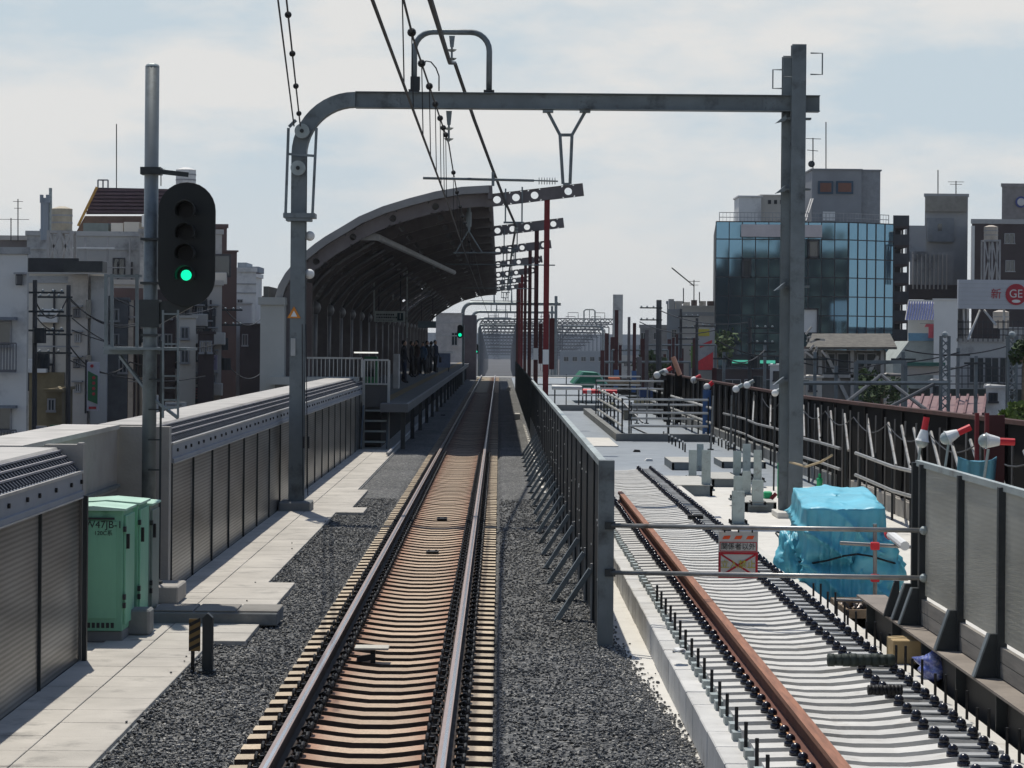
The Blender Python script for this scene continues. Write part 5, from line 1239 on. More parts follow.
# piles: red-brown columns farther, wrapped columns
for i, (px, yt, yb, Yq, wpx, mm, lb) in enumerate(((616, 310, 385, 150, 3.5, redpaint_d, 'tallest rust brown pile standing left of the far pile group'), (628.5, 317, 385, 150, 2.6, beamc, 'thin blackish pile in the middle of the far pile group'), (634, 323, 385, 145, 3.2, redpaint_d, 'rust brown pile standing right of the thin blackish pile'), (607, 343, 372, 160, 2.8, redpaint_d, 'short rust brown pile at the left of the far pile group'), (620, 345, 375, 160, 2.8, redpaint_d, 'short rust brown pile behind the tallest one'), (639, 357, 385, 140, 5, beamc, 'short wide dark pile at the right of the far pile group'), (646.5, 330, 375, 150, 3.4, beamc, 'blackish pile closest to the leaning utility pole'), (714, 368, 405, 92, 4, redpaint_d, 'rust brown pile beside the colourful banner'))):
    p = W(px, yb, Yq); root = thing('steel_pile', lb, 'steel pile', (p.x, Yq, 0)); z1 = W(px, yt, Yq).z; m = MB(); hsec(m, p.x, wpx * Yq / F, Yq, 0 if Yq > 0 else 0, z1, .3); m.build('pile_shaft', mm, root)
    if i in (0, 2): MB().box(p.x - .16, p.x + .16, Yq - .2, Yq - .17, .0, 1.3).build('blue_wrap', mat('wrap_blue', (.05, .12, .28), .7), root)
    else: MB().box(p.x - wpx * Yq / F * .6, p.x + wpx * Yq / F * .6, Yq - .3, Yq + .3, 0, .12).build('base_plate', steel_d, root)
a = W(707, 390, 74); root = thing('wrapped_column', 'dark column wrapped in blue cloth with a white lamp and red cap on top', 'column', (a.x, 74, 0))
MB().tube([(a.x, 74, 0), (a.x, 74, a.z)], .13, 10).build('blue_wrap', mat('wrap_blue', (.05, .12, .28), .7), root); MB().ball((a.x, 74, a.z + .1), .11, 12, 8).build('lamp_bulb', white_p, root, smooth=True); MB().tube([(a.x + .08, 74, a.z + .15), (a.x + .18, 74, a.z + .24)], .07, 8).build('red_cap', red_p, root)
for (px, py, Yq, lb) in ((736, 389, 60, 'white lamp on the right edge wall left of the portal post'), (747, 385, 55, 'paler lamp beside another one left of the portal post'), (775, 393, 48, 'lamp tucked beside the portal post'), (657, 375, 95, 'white capped lamp among the far dark posts'), (665, 372, 100, 'second white lamp with red hood among the far posts'), (694, 380, 85, 'rounded pale lamp hood with a red rim above the far railings')):
    c = W(px, py, Yq); root = thing('site_lamp', lb, 'lamp', (c.x, Yq, c.z)); r_ = .045 * Yq / 30
    MB().ball(c, r_, 12, 8).build('shade', white_p, root, smooth=True); MB().tube([c + Vector((r_ * .6, 0, r_ * .5)), c + Vector((r_ * 1.9, 0, r_ * 1.2))], r_ * .55, 8).build('hood', red_p if px in (665, 694) else steel_l, root); MB().tube([c, (c.x, c.y + .1, 0)], .02, 5).build('bracket', steel_d, root)
m = MB(); a0 = W(673, 357, 88); a1 = W(680, 375, 88); m.tube([a0, a1], .09, 8); tag(m.build('leaning_tube', mat('salmon_pipe', (.6, .3, .2), .6), loc=a1), 'salmon coloured tube leaning among the far posts', 'tube')
# dark mesh of stored posts between x 640 and 715
root = thing('stored_posts', 'dark cluster of upright posts stored beyond the far railing', 'posts', (6.2, 96, 0))
random.seed(5)
for i in range(22):
    px = 655 + 2.7 * i + random.uniform(-1, 1); Yq = random.uniform(86, 104); a = W(px, random.uniform(372, 386), Yq)
    if a.x < 6.85: MB().bar((a.x, Yq, 0), (a.x, Yq, a.z), .13).build('post', wallpile, root)

# ================================================================== BUILDINGS AND FAR THINGS
random.seed(11)
GZ = -7.0
w_white = mat('wall_white', (.66, .65, .62), .85, 0, .07, .5, c2=(.3, .3, .3), c2amt=.25, c2scale=.3)
w_tan = mat('wall_warm_grey', (.48, .44, .39), .85, 0, .1, .4, c2=(.17, .16, .14), c2amt=.35, c2scale=.4)
w_beige = mat('wall_beige', (.58, .54, .47), .85, 0, .1, .4, c2=(.22, .2, .18), c2amt=.3, c2scale=.4)
w_grey = mat('wall_grey', (.38, .38, .37), .85, 0, .1, .4, c2=(.11, .11, .11), c2amt=.35, c2scale=.4)
w_dark = mat('wall_dark_brown', (.06, .045, .045), .85, 0, .15, .4)
w_brick = mat('wall_brown_tile', (.14, .09, .08), .85, 0, .12, .6)
w_purple = mat('sign_frame_purple_brown', (.055, .035, .045), .7, 0, .15, 1)
w_far = mat('far_wall_blue_grey', (.26, .29, .32), .9, 0, .12, .1)
frame_l = mat('window_frame_pale', (.3, .3, .3), .6)
frame_d = mat('window_frame_dark', (.04, .04, .045), .6)
def bld(label, Y, x0, x1, yt, wall, depth=12, wins=(), cat='building', name='building', par=.25, zb=GZ, roof=None, fr=None, bands=()):
    a = W(x0, yt, Y); b = W(x1, yt, Y); z = (a.z + b.z) / 2
    root = thing(name, label, cat, ((a.x + b.x) / 2, Y, zb))
    k_ = (Y + depth) / Y + .004; ax, bx = (a.x * k_, b.x) if a.x > 0 else (a.x, b.x * k_)
    MB().prism([(a.x, Y), (b.x, Y), (bx, Y + depth), (ax, Y + depth)], zb, z, 'z').build('wall', wall, root)
    if par: 
        m = MB(); m.box(a.x - .08, b.x + .08, Y - .08, Y + .12, z + .002, z + par); m.bar((a.x + .06, Y + .13, z + .002 + par / 2), (ax + .06, Y + depth, z + .002 + par / 2), .12, par); m.bar((b.x - .06, Y + .13, z + .002 + par / 2), (bx - .06, Y + depth, z + .002 + par / 2), .12, par); m.build('parapet', roof or wall, root)
    for (p0, q0, p1, q1) in wins:
        c, d = W(p0, q0, Y), W(p1, q1, Y); f = MB(); t = .06
        for (u0, u1, v0, v1) in ((c.x - t, d.x + t, c.z, c.z + t), (c.x - t, d.x + t, d.z - t, d.z), (c.x - t, c.x, d.z, c.z), (d.x, d.x + t, d.z, c.z), ((c.x + d.x) / 2 - t / 3, (c.x + d.x) / 2 + t / 3, d.z, c.z)): f.box(u0, u1, Y - .07, Y - .002, v0, v1)
        w_ = f.build('window', fr or frame_l, root); MB().box(c.x, d.x, Y - .03, Y - .004, d.z, c.z).build('pane', winglass, w_)
        MB().box(c.x - .1, d.x + .1, Y - .14, Y - .072, d.z - .1, d.z - .01).build('sill', fr or frame_l, w_)
    for (yy, t) in bands:
        c = W(x0, yy, Y); MB().box(a.x - .03, b.x + .03, Y - .05, Y - .003, c.z - t, c.z).build('band', w_grey, root)
    return root
def part_box(root, nm, Y, p0, q0, p1, q1, m_, dy=.3, off=0):
    c, d = W(p0, q0, Y), W(p1, q1, Y); return MB().box(c.x, d.x, Y - off - dy, Y - off, d.z, c.z).build(nm, m_, root)
def tank(root_label, px, y0, y1, hw, Y, m_, legs_to=None):
    c = W(px, y0, Y); d = W(px, y1, Y); r_ = hw * Y / F; root = thing('water_tank', root_label, 'water tank', (c.x, Y, d.z))
    MB().tube([(c.x, Y, d.z), (c.x, Y, c.z)], r_, 18).build('tank_body', m_, root, smooth=False); MB().tube([(c.x, Y, c.z), (c.x, Y, c.z + .25 * r_)], r_ * 1.03, 18, r1=r_ * .3).build('lid', m_, root)
    m = MB()
    for k in (.33, .66): z = d.z + (c.z - d.z) * k; m.tube([(c.x, Y, z), (c.x, Y, z + .08)], r_ * 1.03, 18)
    m.build('hoop', frame_l, root)
    if legs_to:
        e = W(px, legs_to, Y).z; m = MB(); r2 = r_ * 1.1
        for sx in (-1, 0, 1):
            for sy in (-1, 1): m.bar((c.x + sx * r2, Y + sy * r_, e), (c.x + sx * r2, Y + sy * r_, d.z), .12)
        for sx in (-1, 0): m.bar((c.x + sx * r2, Y - r_, e), (c.x + (sx + 1) * r2, Y - r_, d.z), .09); m.bar((c.x + (sx + 1) * r2, Y - r_, e), (c.x + sx * r2, Y - r_, d.z), .09)
        m.box(c.x - r2, c.x + r2, Y - r_, Y + r_, d.z - .12, d.z - .002); m.build('stand', frame_l, root)
    return root
def antenna(label, px, y0, y1, Y, bars=3, w=8):
    a = W(px, y0, Y); b = W(px, y1, Y); root = thing('antenna', label, 'antenna', b); MB().tube([b, a], .035 * Y / 150, 5).build('rod', steel_d, root)
    if bars:
        m = MB()
        for k in range(bars): z = a.z - (a.z - b.z) * (.06 + .16 * k); h = w * Y / F * (1 - .25 * k); m.bar((a.x - h, Y, z), (a.x + h, Y, z), .03 * Y / 150)
        m.build('elements', steel_d, root)
# ---- left side
L1 = bld('plain white apartment block nearest on the left with barred windows', 86, -30, 27.5, 254, w_white, 9, wins=[(-12, 322, 10, 345), (-12, 408, 10, 430)], roof=w_grey)
for (y0, y1) in ((317, 320), (405, 408)): part_box(L1, 'awning', 86, -14, y0, 18, y1, mat('awning_blue_grey', (.15, .17, .2), .6), .5, .08)
for y0 in (343, 430):
    m = MB(); a, b = W(-14, y0, 85.6), W(16, y0 + 28, 85.6); m.bar(a, (b.x, 85.6, a.z), .05); m.bar((a.x, 85.6, b.z), b, .1)
    for k in range(11): x = a.x + (b.x - a.x) * k / 10; m.bar((x, 85.6, b.z), (x, 85.6, a.z), .035)
    m.build('balcony_rail', mat('rail_grey_dark', (.12, .12, .13), .6), L1)
L2 = bld('tan building with dark rooftop fence behind the white block', 104, 29, 108, 274, w_beige, 10, par=0, bands=((276, .3),))
part_box(L2, 'grey_pilaster', 104, 70, 274, 88, 440, w_tan, .4, 0); part_box(L2, 'grey_pilaster', 104, 92, 276, 107, 440, w_grey, .25, 0)
part_box(L2, 'yellow_lower_wall', 104, 30, 372, 64, 440, mat('ochre_wall', (.2, .16, .09), .9), .15, 0)
part_box(L2, 'rooftop_fence', 104, 29, 258, 79, 272.5, mat('fence_dark_grey', (.035, .037, .04), .7), .2, 0); part_box(L2, 'rooftop_duct', 104, 70, 262, 108, 273, steel_d, 1.2, .25)
for k in range(6):
    for r_ in range(2): part_box(L2, 'window', 104, 96 + (k % 2) * 12 - 8, 300 + r_ * 55, 101 + (k % 2) * 12 - 8, 318 + r_ * 55, winglass, .06, .42) if k < 1 else None
bld('brownish low parapet building at the far left edge', 128, -40, 28, 240, mat('wall_brown_grey', (.2, .175, .16), .85, 0, .2, .6), 10, roof=w_tan)
L4 = bld('long grey building with a wide flat roof behind the tan one', 126, 27, 149, 236, w_grey, 14, wins=[(114, 259, 124, 275), (92, 300, 100, 318), (112, 330, 122, 345)], fr=frame_d, bands=((247, .12),))
for k in range(4): part_box(L4, 'roof_post', 126, 66 + k * 22, 238, 67.5 + k * 22, 262, frame_l, .1, 1.0)
part_box(L4, 'white_pipe', 126, 74, 248, 118, 249.6, white_p, .15, 1.1)
for (a0, b0, a1, b1, mm) in ((28, 232, 50, 240, w_grey), (36, 228, 48, 233, w_far), (80, 222, 105, 236, mat('roof_unit', (.16, .19, .18), .7)), (108, 222, 120, 232, w_beige), (121, 221, 136, 232, w_beige), (108, 232, 138, 236, w_grey), (139, 214, 147, 226, w_white)):
    part_box(L4, 'rooftop_unit', 127, a0, b0, a1, b1, mm, 2, -3)
tank('cream water tank on a lattice stand over the tan building', 62, 209, 231, 10.5, 112, mat('tank_cream', (.42, .37, .28), .7), legs_to=262)
root = thing('telecom_mast', 'mobile phone mast with two panel antennas left of the cream tank', 'mast', W(45, 240, 118))
MB().tube([W(45, 240, 118), W(45, 198, 118)], .22, 8).build('pole', w_far, root); m = MB(); a = W(41, 195, 117.5); b = W(43.5, 203, 117.5); m.box(a.x, b.x, 117.2, 117.5, b.z, a.z); a = W(47, 195, 117.5); b = W(50, 203, 117.5); m.box(a.x, b.x, 117.2, 117.5, b.z, a.z); m.build('panel_antenna', w_far, root)
MB().tube([W(50.5, 230, 118), W(50.5, 188, 118)], .08, 6).build('thin_rod', steel_l, root)
antenna('television antenna with long crossbar above the far left roof', 11, 218, 241, 110, 1, 18); antenna('tall thin rod antenna beside the television antenna', 18, 199, 241, 111, 2, 5)
# trapezoid billboard frame
Yb = 135; root = thing('rooftop_screen', 'purple brown slatted rooftop screen with orange slanted edge', 'rooftop screen', W(115, 225, Yb))
def quadprism(pts, Y, d, nm, m_, root): 
    P = [W(x, y, Y) for x, y in pts]; return MB().prism([(p.x, p.z) for p in P], Y, Y + d).build(nm, m_, root)
quadprism([(85, 216), (96, 216), (97, 236), (74, 236)], Yb, .4, 'lower_sheet', mat('brown_sheet', (.17, .11, .08), .8), root)
quadprism([(96, 216), (150, 216), (150, 236), (96, 236)], Yb, .4, 'lower_sheet', mat('brown_sheet', (.17, .11, .08), .8), root)
quadprism([(97, 187.5), (170, 189), (170, 214), (86, 214)], Yb + .5, .3, 'backing', w_purple, root)
m = MB()
for k in range(7): y = 190 + k * 3.6; x = 96.5 - (y - 188) * .42; m.bar(W(x, y, Yb), W(172, y + .4, Yb), .16, .12)
m.build('slats', mat('slat_purple', (.10, .065, .075), .7), root)
m = MB(); m.bar(W(97, 187, Yb - .3), W(78, 226, Yb - .3), .13); m.build('orange_edge', mat('orange_edge', (.45, .25, .06), .7), root)
m = MB(); a, b = W(98, 180, Yb), W(108, 188, Yb)
for x in (a.x, (a.x + b.x) / 2, b.x): m.bar((x, Yb, b.z), (x, Yb, a.z), .08)
m.bar(a, (b.x, Yb, a.z), .08); m.build('ladder_hoop', frame_l, root)
antenna('very tall thin rod antenna over the slatted screen', 116.5, 124, 188, Yb, 0)
bld('reddish brown tower part behind the signal mast', 133, 108, 165, 222, w_brick, 10, par=0)
tank('white rooftop water tank above the black signal', 186, 170, 186, 10, 140, w_white); antenna('small yagi antenna left of the white tank', 161, 168, 186, 139, 2, 4)
L5 = bld('grey brown building behind the signal with many small signs', 118, 112, 222, 285, w_tan, 12, wins=[(118, 300, 128, 318), (140, 330, 152, 345), (118, 352, 126, 372), (136, 355, 146, 375), (160, 330, 170, 352), (196, 300, 206, 320), (196, 340, 206, 360)], fr=frame_d)
part_box(L5, 'brick_infill', 118, 112, 288, 145, 300, w_brick, .1, 0)
L5b = bld('taller grey block between the tan building and the signal', 124, 140, 222, 234, w_grey, 10, wins=[(150, 250, 158, 265)], fr=frame_d)
bld('narrow purple brown block just right of the signal', 150, 195, 227, 228, w_brick, 5)
bld('brown column shaped block right of the signal', 140, 223, 237, 252, w_brick, 4, par=.1)
b_ = bld('pale grey stepped apartment block behind the brown column', 165, 236, 256, 272, w_white, 18, par=.3, wins=[(238, 300, 242, 306)], bands=((283, .1), (292, .1)))
part_box(b_, 'roof_step', 166, 236, 262, 245, 272, w_far, 4, -5); part_box(b_, 'roof_step', 166, 245, 266, 257, 272, w_far, 4, -5)
bld('white lower block in front of the stepped apartment block', 152, 236, 252, 304, w_white, 6, par=.1); bld('dark narrow building squeezed beside the station pier', 148, 240, 262, 325, w_dark, 6, par=.1, wins=[(243, 335, 247, 345)])
bld('brown flat roof behind the station pier', 170, 262, 300, 296, w_brick, 8, par=0)
# poles on the left
def upole(label, px, y0, y1, Y, r=.12, stuff=True, arms=3, side=1):
    a, b = W(px, y0, Y), W(px, y1, Y); root = thing('utility_pole', label, 'utility pole', (b.x, Y, GZ))
    MB().tube([(b.x, Y, GZ), a], r, 8, r1=r * .75).build('pole', mat('pole_concrete_dark', (.07, .07, .072), .8), root)
    m = MB()
    for k in range(arms): z = a.z - .5 - .75 * k; m.bar((a.x - (.2 if side > 0 else 1.2), Y - .2, z), (a.x + (1.2 if side > 0 else .2), Y - .2, z), .08)
    m.build('crossarm', steel_d, root); m = MB()
    for k in range(arms):
        for d_ in (.35, .75, 1.1): m.ball((a.x + side * d_, Y - .2, a.z - .42 - .75 * k), .06, 6, 4)
    m.build('insulators', porcelain, root)
    if stuff:
        for (dx, dz, h) in ((.25, -1.9, .6), (.4, -2.9, .6)): MB().tube([(a.x + dx, Y - .2, a.z + dz - h), (a.x + dx, Y - .2, a.z + dz)], .25, 10).build('transformer', steel_d, root)
    return root
upole('utility pole with two transformers in front of the tan building', 35, 280, 440, 95); upole('utility pole with crossarms and insulators by the tan wall', 68.5, 285, 440, 97, arms=4, stuff=False, side=-1)
upole('utility pole with box between the signal and the station pier', 219, 300, 430, 120, arms=2)
for k, (pts, lb) in enumerate((([(35, 300, 95), (68, 296, 97), (150, 318, 110)], 'wire strung between the two left utility poles'), ([(69, 345, 97), (130, 362, 108), (219, 330, 120)], 'sagging service wire from the left poles toward the station'), ([(150, 310, 118), (219, 300, 120), (262, 318, 148)], 'overhead wire reaching the station pier'), ([(160, 385, 118), (219, 352, 120), (262, 372, 148)], 'low wire above the street signs'))):
    wire(lb, [W(*p) for p in pts], .03, sag=.8)
# vertical sign and street signs
a, b = W(87, 362, 94), W(98, 411, 94); root = thing('vertical_sign', 'white and green vertical shop sign with red marks on the left', 'sign', (a.x, 94, b.z))
MB().box(a.x, b.x, 94, 94.3, b.z, a.z).build('sign_board', mat('sign_white', (.45, .44, .48), .5), root); MB().box(a.x - .08, a.x - .005, 94, 94.35, b.z - .1, a.z + .1).build('dark_edge', black_p, root)
w = b.x - a.x; h = a.z - b.z
MB().prism([(a.x + .1 * w, b.z + .82 * h), (a.x + .95 * w, b.z + .72 * h), (a.x + .95 * w, b.z + .14 * h), (a.x + .1 * w, b.z + .22 * h)], 93.97, 93.995).build('green_field', mat('sign_green', (.02, .13, .05), .5), root)
m = MB(); m.disc((a.x + .45 * w, 93.95, b.z + .92 * h), .07, 8, .02); m.box(a.x + .2 * w, a.x + .85 * w, 93.95, 93.965, b.z + .04 * h, b.z + .09 * h)
for k in range(4): m.disc((a.x + .62 * w, 93.945, b.z + (.68 - .11 * k) * h), .065, 8, .02)
m.build('red_marks', mat('sign_red', (.4, .04, .05), .5), root)
for (p0, q0, p1, q1, Y, c_, lb) in ((36, 426, 46, 440, 92, (.3, .3, .32), 'pale street sign at the foot of the left poles'), (50, 425, 61, 441, 92, (.02, .12, .06), 'dark green street sign at the foot of the left poles'), (73, 425, 80, 436, 93, (.35, .32, .28), 'cream street sign below the vertical sign'), (81, 428, 91, 437, 93, (.3, .05, .05), 'red street sign below the vertical sign'), (192, 388, 212, 399, 112, (.3, .12, .14), 'pink shop board behind the barrier top'), (208, 355, 217, 370, 115, (.35, .3, .4), 'white and blue projecting sign right of the signal'), (150, 395, 158, 412, 100, (.5, .5, .48), 'white sheet roof patch behind the signal ladder'), (165, 402, 186, 413, 100, (.45, .45, .43), 'white canopy seen below the signal ladder')):
    a, b = W(p0, q0, Y), W(p1, q1, Y); root = thing('street_sign', lb, 'sign', (a.x, Y, GZ)); mm = mat('sign_c%d' % p0, c_, .6); MB().box(a.x, b.x, Y, Y + .15, b.z, a.z).build('sign_board', mm, root); MB().bar(((a.x + b.x) / 2, Y + .08, GZ), ((a.x + b.x) / 2, Y + .08, b.z), .12).build('sign_post', steel_d, root)
    m = MB()
    for k in range(3): z = b.z + (a.z - b.z) * (.2 + .25 * k); m.box(a.x + .1 * (b.x - a.x), a.x + (.6 + .1 * k) * (b.x - a.x), Y - .02, Y - .002, z, z + .07 * (a.z - b.z))
    m.build('marks', frame_l if c_[0] < .2 else frame_d, root)
# foliage helper
def foliage(name, label, cat, c, r, cm, n=260, leaf=.16, trunk=True, base=GZ, sq=.8):
    root = thing(name, label, cat, (c[0], c[1], base)); m = MB(); C_ = Vector(c)
    blobs = [(C_ + Vector((random.uniform(-.6, .6) * r, random.uniform(-.5, .5) * r, random.uniform(-.5, .5) * r * sq)), r * random.uniform(.35, .6)) for _ in range(9)]
    for i in range(n):
        bc, br = random.choice(blobs); d = Vector((random.gauss(0, 1), random.gauss(0, 1), random.gauss(0, 1))).normalized() * br * random.uniform(.5, 1.05); p = bc + d
        u = Vector((random.gauss(0, 1), random.gauss(0, 1), random.gauss(0, 1))).normalized(); v = u.cross(Vector((random.gauss(0, 1), random.gauss(0, 1), random.gauss(0, 1)))).normalized(); s = leaf * random.uniform(.6, 1.4)
        m.add([p - u * s - v * s * .4, p + u * s - v * s * .5, p + u * s * .8 + v * s * .5, p - u * s * .7 + v * s * .4], [(0, 1, 2, 3)])
    m.build('crown', cm, root)
    if trunk:
        t = MB(); t.tube([(c[0], c[1], base), (c[0] + .1, c[1], c[2] - r * .3), (c[0], c[1], c[2] + r * .3)], .12, 6, r1=.04)
        for k in range(4): a = blobs[k][0]; t.tube([(c[0], c[1], c[2] - r * .6), a], .05, 5, r1=.015)
        t.build('trunk', wood, root)
    return root
lf1 = mat('leaf_green', (.055, .09, .03), .8, 0, .5, 3); lf2 = mat('leaf_bright', (.14, .2, .035), .8, 0, .4, 3)
p = W(38, 440, 60); foliage('shrub', 'bright yellow green shrub peeking over the recessed wall', 'shrub', (p.x, 60, p.z - .3), .55, lf2, 500, .05, base=p.z - 2)
# ---- glass building
gl = bpy.data.materials.new('blue_mirror_glass'); gl.use_nodes = True; b = gl.node_tree.nodes['Principled BSDF']; b.inputs['Metallic'].default_value = 1; b.inputs['Roughness'].default_value = .04; b.inputs['Base Color'].default_value = (.16, .29, .39, 1)
Yg_ = 190.0
A = W(716, 225, 190.4); B = W(848, 222.5, 190); C_ = W(893, 225, 192.4); Dd = W(893, 225, 215); ztop = B.z
gb = thing('glass_building', 'blue mirrored glass office building right of the portal post', 'office building', (B.x, 190, GZ))
foot = [(A.x, A.y), (B.x, B.y), (C_.x, C_.y), (C_.x, 214), (A.x * 214 / 194 + .15, 214)]
MB().prism([(x, y) for x, y in foot], GZ, ztop - .02, 'z').build('core_wall', mat('core_dark', (.03, .035, .04), .6), gb)
def facade(P, Q, nx_, rows, zt, ppx):
    P = Vector(P); Q = Vector(Q); d = (Q - P); nrm = Vector((d.y, -d.x)).normalized()
    pm = MB(); mm = MB()
    for i in range(nx_):
        for j in range(len(rows) - 1):
            a = P + d * (i / nx_) + nrm * .12; b = P + d * ((i + 1) / nx_) + nrm * .12; w1 = random.uniform(-.0018, .0018); w2 = random.uniform(-.003, .003)
            z0, z1 = rows[j + 1], rows[j]
            pm.add([(a.x + nrm.x * w1, a.y + nrm.y * w1, z0), (b.x - nrm.x * w1, b.y - nrm.y * w1, z0), (b.x - nrm.x * w1 + nrm.x * w2, b.y - nrm.y * w1 + nrm.y * w2, z1), (a.x + nrm.x * (w1 + w2), a.y + nrm.y * (w1 + w2), z1)], [(0, 1, 2, 3)])
    for i in range(nx_ + 1): a = P + d * (i / nx_) + nrm * .14; mm.bar((a.x, a.y, rows[-1]), (a.x, a.y, rows[0]), .07)
    for z in rows: a = P + nrm * .14; b = Q + nrm * .14; mm.bar((a.x, a.y, z), (b.x, b.y, z), .08)
    return pm, mm
rows = [W(848, y, 190).z for y in (222.5, 240, 259, 278, 297, 316, 334, 356, 380)]
for (P, Q, n_) in (((A.x, A.y), (B.x, B.y), 10), ((B.x, B.y), (C_.x, C_.y), 5)):
    pm, mm = facade(P, Q, n_, rows, ztop, 0); g_ = pm.build('glass_facade', gl, gb); mm.build('mullions', frame_d, gb)
for (p0, q0, p1, q1) in ((742, 259, 751, 278), (808, 240, 819, 258), (800, 308, 818, 334)): 
    c, d = W(p0, q0, 189.5), W(p1, q1, 189.5); f = MB()
    for (u0, u1, v0, v1) in ((c.x, d.x, c.z - .12, c.z), (c.x, d.x, d.z, d.z + .12), (c.x, c.x + .12, d.z, c.z), (d.x - .12, d.x, d.z, c.z)): f.box(u0, u1, 189.2 + (4 - (u0 - A.x) * .36 if u0 < B.x else 0) * .0, 189.5, v0, v1)
    w_ = f.build('open_window', frame_d, gb); MB().box(c.x + .12, d.x - .12, 189.35, 189.4, d.z + .12, c.z - .12).build('pane', winglass if p0 != 800 else w_white, w_)
c, d = W(740, 225, 190.6), W(820, 238, 190.6); MB().box(c.x, d.x, 189.4, 189.7, d.z, c.z).build('blank_signboard', mat('silver_pink_board', (.5, .46, .47), .45, .3, .12, .5), gb)
m = MB(); z0, z1 = ztop, W(848, 213, 190).z
for (P, Q) in (((A.x + .3, A.y + .4), (B.x, B.y + .4)), ((B.x, B.y + .4), (C_.x - .3, C_.y + .3))):
    P, Q = Vector(P), Vector(Q)
    for z in (z1, (z0 + z1) / 2): m.bar((P.x, P.y, z), (Q.x, Q.y, z), .05)
    n_ = int((Q - P).length / .28)
    for i in range(n_ + 1): a = P.lerp(Q, i / n_); m.bar((a.x, a.y, z0), (a.x, a.y, z1), .05 if i % 5 == 0 else .022)
m.build('roof_railing', frame_l, gb)
def roofbox(px0, px1, y0, y1, Y, d, m_, nm): c, e = W(px0, y0, Y), W(px1, y1, Y); MB().box(c.x, e.x, Y, Y + d, ztop - .1, c.z).build(nm, m_, gb); MB().box(c.x - .1, e.x + .1, Y - .1, Y + d + .1, c.z + .002, c.z + .12).build(nm + '_cap', m_, gb); return c, e
roofbox(739, 761, 197, 222, 198, 4, w_white, 'roof_hut'); roofbox(761, 784, 196, 222, 199, 4, w_beige, 'roof_hut')
for x in (768, 774, 780): part_box(gb, 'vent_hole', 199, x, 200, x + 3, 204, black_p, .05, .01)
roofbox(812, 861, 170, 222, 197, 5, mat('penthouse_grey', (.24, .25, .26), .8, 0, .12, .4), 'penthouse'); c = W(861, 170, 197)
roofbox(861, 880, 171, 222, 198, 5, mat('penthouse_side', (.26, .27, .28), .8), 'penthouse')
for (x0, x1) in ((818, 833), (836, 853)):
    f = part_box(gb, 'window', 197, x0, 181, x1, 194, mat('frame_blue', (.03, .07, .11), .5), .12, .0); part_box(gb, 'rust_blind', 197, x0 + 2, 183, x1 - 2, 192, mat('rust_blind', (.2, .09, .06), .7), .03, .125)
part_box(gb, 'white_board', 197, 822, 212, 834, 221, white_p, .1, .5)
m = MB(); m.bar(W(804, 221, 192), W(811, 199, 196), .1); m.bar(W(806, 221, 192), W(813, 199, 196), .1); m.build('roof_stair', frame_l, gb)
root = thing('dish_antenna', 'round dark dish antenna on a rod at the penthouse corner', 'antenna', W(812, 172, 197)); MB().tube([W(813, 170, 197), W(813, 138, 197)], .05, 5).build('rod', steel_d, root); c = W(811.5, 164, 196.5); MB().ball(c, .28, 12, 8, 1, .4).build('dish', steel_d, root)
m = MB(); m.bar(W(806, 138.5, 197), W(821, 139, 197), .05); m.bar(W(807, 150, 197), W(818, 151, 197), .05); m.bar(W(813, 138.5, 197.06), W(813, 151, 197.06), .06); m.build('elements', steel_d, root)
antenna('tall whip antenna on the glass building penthouse', 826, 122, 170, 198, 0)
# fire escape tower
a = W(893, 226, 203); b = W(909, 226, 203); root = thing('fire_escape', 'dark open fire escape tower attached to the glass building', 'fire escape', (a.x, 203, GZ))
m = MB()
for x in (a.x + .05, b.x - .12): m.box(x, x + .15, 203, 203.2, GZ, a.z); m.box(x, x + .15, 206, 206.2, GZ, a.z)
m.build('posts', frame_d, root); MB().box(a.x, b.x, 207, 207.2, GZ, a.z).build('back_wall', mat('esc_back', (.02, .02, .022), .9), root)
for y in range(226, 366, 19): c = W(893, y, 203); MB().box(a.x, b.x, 202.9, 206.9, c.z - .18, c.z).build('landing', w_dark, root); MB().box(a.x, b.x, 202.9, 202.95, c.z, c.z + .9).build('landing_rail', mat('esc_rail', (.05, .055, .065), .7), root)
# building reflected in the glass
root = thing('opposite_building', 'brown block across the tracks, seen only as a dark shape in the glass facade', 'building', (36, -30, GZ))
MB().box(22, 46, -32, -18, GZ, 18.6).build('wall', mat('opposite_wall', (.02, .018, .018), .9), root); m = MB()
for i in range(7):
    for j in range(7): m.box(24 + i * 3, 25.6 + i * 3, -17.99, -17.9, 1 + j * 3.2, 2.8 + j * 3.2)
m.build('windows', mat('dull_panes', (.16, .15, .11), .5), root); MB().box(46.2, 70, -30, -18, GZ, 14.5).build('low_wing', MATS['opposite_wall'], root); MB().box(30, 38, -30, -20, 18.6, 21.0).build('roof_hut', w_dark, root); MB().box(13, 21.9, -25, -18, GZ, 15.5).build('side_wing', MATS['opposite_wall'], root)
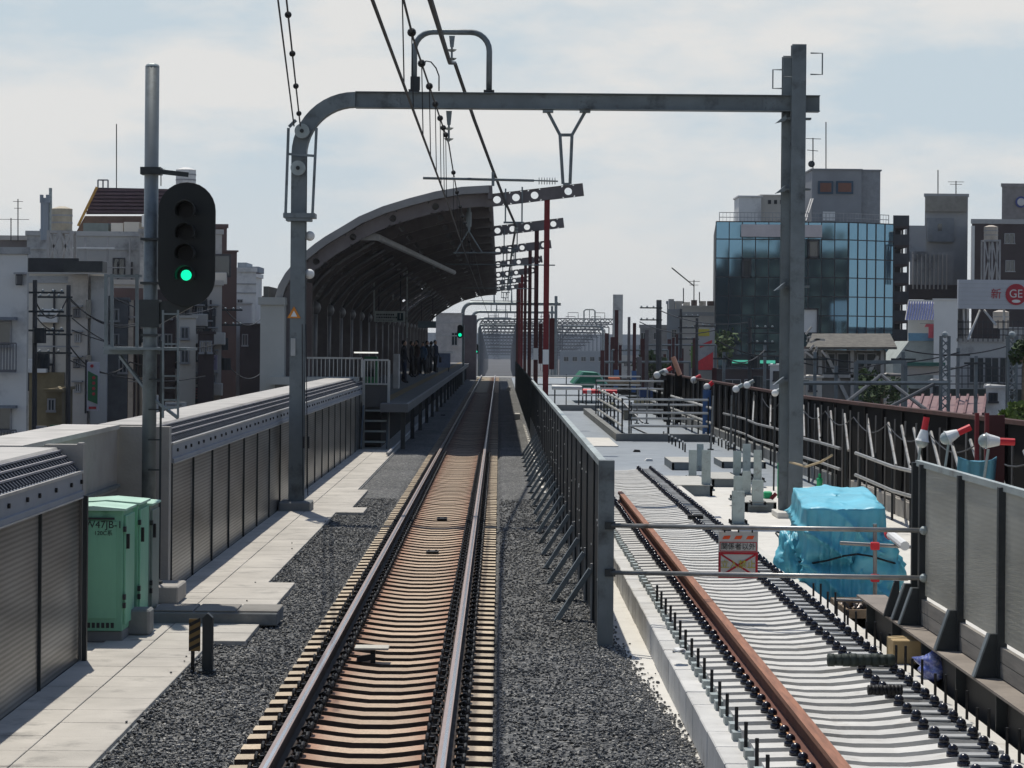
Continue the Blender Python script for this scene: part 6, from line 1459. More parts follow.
# ---- right background buildings
R2 = bld('grey concrete tower with a square panel and a lower wing', 215, 925, 968, 197, mat('tower_grey', (.34, .345, .34), .85, 0, .14, .3), 14, par=.3)
part_box(R2, 'top_box', 215, 925, 196, 966, 212, mat('tower_beige', (.25, .235, .2), .85), .3, .0)
q_ = part_box(R2, 'square_panel', 215, 927, 218, 953, 242, mat('panel_pale', (.2, .215, .225), .7), .4, 0); part_box(R2, 'panel_window', 215, 937, 224, 941, 231, winglass, .05, .41)
part_box(R2, 'lower_wing', 213, 910, 252, 950, 290, w_grey, 1.5, 0); part_box(R2, 'wing_base', 213, 905, 285, 958, 300, w_dark, 1.6, 0); part_box(R2, 'side_block', 214, 905, 226, 924, 262, w_grey, 1, 0)
m = MB()
for k in range(9): x = W(913 + k * 4.2, 260, 211.4); m.bar((x.x, 211.4, W(910, 289, 211.4).z), (x.x, 211.4, W(910, 254, 211.4).z), .12)
m.build('wing_ribs', w_tan, R2)
antenna('thin rod antenna on the grey tower', 938, 170, 196, 216, 0); antenna('yagi television antenna on the grey tower', 956, 181, 196, 216, 2, 8)
R3 = bld('dark brown office block with two pale windows', 205, 972, 1060, 224, w_dark, 16, wins=[(1005, 234, 1014, 243), (1006, 261, 1014, 271)], par=.4, roof=w_grey); part_box(R3, 'white_edge', 205, 971, 226, 973.5, 282, w_white, .3, .05)
R3b = bld('pale upper block with a small round blue emblem at the right edge', 212, 1002, 1060, 187, mat('wall_fawn', (.27, .25, .235), .85), 10, par=.3)
c = W(1021, 202, 211.9); MB().disc((c.x, 211.85, c.z), .5, 20, .1).build('emblem_ring', mat('emblem_blue', (.05, .07, .25), .5), R3b); MB().disc((c.x, 211.80, c.z), .34, 20, .04).build('emblem_centre', w_white, R3b)
tank('beige water tank on a tall lattice stand before the dark office block', 991, 227, 240, 7, 190, mat('tank_beige', (.45, .39, .32), .7), legs_to=282)
# signboard building
Ys_ = 150
R5 = bld('grey house with rooftop railing and glazed balcony under the large signboard', Ys_, 958, 1060, 342, w_grey, 9, par=.2, wins=[(970, 358, 983, 382), (985, 358, 998, 382), (1000, 358, 1012, 382)], fr=frame_l)
root = thing('rooftop_signboard', 'large white rooftop signboard with red lettering and a red round mark', 'signboard', W(995, 309, Ys_))
a, b = W(958.5, 279.5, Ys_ - .5), W(1062, 309.5, Ys_ - .5); MB().box(a.x, b.x, Ys_ - .5, Ys_ - .1, b.z, a.z).build('board', mat('board_white', (.46, .47, .49), .6, 0, .08, .6), root)
m = MB()
for k in range(1, 7): z = b.z + (a.z - b.z) * k / 7; m.box(a.x + .05, b.x, Ys_ - .512, Ys_ - .502, z, z + .02)
m.build('panel_seams', w_grey, root)
c = W(1016, 294.5, Ys_ - .5); rd = mat('sign_red_deep', (.38, .015, .03), .5); MB().disc((c.x, Ys_ - .56, c.z), .66, 28, .04).build('red_disc', rd, root)
text('lettering', 'GE', .72, (c.x - .02, Ys_ - .575, c.z + .03), w_white, root, sx=.95); m = MB(); m.prism([(c.x + .27 * math.cos(t * math.pi / 8), c.z - .42 + .1 * math.sin(t * math.pi / 8)) for t in range(16)], Ys_ - .575, Ys_ - .565); m.build('oval', w_white, root)
d = W(996, 294.5, Ys_ - .5); text('lettering', '新', .68, (d.x, Ys_ - .53, d.z), rd, root, ext=.01)
m = MB()
for px in (964, 968, 1004): m.bar(W(px, 309, Ys_), W(px, 343, Ys_), .12)
m.bar(W(980, 310, Ys_), W(968, 340, Ys_ - 1), .1); m.bar(W(984, 310, Ys_), W(996, 325, Ys_ - 1), .1); m.build('support_frame', mat('support_pale', (.45, .45, .44), .6), root)
m = MB()
for py in (322, 329, 335): m.bar(W(958, py, Ys_ - .2), W(1030, py, Ys_ - .2), .06)
for px in range(958, 1030, 5): m.bar(W(px, 320, Ys_ - .2), W(px, 341.5, Ys_ - .2), .05)
m.build('roof_railing', frame_d, R5)
tank('grey squat tank on the roof under the signboard', 1001, 312, 328, 8, Ys_ + 2, w_tan)
m = MB(); 
for py in (368, 376, 384): m.bar(W(950, py, Ys_ - 1.2), W(1040, py, Ys_ - 1.2), .06)
for px in range(950, 1040, 6): m.bar(W(px, 366, Ys_ - 1.2), W(px, 388, Ys_ - 1.2), .05)
m.build('balcony_rail', frame_d, R5)
part_box(R5, 'lower_wall', Ys_, 905, 388, 1060, 420, mat('dark_hedge_wall', (.03, .035, .03), .9), .4, 1.3)
bld('pale blank walled building with slanted roofline beside the signboard house', 168, 934, 958, 300, w_white, 8, par=.1)
R6 = thing('terrace_house', 'pale green walled house with laundry terrace and blue striped awning', 'house', W(915, 380, 170))
quadprism([(893, 362), (909, 341), (942, 341), (942, 405), (893, 405)], 170, 6, 'wall', mat('wall_pale_green', (.36, .39, .36), .85), R6)
part_box(R6, 'terrace_panel', 170, 908, 333, 941, 341, mat('terrace_blue', (.12, .27, .38), .5), .1, .1); part_box(R6, 'back_wall', 173, 908, 300, 942, 341, w_white, .2, 0)
m = MB(); aw = []
for k in range(13):
    x0, x1 = 909 + k * 2.6, 910.3 + k * 2.6; P = [W(x0, 302, 171.5), W(x1, 302, 171.5), W(x1 - 3.2, 320, 170.2), W(x0 - 3.2, 320, 170.2)]; m.add(P + [p + Vector((0, .05, .05)) for p in P], [(0, 1, 2, 3), (7, 6, 5, 4), (0, 4, 5, 1), (3, 2, 6, 7), (1, 5, 6, 2), (0, 3, 7, 4)])
m.build('awning_stripe', mat('awning_blue', (.025, .05, .2), .6), R6)
P = [W(908, 302, 171.6), W(942, 302, 171.6), W(939, 320, 170.3), W(905, 320, 170.3)]; MB().add(P + [p + Vector((0, .05, .03)) for p in P], [(0, 1, 2, 3), (7, 6, 5, 4), (0, 4, 5, 1), (3, 2, 6, 7)]).build('awning', w_white, R6)
root = thing('laundry', 'red and pink laundry hanging over the blue terrace panel', 'laundry', W(931, 325, 169.5)); lm = mat('laundry_pink', (.55, .10, .13), .8)
P = [W(926, 324, 169.6), W(938, 324, 169.6), W(939, 328, 169.6), W(935, 328, 169.6), W(935, 338, 169.6), W(928.5, 338, 169.6), W(928.5, 327, 169.6), W(924.5, 327, 169.6)]; MB().prism([(p.x, p.z) for p in P], 169.55, 169.62).build('shirt', lm, root); m = MB(); m.bar(W(920, 323.5, 169.6), W(943, 323.5, 169.6), .04); m.build('line_pole', frame_l, root)
part_box(R6, 'green_duct', 160, 902, 362, 942, 366, mat('duct_green', (.03, .13, .1), .6), 1.2, 0); part_box(R6, 'grey_unit', 160, 906, 366, 936, 375, w_tan, 1.0, 0)
# shed house
Yh = 125; root = thing('old_house', 'old two storey wooden house with mossy tiled roof and diagonal braces', 'house', W(850, 400, Yh))
a, b = W(806, 350, Yh), W(886, 350, Yh); hw = mat('house_wall_grey', (.2, .195, .18), .85, 0, .15, .8)
MB().box(a.x, b.x, Yh, Yh + 5, GZ, a.z).build('wall', hw, root)
P = [W(812, 333.5, Yh + 3), W(890, 333.5, Yh + 3), W(897, 347, Yh - .9), W(806, 347, Yh - .9)]
MB().add(P + [p + Vector((0, 0, -.12)) for p in P], [(0, 1, 2, 3), (7, 6, 5, 4), (3, 2, 6, 7), (0, 4, 5, 1), (0, 3, 7, 4), (1, 5, 6, 2)]).build('roof', mat('mossy_roof', (.12, .112, .095), .9, 0, .35, 3, .5, 12), root)
for (x0, x1) in ((825, 835), (837, 849), (857, 865), (866, 876)):
    w_ = part_box(root, 'window', Yh, x0, 353, x1, 374, frame_l, .08, 0); part_box(w_ and root, 'pane', Yh, x0 + 1, 354, x1 - 1, 373, winglass, .02, .082)
m = MB()
for (x0, y0, x1, y1) in ((820, 350, 820, 400), (852, 350, 852, 400), (882, 350, 882, 400), (825, 352, 848, 400), (878, 356, 862, 385), (812, 376, 884, 376)): m.bar(W(x0, y0, Yh - .2), W(x1, y1, Yh - .2), .18)
m.build('timber_brace', mat('brace_grey', (.36, .35, .33), .8), root)
m = MB(); 
for k in range(14): c = W(random.uniform(800, 822), random.uniform(333, 352), Yh - 1); m.bar(c, c + Vector((random.uniform(-.5, .5), 0, random.uniform(-.4, .4))), .1)
m.build('clutter', w_tan, root)
# red roof
Yr = 100; root = thing('pink_roof_shed', 'low shed with faded pink ribbed metal roof behind the edge wall', 'shed', W(945, 415, Yr))
P = [W(905, 396, Yr + 5), W(986, 396, Yr + 5), W(983, 415, Yr), W(898, 415, Yr)]; MB().add(P + [p + Vector((0, 0, -.1)) for p in P], [(0, 1, 2, 3), (7, 6, 5, 4), (3, 2, 6, 7), (0, 4, 5, 1), (0, 3, 7, 4), (1, 5, 6, 2)]).build('roof', mat('pink_metal', (.20, .12, .12), .7, 0, .15, 2), root)
m = MB()
for k in range(10): t = k / 9; m.bar(P[0].lerp(P[1], t) + Vector((0, 0, .05)), P[3].lerp(P[2], t) + Vector((0, 0, .05)), .1)
m.build('roof_rib', mat('pink_metal_dark', (.16, .08, .08), .7), root); MB().box(P[3].x + .2, P[2].x - .2, Yr + .5, Yr + 5, GZ, P[3].z - .2).build('wall', w_dark, root)
# lattice posts, frame and pipes on right
def lattice(label, px, y0, Y, w=.3, yb=430):
    a = W(px, y0, Y); root = thing('lattice_pole', label, 'lattice pole', (a.x, Y, GZ)); m = MB(); h = w / 2
    for sx in (-h, h):
        for sy in (-h, h): m.bar((a.x + sx, Y + sy, GZ), (a.x + sx, Y + sy, a.z), .07)
    m.build('chords', steel, root); m = MB(); z = GZ; k = 0
    while z < a.z - w: m.bar((a.x - h, Y - h, z), (a.x + h, Y - h, z + w), .045); m.bar((a.x + h, Y - h, z), (a.x - h, Y - h, z + w), .045); z += w
    m.build('lacing', steel, root); MB().ball((a.x, Y, a.z + .05), .13, 8, 6).build('cap', porcelain, root)
lattice('steel lattice pole in front of the pink roofed shed', 945, 336, 92); lattice('steel lattice pole near the right edge among foliage', 1012, 336, 88)
m = MB(); Yq = 84; m.bar(W(856, 362, Yq), W(906, 362, Yq), .12); m.bar(W(856, 362, Yq), W(856, 415, Yq), .14); m.bar(W(905, 362, Yq), W(905, 415, Yq), .14)
tag(m.build('pipe_gantry', steel, loc=W(880, 415, Yq)), 'square grey pipe gantry before the old wooden house', 'gantry')
m = MB(); m.tube([W(790, 383, 62), W(948, 383, 62)], .06, 6); m.tube([W(798, 383, 62), W(798, 402, 62)], .05, 6); tag(m.build('long_pipe', steel, loc=W(800, 383, 62)), 'long level pipe running above the edge wall', 'pipe')
wire('taut pale cable sloping down left from the frame top', [W(881, 375, 70), W(842, 406, 60)], .05, name='stay_cable'); wire('taut pale cable sloping down right from the frame top', [W(881, 375, 70), W(930, 413, 60)], .05, name='stay_cable')
wire('short strut cable from the long pipe down to the wall', [W(934, 384, 62), W(884, 410, 58)], .045, name='stay_cable')
for (px, py, Y, r_, lb, mm) in ((880, 396, 110, 1.3, 'dark bush between the old house and the pink roof', lf1), (1022, 352, 84, .6, 'leafy branch at the right picture edge beside the lattice pole', lf1), (1015, 414, 80, .7, 'green bush at the foot of the right lattice pole', lf2), (865, 385, 112, 1.0, 'small tree behind the square pipe frame', lf1)):
    c = W(px, py, Y); foliage('shrub', lb, 'shrub', tuple(c), r_, mm, 420, .13)
# ---- centre far buildings
M1 = bld('off white concrete building with rooftop clutter left of the glass building', 200, 681, 716, 308, w_beige, 14, par=.2, bands=((312, .3),)); M2 = bld('grey stepped building with exterior ducts beside the off white one', 205, 667, 682, 304, w_far, 10, wins=[(672, 330, 676, 337)])
for (x0, x1, y0) in ((669, 674, 299), (676, 682, 301), (684, 690, 302), (692, 697, 300), (700, 706, 301), (708, 714, 301)): part_box(M1, 'rooftop_unit', 203, x0, y0, x1, 309, random.choice((w_grey, w_dark, w_far)), 1, -1)
antenna('television antenna on a tripod over the off white building', 694, 280, 303, 200, 2, 6); antenna('thin rod antenna left on the off white roof', 683.5, 288, 303, 200, 0); antenna('leaning double rod antenna right on the off white roof', 699.5, 292, 303, 200, 0)
wire('wire slanting down to the antenna over the off white building', [W(672, 268, 190), W(694, 286, 200)], .05)
M3 = bld('low grey house row left of the leaning pole', 220, 640, 668, 328, mat('grey_mid', (.24, .24, .24), .85), 10, wins=[(641, 333, 646, 339), (654, 333, 658, 339), (641, 344, 646, 350)], par=.3)
bld('slim grey chimney like tower behind the rust piles', 330, 613, 623, 294.5, w_grey, 5, par=0)
bld('long low distant grey building beyond the piles', 340, 608, 645, 345, w_far, 10, par=0)
root = thing('banner_sign', 'tall banner with yellow top, grey middle and red lower part beside the glass building', 'banner', W(704, 370, 180))
part_box(root, 'grey_field', 180, 696, 328, 714, 371, w_grey, .3, 0); part_box(root, 'yellow_field', 180, 696.5, 329, 709, 336, yellow_p, .05, .31)
quadprism([(697, 362), (713, 352), (713, 370), (697, 370)], 179.6, .05, 'red_field', red_p, root); quadprism([(700, 345), (712, 340), (712, 343), (700, 348)], 179.6, .05, 'red_stripe', red_p, root); part_box(root, 'green_field', 180, 691, 343, 696, 368, mat('banner_green', (.12, .25, .04), .7), .2, 0)
upole('leaning dark utility pole left of the off white building', 659, 300, 380, 150, r=.22, stuff=False, arms=2, side=-1); upole('utility pole standing before the off white building', 681, 309, 380, 160, stuff=False, arms=3); upole('utility pole with crossarm before the glass building', 750, 318, 400, 120, arms=2); upole('thin utility pole left of the lamp posts', 697, 318, 380, 150, stuff=False, arms=1)
c0, c1 = W(732, 360, 187), W(775, 363.5, 187); root = thing('green_light_strip', 'pale green lit strip low on the glass building front', 'lamp', c0); MB().box(c0.x, c1.x, 186.8, 187, c1.z, c0.z).build('strip', emis('green_strip', (.1, .55, .38), .5), root); MB().box(c0.x, c1.x, 187.001, 187.3, c1.z - .2, c0.z + .3).build('fascia', frame_d, root)
bld('dark shopfront row at the foot of the glass building', 175, 716, 800, 372, w_dark, 10, par=.2, wins=[(725, 380, 740, 392), (745, 380, 760, 392), (765, 380, 785, 392)]); bld('dark low house left of the old wooden house', 150, 795, 812, 348, w_brick, 6, par=.1)
for (px, py, Y, r_, lb) in ((655, 368, 170, 1.6, 'green tree beyond the rust piles, left of the banner'), (716, 345, 182, 1.8, 'dark green climber at the left corner of the glass building')):
    c = W(px, py, Y); foliage('tree', lb, 'tree', tuple(c), r_, lf1, 500, .18)
# low filler houses along both sides so that the street reads as built up
k = 0
lbs = ['ochre', 'grey', 'brown', 'white', 'dark', 'fawn', 'blue grey', 'cream']
for (x0, x1, y, Y, mm, lb) in ((560, 612, 352, 420, w_far, 'long pale blue apartment slab far beyond the deck'), (612, 660, 357, 300, w_grey, 'low grey roofs beyond the rust piles'), (440, 470, 355, 430, w_far, 'far pale slab left of the track behind the platform'), (800, 960, 378, 185, w_dark, 'low dark row of houses behind the old wooden house'), (1000, 1100, 330, 185, w_grey, 'grey block closing the right edge behind the signboard house'), (-60, 30, 300, 150, w_tan, 'dim block behind the white apartment block'), (225, 300, 352, 200, w_tan, 'low block behind the station pier'), (655, 716, 352, 230, w_tan, 'tan row behind the leaning pole')):
    wl = [(x0 + 4 + i * (x1 - x0) / 6, y + 5, x0 + 4 + (i + .5) * (x1 - x0) / 6, y + 9) for i in range(5)] if Y > 180 else []
    bld(lb, Y, x0, x1, y, mm, 20, par=.2, wins=wl)
struct(MB().box(-400, 700, 1500, 1510, GZ, 9), 'distant_city_ridge', w_far)
# ---- far portals
lat = mat('far_lattice_steel', (.07, .08, .095), .7)
for i, (Y, pyb, xl_, xr_) in enumerate(((247, 303, 463, 556), (312, 311.5, 472, 552), (385, 318.5, 476, 549), (470, 324.5, 479, 545))):
    a = W(xl_, pyb, Y); b = W(xr_, pyb, Y); root = thing('catenary_portal', ['first', 'second', 'third', 'fourth'][i] + ' far overhead line portal with rounded corner beyond the platform end', 'overhead line portal', (a.x, Y, 0), 'far round cornered portals')
    z = a.z; r_ = 1.0; pts = [Vector((a.x, Y, -3))] + arcpts((a.x + r_, z - r_), r_, math.pi, math.pi / 2, 6, Y) + [Vector((b.x + .5, Y, z))]
    MB().tube(pts, .19, 6).build('bent_post', steel, root); MB().bar((b.x, Y, -3), (b.x, Y, z + .8), .3).build('right_post', steel, root)
    MB().tube([(a.x + 3.2, Y, z + .15), (a.x + 3.2, Y, z + 1.4), (a.x + 5.0, Y, z + 1.4), (a.x + 5.0, Y, z + .15)], .09, 6).build('top_hoop', steel, root)
    m = MB(); m.bar((a.x + 2.2, Y, z - 1.5), (a.x + 5, Y, z - 1.5), .08); m.bar((a.x + 4.4, Y, z - 1.5), (a.x + 4.4, Y, z), .08); m.bar((a.x + 2.9, Y, z - .9), (a.x + 2.9, Y, z), .07); m.build('registration_arm', steel, root)
a = W(563, 326, 400); b = W(603, 326, 400); root = thing('catenary_portal', 'far portal with rounded right corner standing beyond the construction deck', 'overhead line portal', (b.x, 400, 0))
MB().tube([Vector((a.x, 400, a.z))] + arcpts((b.x - 1, a.z - 1), 1, math.pi / 2, 0, 6, 400) + [Vector((b.x, 400, -6))], .2, 6).build('bent_post', steel, root)
MB().tube([W(584, 323, 400), W(584, 311, 400), W(586, 309.5, 400), W(593, 309.5, 400), W(595, 311, 400), W(595, 323, 400)], .12, 6).build('top_hoop', steel, root); MB().bar(W(589.5, 310, 400), W(589.5, 322, 400), .12).build('hoop_post', steel, root)
for i in range(11):
    Y = 430 + i * 45; yt = 318.5 + i * 3.4; x0, x1 = 480 + i * .8, 613 - i * 4
    a = W(x0, yt, Y); b = W(x1, yt, Y); zt = (a.z + b.z) / 2; h = .95
    root = thing('lattice_portal', 'wide lattice truss portal over the distant tracks, number %s from the front' % ['one', 'two', 'three', 'four', 'five', 'six', 'seven', 'eight', 'nine', 'ten', 'eleven'][i], 'lattice portal', (a.x, Y, -5), 'lattice portals over the distant tracks')
    m = MB(); m.bar((a.x, Y, zt), (b.x, Y, zt), .2); m.bar((a.x, Y, zt - h), (b.x, Y, zt - h), .2); n_ = int((b.x - a.x) / h)
    for k in range(n_): xa = a.x + (b.x - a.x) * k / n_; xb = a.x + (b.x - a.x) * (k + 1) / n_; m.bar((xa, Y, zt), (xb, Y, zt - h), .13); m.bar((xa, Y, zt - h), (xb, Y, zt), .13)
    m.build('truss', lat, root)
    for x in (a.x, a.x + (b.x - a.x) * .27, a.x + (b.x - a.x) * .62, b.x): MB().bar((x, Y, zt - 14), (x, Y, zt - h), .2).build('post', lat, root)
    m = MB()
    for k in range(5): x = a.x + (b.x - a.x) * (.1 + .2 * k); m.bar((x, Y, zt - h), (x - 1, Y, zt - h - 1.6), .1); m.bar((x, Y, zt - h), (x + 1, Y, zt - h - 1.6), .1); m.bar((x - 1.3, Y, zt - h - 1.6), (x + 1.3, Y, zt - h - 1.6), .1); m.tube([(x - .9, Y, zt), (x - .9, Y, zt + 1.1), (x + .9, Y, zt + 1.1), (x + .9, Y, zt)], .07, 5)
    m.build('insulator_arm', lat, root)
struct(MB().add([(-8, YE, -.02), (26, YE, -.02), (26, 900, -22), (-8, 900, -22)], [(0, 1, 2, 3)]).add([(-8, YE, -.9), (26, YE, -.9), (26, 900, -23), (-8, 900, -23)], [(3, 2, 1, 0)]), 'descending_line', conc_d)
struct(MB().box(-4.5, 7.0, YE - 3, YE - .02, -.1, .04), 'deck_end_strip', conc_l)  # paler concrete paints in the sunlit end of the deck

bld('pale ribbed wall block standing just beyond the platform canopy', 205, 436, 462, 314, mat('pale_wall_far', (.42, .40, .385), .85), 8, par=.1, wins=[(452, 333, 457, 345)], bands=((322, .1), (335, .1)))
# small fittings on the left facades
random.seed(21)
def fittings(root, Y, x0, x1, y0, y1, n, cols):
    for k in range(n):
        px, py = random.uniform(x0, x1), random.uniform(y0, y1); c = W(px, py, Y); t = k % 4
        if t == 0: MB().box(c.x - .4, c.x + .4, Y - .45, Y - .01, c.z - .3, c.z + .3).build('air_conditioner', cols[0], root, bevel=.03)
        elif t == 1: MB().tube([(c.x, Y - .1, W(px, y0, Y).z), (c.x, Y - .1, GZ)], .05, 6).build('drain_pipe', cols[1], root)
        elif t == 2:
            w_ = MB().box(c.x - .55, c.x + .55, Y - .06, Y - .002, c.z - .6, c.z + .6).build('window', frame_d, root); MB().box(c.x - .47, c.x + .47, Y - .09, Y - .062, c.z - .5, c.z + .5).build('pane', winglass, w_)
        else: MB().bar((c.x - .9, Y - .4, c.z), (c.x + .9, Y - .4, c.z), .06).build('bracket_bar', frame_l, root)
fittings(L2, 104, 34, 66, 290, 400, 5, (w_white, frame_d)); fittings(L4, 126, 112, 146, 262, 400, 12, (w_beige, frame_d)); fittings(L5, 118, 116, 218, 300, 400, 26, (w_beige, w_dark)); fittings(L5b, 124, 205, 221, 245, 280, 3, (w_beige, w_dark))
for (x0, x1, yt, Y, mm, lb, wn) in ((150, 176, 292, 112, w_dark, 'dark narrow shophouse below the signal head', [(155, 305, 161, 318), (165, 305, 171, 318), (155, 335, 161, 348), (165, 335, 171, 348)]), (178, 196, 318, 110, w_beige, 'small beige house directly under the signal', [(182, 328, 188, 338), (182, 350, 188, 362)]), (108, 128, 300, 108, mat('wall_mid_grey', (.12, .125, .13), .85), 'mid grey house between the tan building and the service platform', [(112, 310, 118, 320), (112, 335, 118, 347), (120, 360, 126, 372)]), (46, 62, 392, 96, mat('ochre_wall', (.2, .16, .09), .9), 'low ochre house between the two left utility poles', [(49, 400, 54, 410)]), (198, 214, 334, 109, w_dark, 'dark house behind the pink shop board', [(201, 342, 205, 352), (207, 342, 211, 352)])):
    bld(lb, Y, x0, x1, yt, mm, 6, wins=wn, par=.12, fr=frame_l)
for k, (x0, y0, x1, y1) in enumerate(((70, 300, 140, 322), (72, 330, 215, 345), (69, 360, 205, 376), (35, 315, 70, 322), (110, 296, 214, 308), (72, 318, 160, 350))):
    wire('thin sagging service wire across the left facades, %s' % ['highest over the tan wall', 'middle one passing the signal mast', 'lowest one near the street signs', 'short one between the poles', 'one meeting the dark shophouse', 'one slanting to the service platform'][k], [W(x0, y0, 97), W(x1, y1, 108)], .025, sag=.5, name='service_wire')


HZ=1
# more clutter round the deck opening
random.seed(31)
railing('pale double pipe railing across the deck at the opening foot', [(4.3, 78, 0), (6.7, 78, 0)], (.5, .95), step=.8)
railing('pale pipe railing running along the wall beyond the opening', [(6.4, 72, 0), (6.4, 102, 0)], (.55, 1.0), step=2.5)
for k, (px, py, Y, w_, h_, c_, lb) in enumerate(((630, 420, 78, .5, .35, (.3, .28, .22), 'small tan crate inside the deck opening'), (655, 412, 84, .8, .3, (.08, .09, .1), 'dark toolbox inside the deck opening'), (700, 416, 80, .5, .5, (.05, .12, .2), 'blue drum beside the wrapped column'), (609, 426, 72, .35, .3, (.12, .12, .11), 'grey bucket on the mortar patch'), (672, 398, 98, 1.0, .3, (.5, .5, .47), 'white board stack far inside the railings'), (688, 404, 92, .6, .4, (.35, .1, .06), 'rust red box beyond the railings'), (644, 404, 95, .9, .2, (.3, .26, .15), 'yellowish plank pile beyond the railings'), (731, 412, 74, .5, .3, (.55, .52, .45), 'cream sack beside the right edge wall'), (744, 419, 68, .4, .35, (.3, .22, .05), 'yellow strapped bundle beside the right edge wall'))):
    p = G(px, py, 0); root = thing('site_item', lb, 'site equipment', (p.x, p.y, 0)); mm = mat('site_c%d' % k, c_, .7)
    MB().prism([(p.x - w_ / 2, .0), (p.x + w_ / 2, .0), (p.x + w_ * .46, h_), (p.x - w_ * .46, h_)], p.y, p.y + w_ * 1.4).build('bin_body', mm, root, bevel=.03)
    MB().box(p.x - w_ * .52, p.x + w_ * .52, p.y - .03, p.y + w_ * 1.4 + .03, h_ + .002, h_ + .05).build('lid', frame_l if k % 2 else mm, root, bevel=.01)
for k in range(16):
    px = 640 + k * 9 + random.uniform(-3, 3); Y = random.uniform(60, 92) if px > 700 else random.uniform(86, 104); a = W(px, random.uniform(384, 398), Y)
    if a.x < 6.8:
        o = MB().tube([(a.x, Y, 0), (a.x + random.uniform(-.06, .06), Y, a.z)], .03, 6).build('upright_pipe', pipe_m, loc=(a.x, Y, 0)); MB().tube([(a.x, Y, .0), (a.x, Y, .03)], .09, 8).build('base_disc', steel_d, o)
        tag(o, 'thin upright scaffold pipe among the far deck railings', 'pipe', 'scaffold pipes on the far deck')
random.seed(41)
t0 = None
for k in range(20):
    px = random.uniform(600, 712); Y = random.uniform(140, 200); yt = random.uniform(332, 372); p = W(px, yt, Y)
    if t0 is None:
        t0 = thing('site_post', 'slim dark maroon post standing in the far crowd of posts', 'post', (0, 0, 0), 'slim posts in the far crowd of posts'); m = MB(); hsec(m, 0, .2, 0, 0, 1, .2); sh = m.build('post_shaft', redpaint_d, t0); m = MB(); m.box(-.2, .2, -.2, .2, 0, .012); m.build('foot_plate', steel_d, t0); c = t0
    else: c = copy_tree(t0)
    c.location = (p.x, Y, -.02 if Y < YE else -3); c.scale = (random.uniform(.8, 1.4), 1, p.z + .02)
for (x0, x1, y, Y, lb) in ((612, 668, 350, 170, 'level pipe run through the far posts, upper one'), (604, 690, 362, 150, 'level pipe run through the far posts, lower one'), (640, 716, 345, 176, 'level pipe run before the banner')):
    m = MB(); m.tube([W(x0, y, Y), W(x1, y, Y)], .09, 6); m.tube([W(x0, y, Y), (W(x0, y, Y).x, Y, 0)], .07, 6); m.tube([W(x1, y, Y), (W(x1, y, Y).x, Y, 0)], .07, 6); tag(m.build('pipe_run', steel, loc=W(x0, y, Y)), lb, 'pipe')
m = MB(); a = W(423, 92, YP - .05); m.tube([W(423, 66, YP - .05), W(426, 61, YP - .05), W(431, 62, YP - .05), W(436, 68, YP - .05), W(439, 76, YP - .05), W(439, 91, YP - .05)], .012, 5)
tag(m.build('jumper_cable', wire_m, loc=a), 'thin looped jumper cable standing over the portal beam beside the hoop', 'cable')
for (rt_, Y, x0, x1, y0, y1, nx_, ny_) in ((L4, 126, 116, 146, 285, 390, 3, 4), (L2, 104, 73, 86, 300, 400, 1, 4), (L5, 118, 180, 220, 300, 390, 3, 4), (L1, 86, 18, 24, 270, 290, 1, 1)):
    for i in range(nx_):
        for j in range(ny_):
            cx_ = x0 + (x1 - x0) * (i + .5) / nx_; cy_ = y0 + (y1 - y0) * (j + .5) / ny_; c, d = W(cx_ - 3, cy_ - 5, Y), W(cx_ + 3, cy_ + 5, Y)
            off = .42 if rt_ is L2 else 0; f = MB()
            for (u0, u1, v0, v1) in ((c.x, d.x, c.z - .07, c.z), (c.x, d.x, d.z, d.z + .07), (c.x, c.x + .07, d.z + .07, c.z - .07), (d.x - .07, d.x, d.z + .07, c.z - .07), ((c.x + d.x) / 2 - .03, (c.x + d.x) / 2 + .03, d.z + .07, c.z - .07)): f.box(u0, u1, Y - .1 - off, Y - .003 - off, v0, v1)
            w_ = f.build('window', frame_l, rt_); MB().box(c.x + .07, d.x - .07, Y - .04 - off, Y - .004 - off, d.z + .07, c.z - .07).build('pane', winglass, w_)
            MB().box(c.x - .1, d.x + .1, Y - .3 - off, Y - .004 - off, c.z + .02, c.z + .09).build('rain_hood', frame_l, w_)
            if (i + j) % 2 == 0:
                r_ = MB(); r_.bar((c.x, Y - .35 - off, d.z + .35), (d.x, Y - .35 - off, d.z + .35), .04); r_.bar((c.x, Y - .35 - off, d.z), (d.x, Y - .35 - off, d.z), .04)
                for q in range(6): xx = c.x + (d.x - c.x) * q / 5; r_.bar((xx, Y - .35 - off, d.z), (xx, Y - .35 - off, d.z + .35), .025)
                r_.build('window_rail', frame_d, w_)
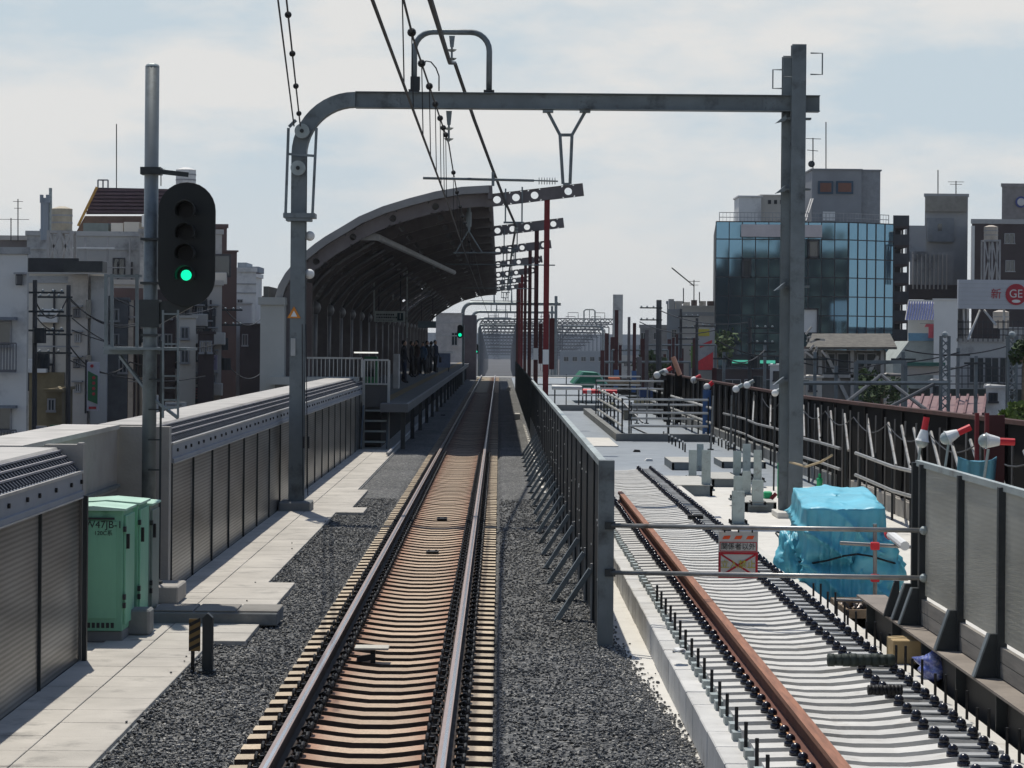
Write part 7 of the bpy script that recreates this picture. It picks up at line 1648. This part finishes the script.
for (x0, x1, yt, Y, mm, lb, wn) in ((806, 822, 378, 112, w_beige, 'cream shed at the foot of the old wooden house', [(810, 384, 815, 390)]), (884, 904, 376, 118, w_tan, 'fawn flat roofed shed left of the pink roof', [(888, 382, 893, 390), (896, 382, 901, 390)]), (986, 1010, 388, 104, w_white, 'small white shed right of the pink roof', [(990, 394, 996, 401)]), (930, 950, 382, 125, w_grey, 'grey shed behind the pink roofed one', [(934, 387, 940, 393)]), (770, 788, 366, 140, w_white, 'white annex beside the dark shopfront row', [(774, 372, 782, 380)]), (640, 656, 368, 185, w_beige, 'beige hut seen between the far posts', [(643, 372, 648, 377)])):
    bld(lb, Y, x0, x1, yt, mm, 5, wins=wn, par=.1, fr=frame_d)
for k, (px, y0, Y, lb) in enumerate(((815, 352, 100, 'thin grey steel post left of the old wooden house'), (836, 366, 96, 'short grey steel post before the old wooden house'), (903, 352, 98, 'thin grey steel post before the fawn shed'), (958, 348, 104, 'thin grey steel post before the signboard house'), (976, 356, 98, 'short grey steel post right of the signboard supports'), (765, 345, 110, 'thin post by the green light strip'), (724, 352, 108, 'thin post beside the banner'))):
    a = W(px, y0, Y); root = thing('steel_post', lb, 'post', (a.x, Y, GZ)); MB().bar((a.x, Y, GZ), a, .13).build('shaft', steel, root); MB().bar((a.x - .5, Y - .1, a.z - .3), (a.x + .5, Y - .1, a.z - .3), .08).build('crossarm', steel_d, root)
for k, (x0, y0, x1, y1) in enumerate(((716, 340, 800, 352), (800, 362, 905, 356), (815, 356, 960, 352), (836, 370, 978, 362), (905, 350, 1024, 340), (724, 356, 765, 350), (640, 322, 716, 330), (659, 310, 750, 322))):
    wire('thin service wire over the right hand sheds, %s' % ['before the dark glass face', 'from the old house to the fawn shed', 'over the pink roof', 'lowest over the pink roof', 'toward the right edge', 'short one by the green strip', 'left of the glass building', 'from the leaning pole'][k], [W(x0, y0, 100 if k < 6 else 140), W(x1, y1, 104 if k < 6 else 130)], .03, sag=.4, name='service_wire')
hm = bpy.data.materials.new('air'); hm.use_nodes = True; n = hm.node_tree.nodes; n.clear()
pv = n.new('ShaderNodeVolumePrincipled'); pv.inputs['Color'].default_value = (.85, .9, .97, 1); pv.inputs['Density'].default_value = .00013
oo = n.new('ShaderNodeOutputMaterial'); hm.node_tree.links.new(pv.outputs[0], oo.inputs['Volume'])
o = MB().box(-1000, 1000, -100, 2700, -30, 40).build('haze', hm); o['kind'] = 'stuff'
